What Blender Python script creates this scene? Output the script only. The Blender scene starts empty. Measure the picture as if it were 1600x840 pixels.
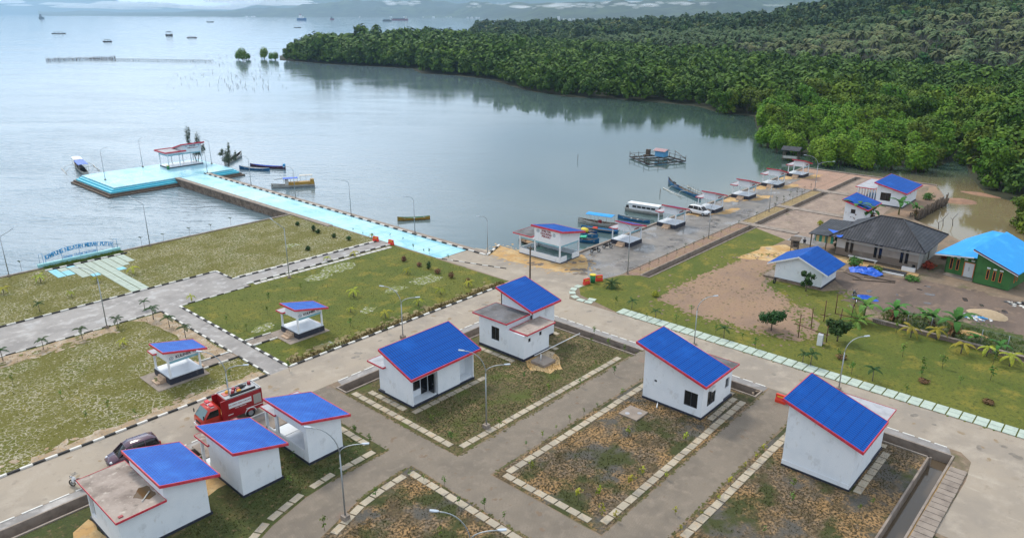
import bpy, bmesh, math, random
import numpy as np
from mathutils import Vector, Matrix
from mathutils.geometry import tessellate_polygon
R = math.radians
rnd = random.Random(7)
sc = bpy.context.scene
COL = sc.collection

# ------------------------------------------------------------------ camera
F = 1149.0; CY = 420.0; CAMH = 36.0
PITCH = math.atan(400 / F); AZ = R(42.1)
fx, fy = math.cos(AZ), math.sin(AZ); rx, ry = fy, -fx
def G(x, y, z=0.0):
    """point of the world at height z seen at photo pixel x, y"""
    u = (x - 800) / F; v = (CY - y) / F
    fw = math.cos(PITCH) + v * math.sin(PITCH); dz = v * math.cos(PITCH) - math.sin(PITCH)
    t = (z - CAMH) / dz
    return (t * (fw * fx + u * rx), t * (fw * fy + u * ry))
def PX(X, Y, z=0.0):
    f = X * fx + Y * fy; r = X * rx + Y * ry; h = z - CAMH
    zc = f * math.cos(PITCH) - h * math.sin(PITCH); yc = f * math.sin(PITCH) + h * math.cos(PITCH)
    return (800 + F * r / zc, CY - F * yc / zc)
def polar(px, D, z=0.0):
    """world point in the direction of photo column px at ground distance D along the view axis"""
    u = (px - 800) / (F / math.cos(PITCH))
    return (D * (fx + u * rx), D * (fy + u * ry), z)
cam = bpy.data.cameras.new('camera'); cam.sensor_width = 36.0; cam.lens = 36.0 * F / 1600
cam.clip_start = 0.5; cam.clip_end = 90000
co = bpy.data.objects.new('camera', cam); COL.objects.link(co)
co.location = (0, 0, CAMH); co.rotation_euler = (R(90) - PITCH, 0, AZ - R(90))
sc.camera = co

# ------------------------------------------------------------------ world, sun, exposure
SUN_EL, SUN_AZ = 48.0, AZ + R(38)       # direction towards the sun (left of the view axis)
w = bpy.data.worlds.new('World'); sc.world = w; w.use_nodes = True
nt = w.node_tree; nt.nodes.clear()
def wn(t, **k):
    n = nt.nodes.new(t)
    for a, b in k.items(): setattr(n, a, b)
    return n
out = wn('ShaderNodeOutputWorld'); bg = wn('ShaderNodeBackground'); bg.inputs[1].default_value = 0.10
sky = wn('ShaderNodeTexSky', sky_type='NISHITA', sun_disc=False)
sky.sun_elevation = R(SUN_EL); sky.sun_rotation = R(90) - SUN_AZ
sky.air_density = 1.0; sky.dust_density = 2.0
tc = wn('ShaderNodeTexCoord'); mp = wn('ShaderNodeMapping'); mp.inputs['Scale'].default_value = (1.2, 1.2, 5.0)
nz = wn('ShaderNodeTexNoise'); nz.inputs['Scale'].default_value = 2.2; nz.inputs['Detail'].default_value = 7; nz.inputs['Roughness'].default_value = .55
cr = wn('ShaderNodeValToRGB')
cr.color_ramp.elements[0].position = .38; cr.color_ramp.elements[0].color = (6.9, 7.9, 9.2, 1)
cr.color_ramp.elements[1].position = .62; cr.color_ramp.elements[1].color = (12.6, 13.1, 13.8, 1)
sep = wn('ShaderNodeSeparateXYZ')
up = wn('ShaderNodeMapRange'); up.inputs[1].default_value = -0.02; up.inputs[2].default_value = .7; up.inputs[3].default_value = .86; up.inputs[4].default_value = 1.16
mul = wn('ShaderNodeMix', data_type='RGBA', blend_type='MULTIPLY'); mul.inputs[0].default_value = 1
cmb = wn('ShaderNodeCombineColor')
mx = wn('ShaderNodeMix', data_type='RGBA'); mx.inputs[0].default_value = .86
# bright break in the cloud low over the sea, where the veiled sun stands
dt = wn('ShaderNodeVectorMath', operation='DOT_PRODUCT')
ga, ge = AZ + R(24), R(10)
dt.inputs[1].default_value = (math.cos(ga) * math.cos(ge), math.sin(ga) * math.cos(ge), math.sin(ge))
gl = wn('ShaderNodeMapRange', interpolation_type='SMOOTHSTEP'); gl.inputs[1].default_value = .90; gl.inputs[2].default_value = 1.0; gl.inputs[3].default_value = .95; gl.inputs[4].default_value = 2.1
m2 = wn('ShaderNodeVectorMath', operation='SCALE')
L_ = nt.links.new
L_(tc.outputs['Generated'], mp.inputs[0]); L_(mp.outputs[0], nz.inputs['Vector']); L_(nz.outputs[0], cr.inputs[0])
L_(tc.outputs['Generated'], sep.inputs[0]); L_(sep.outputs[2], up.inputs[0])
for i in range(3): L_(up.outputs[0], cmb.inputs[i])
L_(cr.outputs[0], mul.inputs[6]); L_(cmb.outputs[0], mul.inputs[7])
L_(sky.outputs[0], mx.inputs[6]); L_(mul.outputs[2], mx.inputs[7])
L_(tc.outputs['Generated'], dt.inputs[0]); L_(dt.outputs['Value'], gl.inputs[0])
L_(mx.outputs[2], m2.inputs[0]); L_(gl.outputs[0], m2.inputs['Scale'])
L_(m2.outputs[0], bg.inputs[0]); L_(bg.outputs[0], out.inputs[0])
sl = bpy.data.lights.new('sun', 'SUN'); sl.energy = 2.5; sl.angle = R(11); sl.color = (1, .93, .82)
so = bpy.data.objects.new('sun', sl); COL.objects.link(so)
sd = Vector((math.cos(SUN_AZ) * math.cos(R(SUN_EL)), math.sin(SUN_AZ) * math.cos(R(SUN_EL)), math.sin(R(SUN_EL))))
so.rotation_euler = sd.to_track_quat('Z', 'Y').to_euler(); so.location = sd * 60
sc.render.engine = 'CYCLES'
sc.view_settings.view_transform = 'Standard'; sc.view_settings.look = 'None'
sc.view_settings.gamma = 1.0; sc.view_settings.use_curve_mapping = False
sc.view_settings.exposure = 0.13
sc.cycles.max_bounces = 6; sc.cycles.diffuse_bounces = 3; sc.cycles.glossy_bounces = 3
sc.cycles.transparent_max_bounces = 12; sc.cycles.transmission_bounces = 3; sc.cycles.volume_bounces = 2

# ------------------------------------------------------------------ materials
MATS = {}
def mat(name, base, rough=.8, layers=(), bump=None, coord='obj', metal=0.0, spec=.4, rnd_hue=0.0, rlayer=None, coat=0):
    """base colour mixed with noise / voronoi / wave layers: (kind, scale, colour, lo, hi[, vec scale])"""
    if name in MATS: return MATS[name]
    m = bpy.data.materials.new(name); m.use_nodes = True; MATS[name] = m
    t = m.node_tree; N = t.nodes; N.clear()
    o = N.new('ShaderNodeOutputMaterial'); b = N.new('ShaderNodeBsdfPrincipled'); t.links.new(b.outputs[0], o.inputs[0])
    b.inputs['Roughness'].default_value = rough; b.inputs['Metallic'].default_value = metal
    b.inputs['Specular IOR Level'].default_value = spec; b.inputs['Coat Weight'].default_value = coat
    if coord == 'obj':
        c = N.new('ShaderNodeTexCoord').outputs['Object']
    else:
        c = N.new('ShaderNodeNewGeometry').outputs['Position']
    def fac(ly):
        kind, s, lo, hi = ly[0], ly[1], ly[3], ly[4]
        v = c
        if len(ly) > 5:
            q = N.new('ShaderNodeMapping'); q.inputs['Scale'].default_value = ly[5]
            if len(ly) > 6: q.inputs['Location'].default_value = ly[6]
            t.links.new(c, q.inputs[0]); v = q.outputs[0]
        if kind == 'noise':
            n = N.new('ShaderNodeTexNoise'); n.inputs['Detail'].default_value = 6; n.inputs['Roughness'].default_value = .6; f = n.outputs[0]
        elif kind == 'vor':
            n = N.new('ShaderNodeTexVoronoi'); f = n.outputs['Distance']
        elif kind == 'edge':
            n = N.new('ShaderNodeTexVoronoi'); n.feature = 'DISTANCE_TO_EDGE'; f = n.outputs['Distance']
        elif kind == 'cell':
            n = N.new('ShaderNodeTexVoronoi'); f = n.outputs['Color']
        elif kind == 'wavex':
            n = N.new('ShaderNodeTexWave'); n.bands_direction = 'X'; f = n.outputs[1]
        elif kind == 'wavey':
            n = N.new('ShaderNodeTexWave'); n.bands_direction = 'Y'; f = n.outputs[1]
        elif kind == 'wavez':
            n = N.new('ShaderNodeTexWave'); n.bands_direction = 'Z'; f = n.outputs[1]
        elif kind == 'brick':
            n = N.new('ShaderNodeTexBrick'); n.inputs['Color1'].default_value = (0, 0, 0, 1); n.inputs['Color2'].default_value = (.35, .35, .35, 1)
            n.inputs['Mortar'].default_value = (1, 1, 1, 1); n.inputs['Mortar Size'].default_value = .03; f = n.outputs['Color']
        n.inputs['Scale'].default_value = s
        t.links.new(v, n.inputs['Vector'])
        r = N.new('ShaderNodeMapRange'); r.clamp = True
        r.inputs[1].default_value = lo; r.inputs[2].default_value = hi
        t.links.new(f, r.inputs[0]); return r.outputs[0]
    col = None
    for ly in layers:
        mixn = N.new('ShaderNodeMix'); mixn.data_type = 'RGBA'
        fo = fac(ly)
        if ly[0].endswith('!'): pass
        t.links.new(fo, mixn.inputs[0])
        if col is None: mixn.inputs[6].default_value = (*base, 1)
        else: t.links.new(col, mixn.inputs[6])
        mixn.inputs[7].default_value = (*ly[2], 1)
        col = mixn.outputs[2]
    if rnd_hue:
        oi = N.new('ShaderNodeObjectInfo'); hs = N.new('ShaderNodeHueSaturation')
        a = N.new('ShaderNodeMapRange'); a.inputs[3].default_value = .5 - rnd_hue * .06; a.inputs[4].default_value = .5 + rnd_hue * .05
        v = N.new('ShaderNodeMath'); v.operation = 'FRACT'
        k = N.new('ShaderNodeMath'); k.operation = 'MULTIPLY'; k.inputs[1].default_value = 7.31
        a2 = N.new('ShaderNodeMapRange'); a2.inputs[3].default_value = 1 - rnd_hue * .45; a2.inputs[4].default_value = 1 + rnd_hue * .45
        t.links.new(oi.outputs['Random'], a.inputs[0]); t.links.new(a.outputs[0], hs.inputs['Hue'])
        t.links.new(oi.outputs['Random'], k.inputs[0]); t.links.new(k.outputs[0], v.inputs[0]); t.links.new(v.outputs[0], a2.inputs[0]); t.links.new(a2.outputs[0], hs.inputs['Value'])
        if col is None: hs.inputs['Color'].default_value = (*base, 1)
        else: t.links.new(col, hs.inputs['Color'])
        col = hs.outputs[0]
    if col is None: b.inputs['Base Color'].default_value = (*base, 1)
    else: t.links.new(col, b.inputs['Base Color'])
    if rlayer:
        r2 = fac(rlayer); mr = N.new('ShaderNodeMapRange'); mr.inputs[3].default_value = rough; mr.inputs[4].default_value = rlayer[2]
        t.links.new(r2, mr.inputs[0]); t.links.new(mr.outputs[0], b.inputs['Roughness'])
    if bump:
        h = fac((bump[0], bump[1], None, 0, 1) + tuple(bump[3:])); bn = N.new('ShaderNodeBump')
        bn.inputs['Strength'].default_value = 1; bn.inputs['Distance'].default_value = bump[2]
        t.links.new(h, bn.inputs['Height']); t.links.new(bn.outputs[0], b.inputs['Normal'])
    return m
W = 'pos'
M_ = {}
M_['white'] = mat('white_plaster', (.80, .83, .86), .75, [('noise', .8, (.73, .77, .81), .45, .75), ('noise', 6, (.68, .71, .75), .64, .85, (1, 1, .25)), ('noise', 1.6, (.58, .57, .54), .61, .74, (1, 1, .45), (3, 7, 1)), ('noise', .9, (.62, .64, .66), .60, .72, (1, 1, .7), (13, 2, 5))], ('noise', 14, .006))
M_['oldwhite'] = mat('old_white_plaster', (.62, .63, .63), .85, [('noise', 1.1, (.45, .45, .44), .5, .75), ('noise', 5, (.36, .35, .33), .6, .8, (1, 1, .3))])
M_['black'] = mat('black_plinth_paint', (.03, .033, .05), .6, [('noise', 3, (.10, .105, .12), .58, .75)])
M_['red'] = mat('red_fascia_paint', (.55, .035, .06), .5, [('noise', 2, (.62, .09, .12), .45, .7)])
M_['blue'] = mat('blue_metal_roof', (.002, .105, .48), .55, [('wavex', 1.1, (.002, .06, .29), .05, .35), ('wavey', .42, (.002, .05, .26), .94, 1.0), ('noise', .35, (.008, .12, .50), .5, .8), ('noise', 1.2, (.02, .09, .33), .64, .80, (1, .25, 1))], ('wavex', 1.1, .05), spec=.12)
M_['blue_y'] = mat('blue_metal_roof_cross', (.002, .105, .48), .55, [('wavey', 1.1, (.002, .06, .29), .05, .35), ('wavex', .42, (.002, .05, .26), .94, 1.0), ('noise', .35, (.008, .12, .50), .5, .8), ('noise', 1.2, (.02, .09, .33), .64, .80, (.25, 1, 1))], ('wavey', 1.1, .05), spec=.12)
M_['tile'] = mat('blue_tile_roof', (.008, .115, .52), .5, [('brick', 1.5, (.003, .035, .22), .15, 1.0), ('noise', .8, (.025, .16, .56), .45, .8)], ('wavex', 1.9, .02), spec=.18)
M_['cyanroof'] = mat('cyan_metal_roof', (.008, .36, .85), .6, [('wavex', .9, (.015, .28, .66), .0, .3), ('noise', .5, (.06, .45, .85), .5, .8)], ('wavex', .9, .03))
M_['darkroof'] = mat('dark_metal_roof', (.035, .037, .045), .5, [('wavey', .8, (.018, .019, .024), .0, .35), ('noise', .6, (.075, .075, .085), .5, .8)], ('wavey', .8, .03), spec=.3)
M_['slab'] = mat('stained_roof_slab', (.36, .30, .26), .85, [('noise', .55, (.20, .16, .135), .42, .66), ('noise', 2.3, (.50, .44, .38), .55, .75), ('noise', .9, (.12, .10, .08), .62, .74, (1, 1, 1), (5, 2, 0))])
M_['slabdark'] = mat('dark_roof_slab', (.14, .14, .15), .7, [('noise', .7, (.08, .075, .075), .4, .65), ('noise', 1.8, (.27, .22, .19), .58, .78)])
M_['slabgrey'] = mat('pale_roof_slab', (.40, .41, .44), .75, [('noise', .8, (.28, .28, .30), .45, .7), ('noise', 4, (.5, .5, .5), .6, .8)])
M_['conc'] = mat('road_concrete', (0.345, 0.290, 0.226), .85, [('noise', .12, (0.270, 0.232, 0.190), .42, .62), ('noise', .45, (0.385, 0.330, 0.265), .5, .68), ('noise', 1.1, (0.2, 0.168, 0.136), .60, .78), ('noise', .6, (0.264, 0.216, 0.16), .62, .72, (1, 1, 1), (5, 5, 0)), ('noise', 9, (0.28, 0.24, 0.2), .5, .8), ('noise', .9, (0.416, 0.36, 0.288), .64, .74, (1, .25, 1), (2, 9, 0))], ('noise', 20, .01), W)
M_['wet'] = mat('wet_pavement', (0.209, 0.191, 0.173), .6, [('noise', .16, (0.151, 0.14, 0.13), .42, .6), ('noise', .5, (0.266, 0.238, 0.209), .5, .7), ('noise', .23, (0.054, 0.0504, 0.0468), .58, .66, (1, 1, 1), (9, 4, 0))], None, W, rlayer=('noise', .21, .12, .50, .58))
M_['plaza'] = mat('plaza_pavement', (0.271, 0.254, 0.242), .7, [('noise', .25, (0.197, 0.184, 0.176), .42, .62), ('noise', .8, (0.328, 0.307, 0.295), .52, .7), ('noise', .5, (0.41, 0.389, 0.369), .66, .76, (1, 1, 1), (8, 8, 0)), ('noise', 6, (0.205, 0.197, 0.189), .55, .75)], ('noise', 12, .01), W, rlayer=('noise', .4, .35, .5, .62))
M_['paver'] = mat('grey_pavers', (0.246, 0.202, 0.155), .85, [('noise', .3, (0.182, 0.151, 0.118), .42, .62), ('noise', 1.1, (0.295, 0.240, 0.185), .5, .72), ('brick', 3.2, (0.119, 0.101, 0.079), .5, 1.0), ('noise', .22, (0.239, 0.155, 0.118), .62, .72, (1, 1, 1), (3, 3, 0)), ('noise', 5, (0.176, 0.148, 0.121), .55, .75)], ('brick', 3.2, .006), W)
M_['stone'] = mat('paving_slab', (0.425, 0.365, 0.272), .85, [('cell', .7, (0.289, 0.255, 0.204), .3, .9), ('noise', 1.6, (0.425, 0.297, 0.178), .55, .72), ('noise', 7, (0.255, 0.221, 0.178), .5, .8)], ('noise', 20, .006), W)
M_['mint'] = mat('pale_green_slab', (0.43, 0.50, 0.43), .8, [('noise', 1.2, (0.34, 0.40, 0.35), .45, .7), ('wavey', .0, (0.36, 0.45, 0.36), 2, 3)], None, W)
M_['cyanslab'] = mat('cyan_slab', (.25, .58, .70), .8, [('noise', 1.2, (.35, .62, .68), .45, .7)], None, W)
M_['pier'] = mat('cyan_deck_paint', (.28, .57, .67), .5, [('noise', .09, (.38, .63, .70), .42, .6), ('noise', .4, (.17, .46, .59), .50, .66, (1, .4, 1)), ('noise', 1.6, (.46, .68, .72), .55, .75), ('noise', .7, (.40, .48, .48), .63, .72), ('wavey', .10, (.20, .42, .50), .985, 1.0)], None, W, rlayer=('noise', .12, .22, .45, .6))
M_['step'] = mat('turquoise_step_paint', (.07, .46, .60), .55, [('noise', .8, (.10, .55, .68), .45, .7)], None, W)
M_['rubble'] = mat('stone_wall', (.23, .165, .12), .9, [('cell', 1.8, (.14, .10, .075), .2, .9), ('edge', 1.8, (.30, .25, .20), .06, .0), ('noise', .6, (.08, .065, .05), .5, .7)], ('vor', 1.8, .08), W)
M_['kw'] = mat('kerb_white', (.68, .67, .63), .8, [('noise', 3, (.5, .48, .44), .5, .75)], None, W)
M_['kb'] = mat('kerb_black', (.03, .03, .03), .8, [('noise', 3, (.10, .095, .09), .55, .75)], None, W)
M_['cop'] = mat('concrete_coping', (0.288, 0.24, 0.2), .9, [('noise', 1, (0.176, 0.144, 0.12), .45, .7)], None, W)
M_['drain'] = mat('drain_concrete', (.12, .10, .08), .9, [('noise', .8, (.05, .045, .04), .45, .65), ('noise', 4, (.2, .17, .14), .6, .8)], None, W)
M_['sand'] = mat('orange_sand', (.46, .28, .11), .95, [('noise', .5, (.55, .40, .21), .45, .65), ('noise', 2.5, (.32, .21, .11), .52, .72), ('noise', .55, (.30, .26, .21), .56, .66, (1, 1, 1), (3, 1, 0))], ('noise', 9, .02), W)
M_['gravel'] = mat('red_gravel', (0.243, 0.153, 0.108), .95, [('noise', 2, (0.324, 0.225, 0.162), .45, .7), ('noise', 11, (0.126, 0.081, 0.063), .5, .7), ('noise', .4, (0.27, 0.198, 0.09), .52, .66)], ('noise', 12, .03), W)
M_['dirt'] = mat('pink_dirt', (0.284, 0.184, 0.118), .95, [('noise', .12, (0.235, 0.158, 0.112), .42, .62), ('noise', .5, (0.284, 0.191, 0.112), .5, .7), ('noise', 2.8, (0.167, 0.114, 0.077), .52, .76), ('noise', 8, (0.259, 0.203, 0.148), .6, .78)], ('noise', 5, .03), W)
M_['darkdirt'] = mat('dark_dirt', (0.160, 0.114, 0.087), .85, [('noise', .14, (0.097, 0.071, 0.057), .40, .6, (.5, 1.4, 1)), ('noise', .5, (0.252, 0.173, 0.119), .55, .72), ('noise', 3, (0.101, 0.075, 0.059), .5, .76), ('noise', 12, (0.277, 0.213, 0.153), .64, .76)], ('noise', 5, .03), W)
M_['earth'] = mat('earth_ground', (0.225, 0.161, 0.109), .95, [('noise', .3, (0.165, 0.128, 0.09), .42, .62), ('noise', 1.8, (0.285, 0.217, 0.15), .52, .72), ('noise', .2, (0.09, 0.0938, 0.0338), .55, .66, (1, 1, 1), (7, 1, 0))], ('noise', 6, .03), W)
M_['lot'] = mat('lot_soil', (0.30, 0.18, 0.075), .95, [('noise', .22, (0.15, 0.115, 0.08), .45, .56), ('noise', 2.2, (0.37, 0.235, 0.115), .50, .70), ('noise', .5, (0.0935, 0.0688, 0.033), .50, .62), ('noise', 4.5, (0.060, 0.0413, 0.0193), .47, .55), ('noise', .20, (0.085, 0.078, 0.066), .53, .60, (1, 1, 1), (13, 2, 0)), ('noise', 9, (0.319, 0.231, 0.138), .62, .72), ('noise', .28, (0.045, 0.052, 0.0121), .50, .60, (1, 1, 1), (3, 8, 0)), ('noise', 4, (0.0248, 0.022, 0.0077), .58, .70)], ('noise', 6, .04), W)
M_['farlot'] = mat('stony_lot', (0.306, 0.23, 0.178), .95, [('noise', .25, (0.23, 0.17, 0.136), .42, .6), ('noise', 1.2, (0.374, 0.297, 0.238), .5, .7), ('noise', 5, (0.204, 0.162, 0.128), .5, .75), ('noise', .4, (0.119, 0.119, 0.051), .62, .72, (1, 1, 1), (4, 4, 0))], ('noise', 6, .03), W)
def lawn(name, base, dry, speck):
    return mat(name, base, .95, [('noise', .10, (base[0] * .62, base[1] * .8, base[2] * .6), .42, .60), ('noise', .35, dry, .52, .70), ('noise', 2.6, (base[0] * .5, base[1] * .55, base[2] * .5), .50, .66), ('noise', 7, (base[0] * 1.6, base[1] * 1.45, base[2] * 1.6), .56, .74), ('noise', 1.3, (base[0] * .45, base[1] * .55, base[2] * .5), .60, .72)] + speck, ('noise', 5, .06), W)
M_['lawn'] = lawn('lawn_grass', (0.125, 0.120, 0.015), (0.18, 0.15, 0.03), [('noise', 5.5, (0.33, 0.30, 0.2), .64, .70)])
M_['lawnb'] = lawn('lawn_grass_speckled', (0.128, 0.122, 0.014), (0.20, 0.16, 0.030), [('edge', 1.7, (0.34, 0.31, 0.22), .085, .03), ('noise', .22, (0.112, 0.106, 0.015), .53, .44), ('noise', 5, (0.118, 0.110, 0.016), .50, .44), ('noise', 3.6, (0.40, 0.36, 0.26), .585, .66)])
M_['lawng'] = lawn('lawn_grass_green', (0.112, 0.122, 0.013), (0.21, 0.175, 0.022), [('noise', 6, (0.28, 0.26, 0.15), .66, .72)])
M_['metal'] = mat('galvanised_steel', (.36, .39, .41), .45, metal=.6)
M_['dkmetal'] = mat('dark_steel', (.10, .11, .12), .5, metal=.5)
M_['glassdk'] = mat('dark_window_glass', (.012, .013, .016), .12, spec=.6)
M_['tan'] = mat('tan_step_tiles', (.58, .42, .29), .7, [('wavey', .8, (.5, .36, .25), .0, .2)])
M_['floor'] = mat('white_floor_tiles', (.72, .76, .80), .35, [('noise', 1, (.62, .66, .7), .5, .7)])
M_['beam'] = mat('pale_blue_beam', (.22, .45, .53), .7, [('noise', 2, (.28, .5, .56), .5, .7)])
M_['cwood'] = mat('weathered_wood', (.10, .075, .055), .9, [('noise', 3, (.17, .13, .10), .5, .7)])
M_['rubber'] = mat('tyre_rubber', (.018, .018, .02), .8)
M_['orange'] = mat('orange_plastic', (.70, .045, .02), .45)
M_['ink'] = mat('sign_ink', (.05, .03, .05), .6)
M_['inkred'] = mat('sign_ink_red', (.30, .03, .04), .6)
M_['emblem'] = mat('emblem_paint', (.10, .20, .28), .6)
M_['pwhite'] = mat('white_gloss_paint', (.78, .79, .80), .3)
M_['signblue'] = mat('sign_blue_paint', (.04, .30, .62), .5)
M_['blueboat'] = mat('blue_boat_paint', (.015, .13, .30), .5, [('noise', 1.5, (.03, .2, .38), .5, .7), ('noise', 3, (.12, .12, .12), .68, .75)])
M_['yboat'] = mat('ochre_boat_paint', (.42, .24, .03), .55, [('noise', 1.5, (.3, .19, .05), .5, .7)])
M_['wboat'] = mat('weathered_white_boat_paint', (.52, .51, .47), .6, [('noise', 1.2, (.36, .35, .32), .5, .7)])
M_['inboat'] = mat('boat_interior', (.14, .12, .10), .8, [('noise', 3, (.25, .21, .16), .5, .7)])
M_['gboat'] = mat('green_boat_paint', (.02, .20, .13), .55)
M_['tarp'] = mat('blue_tarpaulin', (.01, .10, .55), .45, [('noise', 2, (.02, .16, .65), .5, .7)])
M_['barnacle'] = mat('tide_stained_concrete', (.10, .075, .055), .9, [('noise', 1.5, (.17, .13, .10), .45, .7)], ('noise', 4, .05), W)

# ------------------------------------------------------------------ mesh helpers
class MB:
    def __init__(s): s.v = []; s.f = []; s.mi = []; s.sm = []
    def add(s, vs, fs, mi=0, smooth=False):
        o = len(s.v); s.v += [tuple(p) for p in vs]
        for f in fs: s.f.append(tuple(i + o for i in f)); s.mi.append(mi); s.sm.append(smooth)
        return s
    def box(s, x0, x1, y0, y1, z0, z1, mi=0):
        return s.hexa([(x0, y0), (x1, y0), (x1, y1), (x0, y1)], [z0] * 4, [z1] * 4, mi)
    def hexa(s, q, zb, zt, mi=0):
        v = [(q[i][0], q[i][1], zb[i]) for i in range(4)] + [(q[i][0], q[i][1], zt[i]) for i in range(4)]
        ar = sum(q[i][0] * q[(i + 1) % 4][1] - q[(i + 1) % 4][0] * q[i][1] for i in range(4))
        f = [(3, 2, 1, 0), (4, 5, 6, 7), (0, 1, 5, 4), (1, 2, 6, 5), (2, 3, 7, 6), (3, 0, 4, 7)]
        if ar < 0: f = [tuple(reversed(a)) for a in f]
        return s.add(v, f, mi)
    def prism(s, poly, z0, z1, mi=0):
        n = len(poly); ar = sum(poly[i][0] * poly[(i + 1) % n][1] - poly[(i + 1) % n][0] * poly[i][1] for i in range(n))
        if ar < 0: poly = poly[::-1]
        v = [(p[0], p[1], z0) for p in poly] + [(p[0], p[1], z1) for p in poly]
        f = [tuple(range(n - 1, -1, -1)), tuple(range(n, 2 * n))] + [(i, (i + 1) % n, n + (i + 1) % n, n + i) for i in range(n)]
        return s.add(v, f, mi)
    def tube(s, pts, r, n=8, mi=0, cap=True):
        pts = [Vector(p) for p in pts]; rs = r if isinstance(r, (list, tuple)) else [r] * len(pts)
        ring = []; vs = []; fs = []
        for i, p in enumerate(pts):
            d = (pts[min(i + 1, len(pts) - 1)] - pts[max(i - 1, 0)])
            d = d.normalized() if d.length > 1e-6 else Vector((0, 0, 1))
            a = d.cross(Vector((0, 0, 1)))
            if a.length < .05: a = d.cross(Vector((1, 0, 0)))
            a.normalize(); b = d.cross(a)
            for k in range(n):
                t = 2 * math.pi * k / n; vs.append(p + (a * math.cos(t) + b * math.sin(t)) * rs[i])
        for i in range(len(pts) - 1):
            for k in range(n):
                fs.append((i * n + k, i * n + (k + 1) % n, (i + 1) * n + (k + 1) % n, (i + 1) * n + k))
        s.add(vs, fs, mi, True)
        if cap:
            o = len(s.v) - len(vs)
            s.f.append(tuple(o + k for k in range(n - 1, -1, -1))); s.mi.append(mi); s.sm.append(False)
            s.f.append(tuple(o + (len(pts) - 1) * n + k for k in range(n))); s.mi.append(mi); s.sm.append(False)
        return s
    def disc(s, c, ax, r, th, n=14, mi=0):
        c = Vector(c); a = Vector(ax).normalized() * th / 2
        return s.tube([c - a, c + a], r, n, mi)
    def ell(s, c, r, n=10, mi=0, jit=0, rr=None):
        vs = []; fs = []; m = max(4, n // 2 + 1)
        for i in range(m + 1):
            ph = math.pi * i / m
            for k in range(n):
                t = 2 * math.pi * k / n
                j = 1 + (rr.uniform(-jit, jit) if rr else 0)
                vs.append((c[0] + r[0] * math.sin(ph) * math.cos(t) * j, c[1] + r[1] * math.sin(ph) * math.sin(t) * j, c[2] + r[2] * math.cos(ph) * j))
        for i in range(m):
            for k in range(n): fs.append((i * n + k, (i + 1) * n + k, (i + 1) * n + (k + 1) % n, i * n + (k + 1) % n))
        return s.add(vs, fs, mi, True)
    def build(s, name, mats, parent=None, bevel=0):
        me = bpy.data.meshes.new(name); me.from_pydata(s.v, [], s.f)
        if not isinstance(mats, (list, tuple)): mats = [mats]
        for m in mats: me.materials.append(m)
        me.polygons.foreach_set('material_index', s.mi); me.polygons.foreach_set('use_smooth', s.sm)
        me.update()
        o = bpy.data.objects.new(name, me); COL.objects.link(o)
        if parent: o.parent = parent
        if bevel:
            b = o.modifiers.new('bevel', 'BEVEL'); b.width = bevel; b.segments = 2; b.limit_method = 'ANGLE'
        return o
def thing(name, label, cat, loc=(0, 0, 0), rz=0, group=None):
    o = bpy.data.objects.new(name, None); COL.objects.link(o); o.empty_display_size = .3
    if len(loc) == 2: loc = (*loc, 0)
    o.location = loc; o.rotation_euler = (0, 0, rz); o['label'] = label; o['category'] = cat
    if group: o['group'] = group
    return o
def tag(o, label, cat, group=None, kind=None):
    o['label'] = label; o['category'] = cat
    if group: o['group'] = group
    if kind: o['kind'] = kind
    return o
def struct(o, kind='structure', label=None):
    o['kind'] = kind
    if label: o['label'] = label
    return o
def kids(o): return [c for c in bpy.data.objects if c.parent == o]
KC = {}
def dup(root, loc, rz=0, label=None, group=None, scale=None):
    if root.name not in KC: KC[root.name] = [(c, kids(c)) for c in kids(root)]
    r = root.copy(); COL.objects.link(r)
    if len(loc) == 2: loc = (*loc, 0)
    r.location = loc; r.rotation_euler = (0, 0, rz)
    if label: r['label'] = label
    if group: r['group'] = group
    if scale: r.scale = (scale,) * 3 if not isinstance(scale, tuple) else scale
    for ch, gs in KC[root.name]:
        c = ch.copy(); COL.objects.link(c); c.parent = r
        for g in gs:
            d = g.copy(); COL.objects.link(d); d.parent = c
    return r
class Placer:
    """first placement moves the prototype itself, the others copy it"""
    def __init__(s, proto): s.p = proto; s.used = False
    def __call__(s, loc, rz=0, label=None, group=None, scale=None):
        if not s.used:
            s.used = True; KC[s.p.name] = [(c, kids(c)) for c in kids(s.p)]
            if len(loc) == 2: loc = (*loc, 0)
            s.p.location = loc; s.p.rotation_euler = (0, 0, rz)
            if label: s.p['label'] = label
            if group: s.p['group'] = group
            if scale: s.p.scale = (scale,) * 3 if not isinstance(scale, tuple) else scale
            return s.p
        return dup(s.p, loc, rz, label, group, scale or 1.0)
def text(name, body, size, m, parent, loc, rot, ext=.015, align='CENTER', bold=.012, sx=1.0):
    c = bpy.data.curves.new('lettering', 'FONT'); c.body = body; c.size = size; c.extrude = ext; c.align_x = align; c.align_y = 'CENTER'; c.offset = bold * size
    c.resolution_u = 3
    t = bpy.data.objects.new('lettering', c); COL.objects.link(t)
    bpy.context.view_layer.update()
    me = bpy.data.meshes.new_from_object(t.evaluated_get(bpy.context.evaluated_depsgraph_get()))
    bpy.data.objects.remove(t); me.materials.clear(); me.materials.append(m)
    o = bpy.data.objects.new(name, me); COL.objects.link(o); o.parent = parent; o.location = loc; o.rotation_euler = rot; o.scale = (sx, 1, 1)
    return o
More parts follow.
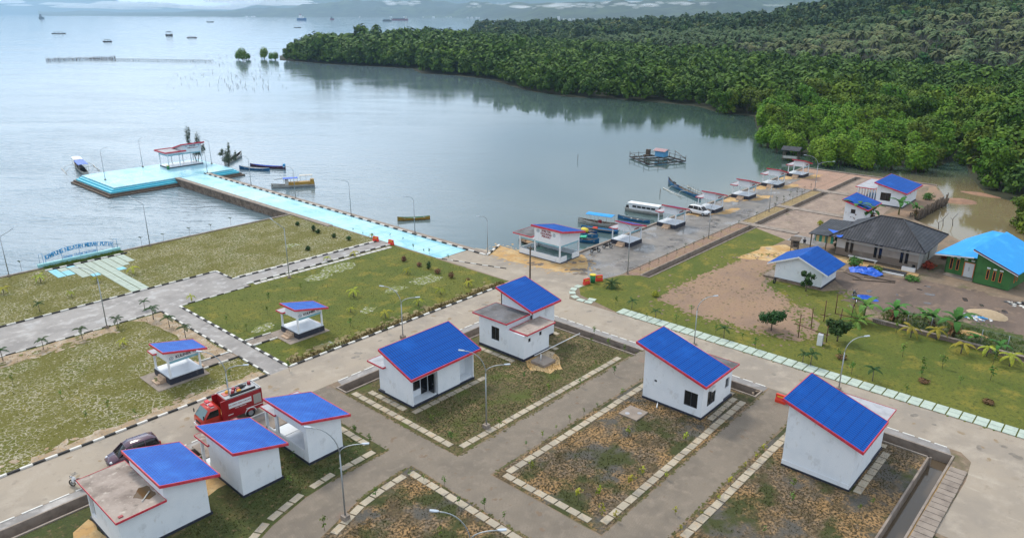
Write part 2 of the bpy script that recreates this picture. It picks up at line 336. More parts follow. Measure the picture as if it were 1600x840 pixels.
def wob(poly, amp=.5, step=2.0, seed=1):
    """polygon with an uneven, natural outline"""
    r = random.Random(seed); out_ = []
    n = len(poly)
    for i in range(n):
        a = Vector(poly[i]); b = Vector(poly[(i + 1) % n]); L = (b - a).length; k = max(1, int(L / step))
        nrm = Vector((-(b - a).y, (b - a).x)) / max(L, 1e-6)
        for j in range(k):
            p = a.lerp(b, j / k)
            out_.append(tuple(p + nrm * r.uniform(-amp, amp)) if 0 < j or amp else tuple(p))
    return out_
def sheet(name, poly, z, m, holes=(), label=None, kind='structure', parent=None):
    loops = [[Vector((p[0], p[1], z)) for p in poly]] + [[Vector((p[0], p[1], z)) for p in h] for h in holes]
    tris = tessellate_polygon(loops); vs = [v for l in loops for v in l]
    fs = []
    for t in tris:
        a, b, c = (vs[i] for i in t)
        fs.append(tuple(t) if (b - a).cross(c - a).z > 0 else tuple(reversed(t)))
    o = MB().add(vs, fs).build(name, m, parent)
    if kind: o['kind'] = kind
    return o

# ------------------------------------------------------------------ water
def water_mat():
    m = bpy.data.materials.new('bay_water'); m.use_nodes = True; t = m.node_tree; N = t.nodes; N.clear(); L = t.links.new
    o = N.new('ShaderNodeOutputMaterial'); b = N.new('ShaderNodeBsdfPrincipled'); L(b.outputs[0], o.inputs[0])
    g = N.new('ShaderNodeNewGeometry').outputs['Position']
    def noise(s, scale, detail=3, rot=0.0, rough=.5, dist=0):
        q = N.new('ShaderNodeMapping'); q.inputs['Scale'].default_value = s; q.inputs['Rotation'].default_value = (0, 0, rot)
        # rotate first, then stretch
        q0 = N.new('ShaderNodeMapping'); q0.inputs['Rotation'].default_value = (0, 0, rot); q.inputs['Rotation'].default_value = (0, 0, 0)
        L(g, q0.inputs[0]); L(q0.outputs[0], q.inputs[0])
        n = N.new('ShaderNodeTexNoise'); n.inputs['Scale'].default_value = scale; n.inputs['Detail'].default_value = detail; n.inputs['Roughness'].default_value = rough; n.inputs['Distortion'].default_value = dist
        L(q.outputs[0], n.inputs['Vector']); return n.outputs[0]
    def rng(v, a, b_, c, d):
        r = N.new('ShaderNodeMapRange'); r.inputs[1].default_value = a; r.inputs[2].default_value = b_; r.inputs[3].default_value = c; r.inputs[4].default_value = d; L(v, r.inputs[0]); return r.outputs[0]
    def math_(op, a, b_):
        n = N.new('ShaderNodeMath'); n.operation = op
        for i, x in enumerate((a, b_)):
            if isinstance(x, (int, float)): n.inputs[i].default_value = x
            else: L(x, n.inputs[i])
        return n.outputs[0]
    rot = -(AZ - R(90)) + R(8)
    swell = noise((1, 3.6, 1), .22, 3, rot, .5)
    chop = noise((1, 2.6, 1), .75, 3, rot, .6)
    fine = noise((1, 1.8, 1), 2.6, 2, rot + .3, .6)
    calm = noise((1, 3.0, 1), .012, 4, rot, .6, .6)
    # ripples strong on the open bay to the left, faint in the sheltered cove to the right
    sx = N.new('ShaderNodeSeparateXYZ'); L(g, sx.inputs[0])
    q = math_('ADD', math_('MULTIPLY', sx.outputs[0], -rx), math_('MULTIPLY', sx.outputs[1], -ry))   # metres to the left of the view axis
    fw_ = math_('ADD', math_('MULTIPLY', sx.outputs[0], fx), math_('MULTIPLY', sx.outputs[1], fy))   # metres ahead
    open_ = math_('MULTIPLY', rng(math_('DIVIDE', q, math_('MAXIMUM', fw_, 20.0)), .0, .55, .02, .75), rng(fw_, 130, 420, 1.0, .22))
    amt = math_('MULTIPLY', rng(calm, .40, .62, .45, 1.1), open_)
    h = math_('ADD', math_('ADD', math_('MULTIPLY', swell, 1.5), math_('MULTIPLY', chop, .30)), math_('MULTIPLY', fine, .05))
    h = math_('MULTIPLY', h, amt)
    bp = N.new('ShaderNodeBump'); bp.inputs['Strength'].default_value = 1; bp.inputs['Distance'].default_value = .30; L(h, bp.inputs['Height']); L(bp.outputs[0], b.inputs['Normal'])
    L(rng(calm, .38, .62, .04, .11), b.inputs['Roughness'])
    b.inputs['IOR'].default_value = 1.36; b.inputs['Specular IOR Level'].default_value = .85
    # silt: olive brown in the pond, grey green in the cove, blue grey in the bay
    dn = N.new('ShaderNodeVectorMath'); dn.operation = 'DISTANCE'; dn.inputs[1].default_value = (163, 24, -1.6); L(g, dn.inputs[0])
    pond = rng(dn.outputs['Value'], 26, 52, 1, 0)
    c1 = N.new('ShaderNodeMix'); c1.data_type = 'RGBA'; L(rng(q, -60, 60, 0, 1), c1.inputs[0]); c1.inputs[6].default_value = (.050, .085, .072, 1); c1.inputs[7].default_value = (.13, .185, .215, 1)
    c2 = N.new('ShaderNodeMix'); c2.data_type = 'RGBA'; L(pond, c2.inputs[0]); L(c1.outputs[2], c2.inputs[6]); c2.inputs[7].default_value = (.20, .16, .085, 1)
    L(c2.outputs[2], b.inputs['Base Color'])
    return m
WZ = -1.6
M_['water'] = water_mat()
wat = MB().add([(-3000, -3000, WZ), (42000, -42000, WZ), (60000, 60000, WZ), (-30000, 50000, WZ)], [(0, 1, 2, 3)]).build('water', M_['water']); struct(wat)
bed = MB().box(-800, 1200, -800, 1400, -9, -8.5).build('seabed', mat('seabed_mud', (.10, .085, .06), .95)); struct(bed)

# ------------------------------------------------------------------ land
COAST = [(-60, 121.3), (72.2, 121.3), (79.6, 121.3), (79.6, 76.9), (84.2, 78.9), (84.0, 74.5), (88.9, 74.3), (88.9, 66.7), (180.9, 66.7), (180.9, 37.2),
         (171, 33.4), (160, 33.6), (152, 34.2), (147, 32.8), (143, 28), (139, 24.5), (135, 21), (133, 12), (131, 0), (130, -20), (128, -60), (-60, -60)]
D1a = (-60, 32.2, 56.4, 57.8); D1b = (37.6, 65.7, 56.4, 57.8); D2 = (64.3, 65.7, 39.7, 56.4)
D3 = (64.3, 65.7, 25.6, 35.2); D4 = (64.3, 65.7, 8.4, 20.8); D5 = (20, 64.3, 8.4, 9.8)
D6a = (87.2, 122.6, 52.2, 53.5); D6b = (124.4, 139.0, 52.2, 53.5); D6c = (141.0, 157.6, 52.2, 53.5); D6d = (159.8, 178.0, 52.2, 53.5)
def rect(d): return [(d[0], d[2]), (d[1], d[2]), (d[1], d[3]), (d[0], d[3])]
Lhole = [(37.6, 56.4), (64.3, 56.4), (64.3, 39.7), (65.7, 39.7), (65.7, 57.8), (37.6, 57.8)]
Lhole2 = [(20, 8.4), (65.7, 8.4), (65.7, 20.8), (64.3, 20.8), (64.3, 9.8), (20, 9.8)]
HOLES = [rect((-55, 32.2, 56.4, 57.8)), Lhole, rect(D3), Lhole2] + [rect(d) for d in (D6a, D6b, D6c, D6d)]
sheet('ground', COAST, 0.0, M_['earth'], HOLES)
b = MB()
n = len(COAST)
for i in range(n):
    p, q = COAST[i], COAST[(i + 1) % n]
    b.add([(p[0], p[1], -3), (q[0], q[1], -3), (q[0], q[1], 0), (p[0], p[1], 0)], [(0, 1, 2, 3)])
struct(b.build('embankment', M_['rubble']))
def trough(rects, name='drain'):
    b = MB()
    for x0, x1, y0, y1, ends in rects:
        b.box(x0 - .0, x1 + .0, y0, y1, -1.0, -.86)
        if 's' in ends: b.box(x0, x1, y0 - .16, y0 - .002, -.9, .10, 1)
        if 'n' in ends: b.box(x0, x1, y1 + .002, y1 + .16, -.9, .10, 1)
        if 'w' in ends: b.box(x0 - .16, x0 - .002, y0 - .16, y1 + .16, -.9, .10, 1)
        if 'e' in ends: b.box(x1 + .002, x1 + .16, y0 - .16, y1 + .16, -.9, .10, 1)
    return struct(b.build(name, [M_['drain'], M_['cop']]))
trough([(-55, 32.2, 56.4, 57.8, 'sne')])
trough([(37.6, 64.3, 56.4, 57.8, 'sw'), (37.6, 65.7, 56.4, 57.8, 'n'), (64.3, 65.7, 39.7, 57.8, 'e'), (64.3, 65.7, 39.7, 56.4, 'w'), (64.3, 65.7, 39.7, 57, '')])
trough([(*D3, 'sewn')])
trough([(64.3, 65.7, 8.4, 20.8, 'en'), (64.3, 65.7, 9.8, 20.8, 'w'), (20, 64.3, 8.4, 9.8, 'n'), (20, 65.7, 8.4, 9.8, 's')])
for d in (D6a, D6b, D6c, D6d): trough([(*d, 'snew')])
wm = mat('drain_water', (.10, .075, .05), .08, spec=.6)
for d in ((-55, 32.2, 56.4, 57.8), D1b, (64.3, 65.7, 39.7, 56.3), D3, (64.3, 65.7, 9.9, 20.8), (20, 65.7, 8.4, 9.8), D6a, D6b, D6c, D6d):
    struct(sheet('drain_water', rect(d), -.80, wm))
# roads and pavements
z1, z2, z3, z4 = .006, .012, .018, .024
sheet('road', [(-60, 59.05), (67.0, 59.05), (67.0, -60), (73.0, -60), (73.0, 48), (72.9, 55.6), (75.5, 57.4), (80.4, 57.2), (83.5, 61.5), (83.3, 70), (80.5, 80.6), (72.8, 80.8), (72.6, 65.5), (-60, 65.5)], z1, M_['conc'])
sheet('road', [(53.6, -60), (67.0, -60), (67.0, 8.0), (65.9, 7.0), (62.6, 6.7), (54, 6.9), (53.6, 0)], z1, M_['conc'])
sheet('promenade_paving', [(83.6, 65.3), (83.6, 61.5), (80.4, 57.2), (85.6, 55.9), (158.4, 55.9), (158.4, 62.0), (176, 62.2), (176, 66.4), (88.9, 66.4)], z1, M_['wet'])
sheet('plaza_paving', [(-60, 91.6), (46.7, 91.6), (46.9, 92.7), (72.5, 92.1), (72.5, 95.5), (46.7, 96.2), (46.7, 100.8), (-60, 100.8)], z1, M_['plaza'])
sheet('path', [(34.5, 65.5), (36.7, 65.5), (36.7, 91.6), (34.5, 91.6)], z1, M_['plaza'])
gr = M_['plaza']
for p in ([(-60, 57.95), (32.2, 57.95), (32.2, 59.0), (-60, 59.0)], [(38.2, 57.95), (65.9, 57.95), (66.95, 57.95), (66.95, 59.0), (38.4, 59.0)], [(65.9, 39.7), (66.95, 39.7), (66.95, 57.95), (65.9, 57.95)],
          [(65.9, 25.4), (66.95, 25.4), (66.95, 35.2), (65.9, 35.2)], [(65.9, 8.5), (66.95, 8.9), (66.95, 20.8), (65.9, 20.8)]):
    sheet('gravel_verge', p, z1, gr)
# inner paths of grey pavers
sheet('path', [(33.9, 56.2), (33.9, 59.0), (37.2, 59.0), (37.2, 39.9), (66.95, 39.7), (66.95, 35.9), (37.2, 36.1), (37.2, 24.8), (66.95, 25.2), (66.95, 21.2), (57, 21.2), (40.3, 21.1), (37.2, 20), (37.2, -60), (33.4, -60), (33.4, 30), (33.8, 41.9),
               (30, 41.7), (27.6, 41.3), (23.4, 39.9), (20, 37.8), (15, 33.5), (8, 30), (-60, 28), (-60, 32), (6, 34), (13, 38), (17, 41.2), (20.2, 42.9), (21.7, 43.6), (25.3, 44.7), (28.8, 45.1), (33.8, 45.2)], z1, M_['paver'])
# lots
sheet('lot', [(-60, 56.2), (33.8, 56.2), (33.8, 45.25), (28.8, 45.15), (25.3, 44.75), (21.7, 43.65), (17, 41.3), (13, 38.1), (6, 34.1), (-60, 32.1)], z1, lawn('lot_grass', (.07, .074, .018), (.11, .085, .03), [('noise', 1.8, (.17, .11, .055), .58, .68), ('noise', .22, (.20, .14, .09), .62, .68)]))
sheet('lot', [(33.7, 41.85), (30, 41.65), (27.6, 41.25), (23.4, 39.85), (20, 37.7), (15, 33.4), (8, 29.9), (-60, 27.9), (-60, -60), (33.3, -60), (33.3, 30)], z1, M_['lot'])
lg = mat('lot_grassy_soil', (.12, .092, .04), .95, [('noise', .22, (.24, .165, .085), .50, .64), ('noise', 2.4, (.068, .072, .016), .46, .56), ('noise', 5, (.038, .036, .012), .52, .60), ('noise', 8, (.30, .20, .10), .61, .72), ('noise', .3, (.07, .085, .014), .52, .66, (1, 1, 1), (3, 8, 0))], ('noise', 6, .04), W)
sheet('lot', [(37.3, 56.2), (64.1, 56.2), (64.1, 39.9), (37.3, 40.0)], z1, lg)
sheet('lot', [(37.3, 35.9), (64.1, 35.7), (64.1, 25.3), (37.3, 24.9)], z1, M_['lot'])
sheet('lot', [(40.3, 21.0), (64.1, 21.0), (64.1, 9.95), (37.3, 9.95), (37.3, 20)], z1, M_['lot'])
sheet('lot', [(37.3, 8.2), (53.5, 8.2), (53.5, -60), (37.3, -60)], z1, M_['lot'])
for pp, s_ in (([(50, 8.3), (63.8, 8.3), (64.2, 7.9), (50, 7.6)], 3),):
    sheet('sandy_strip', wob(pp, .12, 1, s_), z2, M_['sand'])
# lawns
sheet('lawn', [(-60, 101.0), (46.55, 101.0), (46.55, 96.4), (72.4, 95.7), (72.4, 108), (71.6, 121.2), (-60, 121.2)], z1, M_['lawnb'])
sheet('lawn', [(-60, 65.7), (34.35, 65.7), (34.35, 91.4), (-60, 91.4)], z1, M_['lawnb'])
sheet('lawn', [(36.9, 65.7), (72.4, 65.7), (72.4, 91.9), (46.95, 92.5), (46.9, 91.4), (36.9, 91.4)], z1, M_['lawng'])
sheet('lawn', [(73.15, 47.8), (75.0, 55.3), (77, 57.0), (80.2, 57.0), (85.2, 55.7), (86.9, 53.7), (87.0, 52.0), (122, 52.0), (118.6, 45.2), (104, 45.8), (90, 46.9), (81, 46.6), (79.4, 41.5), (79.0, 35), (79.9, 29.2), (81.4, 26.6), (87, 27.6), (91, 33), (96, 38.5), (98.2, 38.5), (98.4, 31.5), (101, 29.5), (96, 26), (92.3, 23.6), (91.2, 7), (90.5, -20), (90, -60), (73.15, -60)], z1, M_['lawng'])
sheet('red_dirt_yard', wob([(81.0, 46.9), (92, 47.0), (105.9, 45.9), (110.5, 43.2), (106, 41), (99.5, 40.6), (96.5, 39), (94, 36), (91.5, 33), (90.8, 30.5), (88.8, 29), (87, 29.5), (82.8, 26.6), (80.4, 27.5), (79.4, 31), (78.6, 36), (79.0, 41.5)], .35, 1.5, 5), z2, M_['dirt'])
sheet('sandy_patch', wob([(104, 46.6), (112, 46.5), (116, 44), (113, 41), (108.5, 40.6), (106, 42.5)], .4, 1.5, 6), z3, M_['sand'])
sheet('dark_dirt_yard', wob([(107.5, 33.5), (110, 30), (112.5, 22), (112, 12), (111, 0), (104, 0), (99, 6), (100.5, 15), (95.5, 21), (96, 25.5), (101, 29.5), (104.5, 32)], .4, 1.5, 8), z2, M_['darkdirt'])
sheet('sandy_patch', wob([(113, 37.5), (115.8, 36), (115, 23.5), (113.2, 23.5), (112.6, 30)], .25, 1.5, 9), z2, M_['sand'])
sheet('weedy_bank', wob([(92.8, 22.5), (98.5, 19.5), (99.5, 14), (99.5, 6), (104, -2), (103, -30), (92, -30), (92.2, 7)], .3, 1.5, 10), z2, lawn('weedy_grass', (.075, .095, .022), (.20, .15, .08), [('noise', 2.5, (.16, .12, .09), .56, .66)]))
sheet('stony_lot', [(122.2, 52.0), (178, 52.0), (178, 39.5), (150, 38.5), (135, 37), (119, 36), (118.6, 45.2)], z1, M_['farlot'])
sheet('stony_lot', [(158.6, 55.8), (180.5, 55.6), (180.5, 37.4), (178.1, 39.5), (178.1, 53.7), (158.6, 53.7)], z1, mat('red_stony_lot', (.34, .21, .15), .95, [('noise', .3, (.28, .18, .13), .42, .6), ('noise', 3, (.42, .30, .22), .5, .7), ('noise', .5, (.50, .47, .42), .66, .72)], ('noise', 6, .03), W))
sheet('stony_lot', [(158.5, 61.9), (158.5, 55.9), (180.5, 55.9), (180.5, 66.3), (176.1, 66.3), (176.1, 62.1)], z1, MATS['red_stony_lot'])
sheet('red_clay', wob([(146, 38.4), (153, 36.8), (166, 36.3), (178, 38), (180, 37.3), (171, 33.9), (160, 34), (152, 34.6), (148.5, 34)], .15, 2, 4), z2, M_['dirt'])
sheet('path', [(118.6, 45.1), (122.8, 45.1), (122.4, 39.4), (118.4, 39.0)], z2, M_['plaza'])
for x0, x1, y0, y1 in ((122.7, 124.3, 45.15, 55.8), (139.1, 140.9, 43, 55.8), (157.7, 159.7, 46.2, 55.8)):
    MBb = MB().box(x0, x1, y0, y1, -.12, .135); struct(MBb.build('footbridge_slab', M_['cop']))
sheet('gravel_bed', [(86.9, 53.7), (122.6, 53.7), (122.6, 55.75), (85.9, 55.75)], z2, M_['gravel'])
sheet('gravel_bed', [(124.4, 53.7), (139, 53.7), (139, 55.75), (124.4, 55.75)], z2, mat('gravel_bed_olive', (.25, .18, .09), .95, [('noise', 1, (.36, .26, .12), .45, .65), ('noise', 6, (.14, .12, .05), .5, .66)], ('noise', 9, .03), W))
sheet('gravel_bed', [(141, 53.7), (157.6, 53.7), (157.6, 55.75), (141, 55.75)], z2, MATS['gravel_bed_olive'])
# sand spread on the pavement near the shelter and the huts
sheet('sandy_patch', wob([(79.9, 76.9), (84.0, 78.6), (83.9, 74.6), (83.6, 74), (83.3, 65.2), (87, 65.2), (89.2, 65.8), (87.6, 63.2), (83.6, 60.4), (80.7, 62.5), (79.9, 68), (79.2, 72)], .18, 1.2, 11), z2, M_['sand'])
for i, x in enumerate((127.5, 141.8, 156.2, 169.8)):
    sheet('sandy_patch', wob([(x - 1.4, 61.9), (x + 4.6, 61.6), (x + 5.6, 60.4), (x + 3.2, 59.7), (x - .6, 60.4)], .22, 1, 20 + i), z2, M_['sand'])
    sheet('sandy_patch', wob([(x - 6, 66.0), (x - 1.2, 66.1), (x - 1.4, 64.4), (x - 4, 63.6)], .22, 1, 30 + i), z2, M_['sand'])
# bare strips in the left lawn
bare = mat('bare_sandy_soil', (.30, .225, .15), .95, [('noise', .9, (.45, .38, .30), .45, .65), ('noise', 3, (.40, .25, .11), .5, .7), ('noise', 5, (.16, .13, .05), .6, .7)], ('noise', 8, .03), W)
sheet('bare_strip', wob([(12, 91.2), (28.7, 91.2), (28.2, 89.6), (13, 88.2)], .25, 1.2, 40), z2, bare)
sheet('bare_strip', wob([(30.6, 91.2), (34.2, 91.2), (34.2, 73.6), (31.9, 73.8), (32.4, 84), (31.6, 89.6)], .2, 1.2, 41), z2, bare)
sheet('bare_strip', wob([(12.6, 66.9), (34, 67.1), (34.2, 65.8), (12, 65.8)], .25, 1, 42), z2, bare)
sheet('bare_strip', wob([(37.2, 66.9), (70, 67.2), (72, 65.8), (37.4, 65.8)], .3, 1, 43), z2, mat('dry_verge', (.22, .18, .08), .95, [('noise', 2, (.30, .23, .12), .45, .65), ('noise', 5, (.10, .10, .03), .55, .66)], ('noise', 8, .03), W))
wetp = mat('standing_puddle', (.34, .33, .29), .35, [('noise', 2.2, (.12, .145, .022), .40, .50), ('noise', 6, (.17, .18, .03), .5, .58)], None, W, rlayer=('noise', 2.2, .95, .40, .50))
for i, (px_, py_, s_) in enumerate([(530, 418, 1.9), (497, 433, 1.5), (665, 437, 1.7), (617, 452, 1.2), (412, 512, 1.1), (575, 484, .9), (515, 540, 1.2), (455, 384, .9)]):
    c = G(px_, py_); pp = [(c[0] + s_ * 1.5 * math.cos(t), c[1] + s_ * math.sin(t)) for t in [k * math.pi / 5 for k in range(10)]]
    sheet('puddle', wob(pp, .35, .6, 50 + i), z3, wetp)
# sand round the septic tank and the porches
for i, pp in enumerate([[(53.6, 45.9), (55.2, 48.2), (58.6, 48.2), (58.4, 45.6), (56.2, 43.6), (54.6, 43.8)], [(11.5, 53.8), (12.8, 54.6), (13.1, 50.2), (12.0, 48.6), (10.6, 49.6)], [(19.8, 54.6), (22.6, 54.8), (22.2, 51), (20.4, 50.6)]]):
    sheet('sandy_patch', wob(pp, .25, .8, 60 + i), z3, M_['sand'])
sheet('puddle', wob([(56.4, 47.9), (58.5, 47.7), (58.8, 46.5), (57.2, 46.0)], .15, .7, 77), z4, mat('muddy_puddle', (.40, .31, .20), .15))
for i, pp in enumerate([[(54.0, 39.0), (62, 39.3), (62.3, 36.4), (54.3, 36.6)]]): pass

# ragged borders: small irregular patches of the neighbouring surface spilling over an outline
def fringe(name, poly, z, m, n_, size, seed, spread=.8):
    r = random.Random(seed); vs = []; fs = []; L = []
    closed = len(poly) >= 10
    for i in range(len(poly) - (0 if closed else 1)): a = Vector(poly[i]); c = Vector(poly[(i + 1) % len(poly)]); L.append(((c - a).length, a, c))
    tot = sum(l[0] for l in L)
    for k in range(n_):
        t_ = r.uniform(0, tot)
        for l, a, c in L:
            if t_ < l: break
            t_ -= l
        p = a.lerp(c, min(1, t_ / max(l, 1e-6))); p = p + Vector((r.gauss(0, spread), r.gauss(0, spread))); s_ = size * r.uniform(.3, 1.3); q = 8; o_ = len(vs); ph = r.uniform(0, 6)
        for j in range(q): a_ = 6.283 * j / q; w_ = s_ * (1 + .45 * math.sin(2 * a_ + ph) * r.uniform(.5, 1) + r.uniform(-.2, .2)); vs.append((p.x + w_ * math.cos(a_), p.y + w_ * .8 * math.sin(a_), z + k * .00001))
        fs.append(tuple(range(o_, o_ + q)))
    return struct(MB().add(vs, fs).build(name, m))
YD = [(81.0, 46.9), (92, 47.0), (105.9, 45.9), (110.5, 43.2), (106, 41), (99.5, 40.6), (96.5, 39), (94, 36), (91.5, 33), (90.8, 30.5), (88.8, 29), (87, 29.5), (82.8, 26.6), (80.4, 27.5), (79.4, 31), (78.6, 36), (79.0, 41.5)]
fringe('dirt_patches', YD, .0130, M_['dirt'], 260, .24, 1, .5); fringe('grass_patches', YD, .0200, M_['lawng'], 300, .20, 2, .5); fringe('grass_patches', [(83, 44), (90, 44), (92, 36), (84, 31)], .0245, mat('sparse_weeds', (.16, .115, .07), .95, [('noise', 3, (.09, .08, .03), .45, .6)], None, W), 220, .16, 3, 2.2)
fringe('mud_patches', YD, .0275, mat('brown_mud', (.20, .135, .095), .8, [('noise', 2, (.13, .09, .065), .45, .65)], None, W), 160, .22, 31, 2.2)
DD = [(107.5, 33.5), (110, 30), (112.5, 22), (112, 12), (111, 0), (104, 0), (99, 6), (100.5, 15), (95.5, 21), (96, 25.5), (101, 29.5), (104.5, 32)]
fringe('mud_patches', DD, .0210, M_['darkdirt'], 120, .6, 4, .8); fringe('puddle', [(104, 24), (108, 22), (107, 8), (103, 10)], .0290, mat('yard_puddle', (.07, .055, .05), .12, spec=.6), 16, .55, 6, 1.6)
fringe('grass_patches', [(79, 41.5), (79, 31), (81, 27), (91, 33), (98, 38.5)], .0225, M_['lawng'], 260, .24, 7, .8)
fringe('grass_patches', [(99, 6), (100.5, 15), (95.5, 21), (96, 25.5), (101, 29.5)], .0235, MATS['weedy_grass'], 200, .28, 8, .6)
SP = [(79.9, 76.9), (84.0, 78.6), (83.9, 74.6), (83.3, 65.2), (87, 65.2), (89.2, 65.8), (87.6, 63.2), (83.6, 60.4), (80.7, 62.5), (79.9, 68), (79.2, 72)]
fringe('sandy_patch', SP, .0190, M_['sand'], 240, .22, 9, .8); fringe('gravel_verge', [(80.5, 62.5), (84, 60.5), (87, 63), (80, 70)], .0215, mat('dark_gravel', (.15, .12, .095), .9, [('noise', 4, (.24, .2, .16), .5, .7)], None, W), 26, .5, 10, .8)
for i, x in enumerate((127.5, 141.8, 156.2, 169.8)): fringe('sandy_patch', [(x - 5, 65), (x - 1.5, 62), (x + 4, 61), (x + 5, 60.2)], .0195 + i * .0005, M_['sand'], 26, .4, 40 + i, .6)
for nm, pl_, m_, n_, sz_ in (('grass_patches', [(0, 89.8), (28, 89.4), (31, 89.5), (31.6, 74), (32, 74)], M_['lawnb'], 80, .35), ('bare_strip', [(13, 88.5), (28, 89.5)], MATS['bare_sandy_soil'], 40, .4), ('bare_strip', [(0, 67), (33, 67)], MATS['bare_sandy_soil'], 60, .35), ('dry_verge', [(38, 67.2), (71, 67.2)], MATS['dry_verge'], 90, .4)): fringe(nm, pl_, .0205 + n_ * .00002, m_, n_, sz_, n_, .45)
# damp stains and dirt trodden over the concrete roads and grey paths
damp = mat('damp_stain', (.17, .145, .115), .55, [('noise', 1.5, (.24, .205, .165), .45, .65)], None, W); mudst = mat('mud_stain', (.26, .19, .115), .85, [('noise', 2, (.31, .26, .2), .45, .65)], None, W)
fringe('damp_stain', [(2, 62), (66, 62), (70, 58), (70, 0)], .0125, damp, 40, .40, 12, .9); fringe('mud_stain', [(2, 61), (66, 63), (70, 56), (70, 0)], .0150, mudst, 60, .28, 13, 1.0)
fringe('mud_stain', [(35.5, 58), (35.5, 20), (36, 38), (66, 38), (66, 23), (40, 23)], .0140, mat('paver_dirt', (.18, .13, .09), .9, [('noise', 2, (.22, .18, .14), .45, .65)], None, W), 70, .20, 14, .7)
fringe('moss_strip', [(33.9, 45), (33.9, 56)], .0155, MATS['lot_grass'], 30, .14, 15, .08)
for k_, (pa, pb) in enumerate((((37.35, 40), (37.35, 56)), ((37.3, 39.85), (66, 39.7)), ((37.3, 36.0), (66, 35.8)), ((37.2, 24.9), (66, 25.2)), ((40, 21.1), (66, 21.2)), ((33.5, 42), (33.4, 25)), ((33.8, 45.2), (28, 45.1)), ((33, 41.9), (27.6, 41.4)), ((73.08, 48), (73.08, -10)))): fringe('moss_strip', [pa, pb], .0160 + k_ * .0004, MATS['lot_grassy_soil'] if k_ < 8 else M_['lawng'], 130, .13, 16 + k_, .07)

# slab strips
def slabs(p0, p1, w, pitch, m, name='slab_edging', gap=.12, h=.05, skip=()):
    p0 = Vector(p0); p1 = Vector(p1); d = (p1 - p0); L = d.length; d.normalize(); nrm = Vector((-d.y, d.x)); k = int(L / pitch); b = MB()
    for i in range(k):
        if i in skip: continue
        j = rnd.uniform(-.02, .02)
        a = p0 + d * (i * pitch + gap / 2); c = p0 + d * ((i + 1) * pitch - gap / 2)
        q = [a + nrm * (-w / 2 + j), c + nrm * (-w / 2 + j), c + nrm * (w / 2 + j), a + nrm * (w / 2 + j)]
        b.hexa([(v.x, v.y) for v in q], [0.0] * 4, [h] * 4)
    return struct(b.build(name, m))
ST = M_['stone']
# stall lot
slabs((33.15, 55.6), (33.15, 46.2), .62, 1.05, ST); slabs((32.9, 45.85), (28.6, 45.75), .62, 1.2, ST)
for a, c in (((28.6, 45.75), (25.3, 45.35)), ((25.3, 45.35), (21.6, 44.25)), ((21.6, 44.25), (17, 41.95)), ((17, 41.95), (13, 38.8))): slabs(a, c, .62, 1.18, ST)
# near lot
slabs((33.0, 41.2), (32.8, 20), .62, 1.12, ST)
for a, c in (((32.4, 41.2), (30, 41.05)), ((30, 41.05), (27.6, 40.65)), ((27.6, 40.65), (23.6, 39.3)), ((23.6, 39.3), (19.5, 36.6))): slabs(a, c, .62, 1.2, ST)
# centre lot
slabs((38.0, 55.8), (38.0, 41.2), .62, 1.1, ST); slabs((38.4, 40.75), (63.6, 40.5), .62, 1.1, ST)
slabs((39.3, 54.8), (39.3, 48.4), .6, 1.1, ST); slabs((39.4, 48.3), (49.5, 48.3), .6, 1.1, ST); slabs((54.0, 54), (54.0, 47.6), .6, 1.1, ST); slabs((59.6, 46.9), (59.6, 49.5), .6, 1.1, ST); slabs((62.9, 49.4), (62.9, 54), .6, 1.1, ST)
# right lot
slabs((38.0, 35.2), (38.0, 25.9), .62, 1.1, ST); slabs((38.4, 35.15), (63.6, 35.0), .62, 1.1, ST); slabs((38.4, 25.55), (63.6, 26.0), .62, 1.1, ST)
slabs((57.2, 26.75), (62.8, 26.9), .55, 1.1, ST); slabs((63.3, 27.3), (63.3, 33.8), .55, 1.1, ST)
# house lot at the lower right
slabs((41.0, 20.3), (63.6, 20.3), .62, 1.15, ST); slabs((54.9, 12.75), (63.0, 12.75), .6, 1.1, ST); slabs((54.3, 20.0), (54.3, 19.2), .6, 1.1, ST); slabs((63.5, 13.0), (63.5, 18), .6, 1.1, ST)
# covers over the drain at the lower right
slabs((63.9, 7.5), (40, 7.5), 1.25, .78, M_['cop'], 'drain_cover', .07, .12)
# pale green double slabs along the road
b = MB()
for i in range(60):
    y = 48.2 - i * 1.14
    for xx in (73.12, 73.98): b.box(xx, xx + .82, y - 1.02, y, 0, .07)
struct(b.build('slab_edging', M_['mint']))
b = MB()
for (x, y, a) in ((73.6, 52.9, .3), (73.5, 54.1, .1), (73.9, 55.4, -.35), (74.9, 56.6, -.8), (76.1, 57.3, -1.2), (77.4, 57.5, -1.5), (74.6, 53.1, .3)):
    c, s_ = math.cos(a), math.sin(a)
    b.hexa([(x + u * c - v * s_, y + u * s_ + v * c) for u, v in ((-.42, -.5), (.42, -.5), (.42, .5), (-.42, .5))], [0] * 4, [.07] * 4)
struct(b.build('slab_edging', M_['mint']))
# slab walk to the sign: columns of narrow slabs between the grass
b = MB(); b2 = MB()
cols = [(30.05, 115.0), (31.25, 114.8), (32.45, 112.0), (33.65, 111.4), (34.85, 100.95), (36.05, 100.95), (37.25, 111.9), (38.45, 113.6), (39.65, 114.6)]
for i, (x, ye) in enumerate(cols):
    y = 119.35; k = 0
    while y - .62 > ye:
        tgt = b2 if (i == 0) or (i == 1 and k > 2) or (i == 2 and k < 1) or (i == 3 and y < 113.4) or (i == 6 and y < 113.2) else b
        tgt.box(x, x + 1.08, y - .52, y, 0, .06); y -= .62; k += 1
struct(b.build('slab_walk', M_['mint'])); struct(b2.build('slab_walk', M_['cyanslab']))
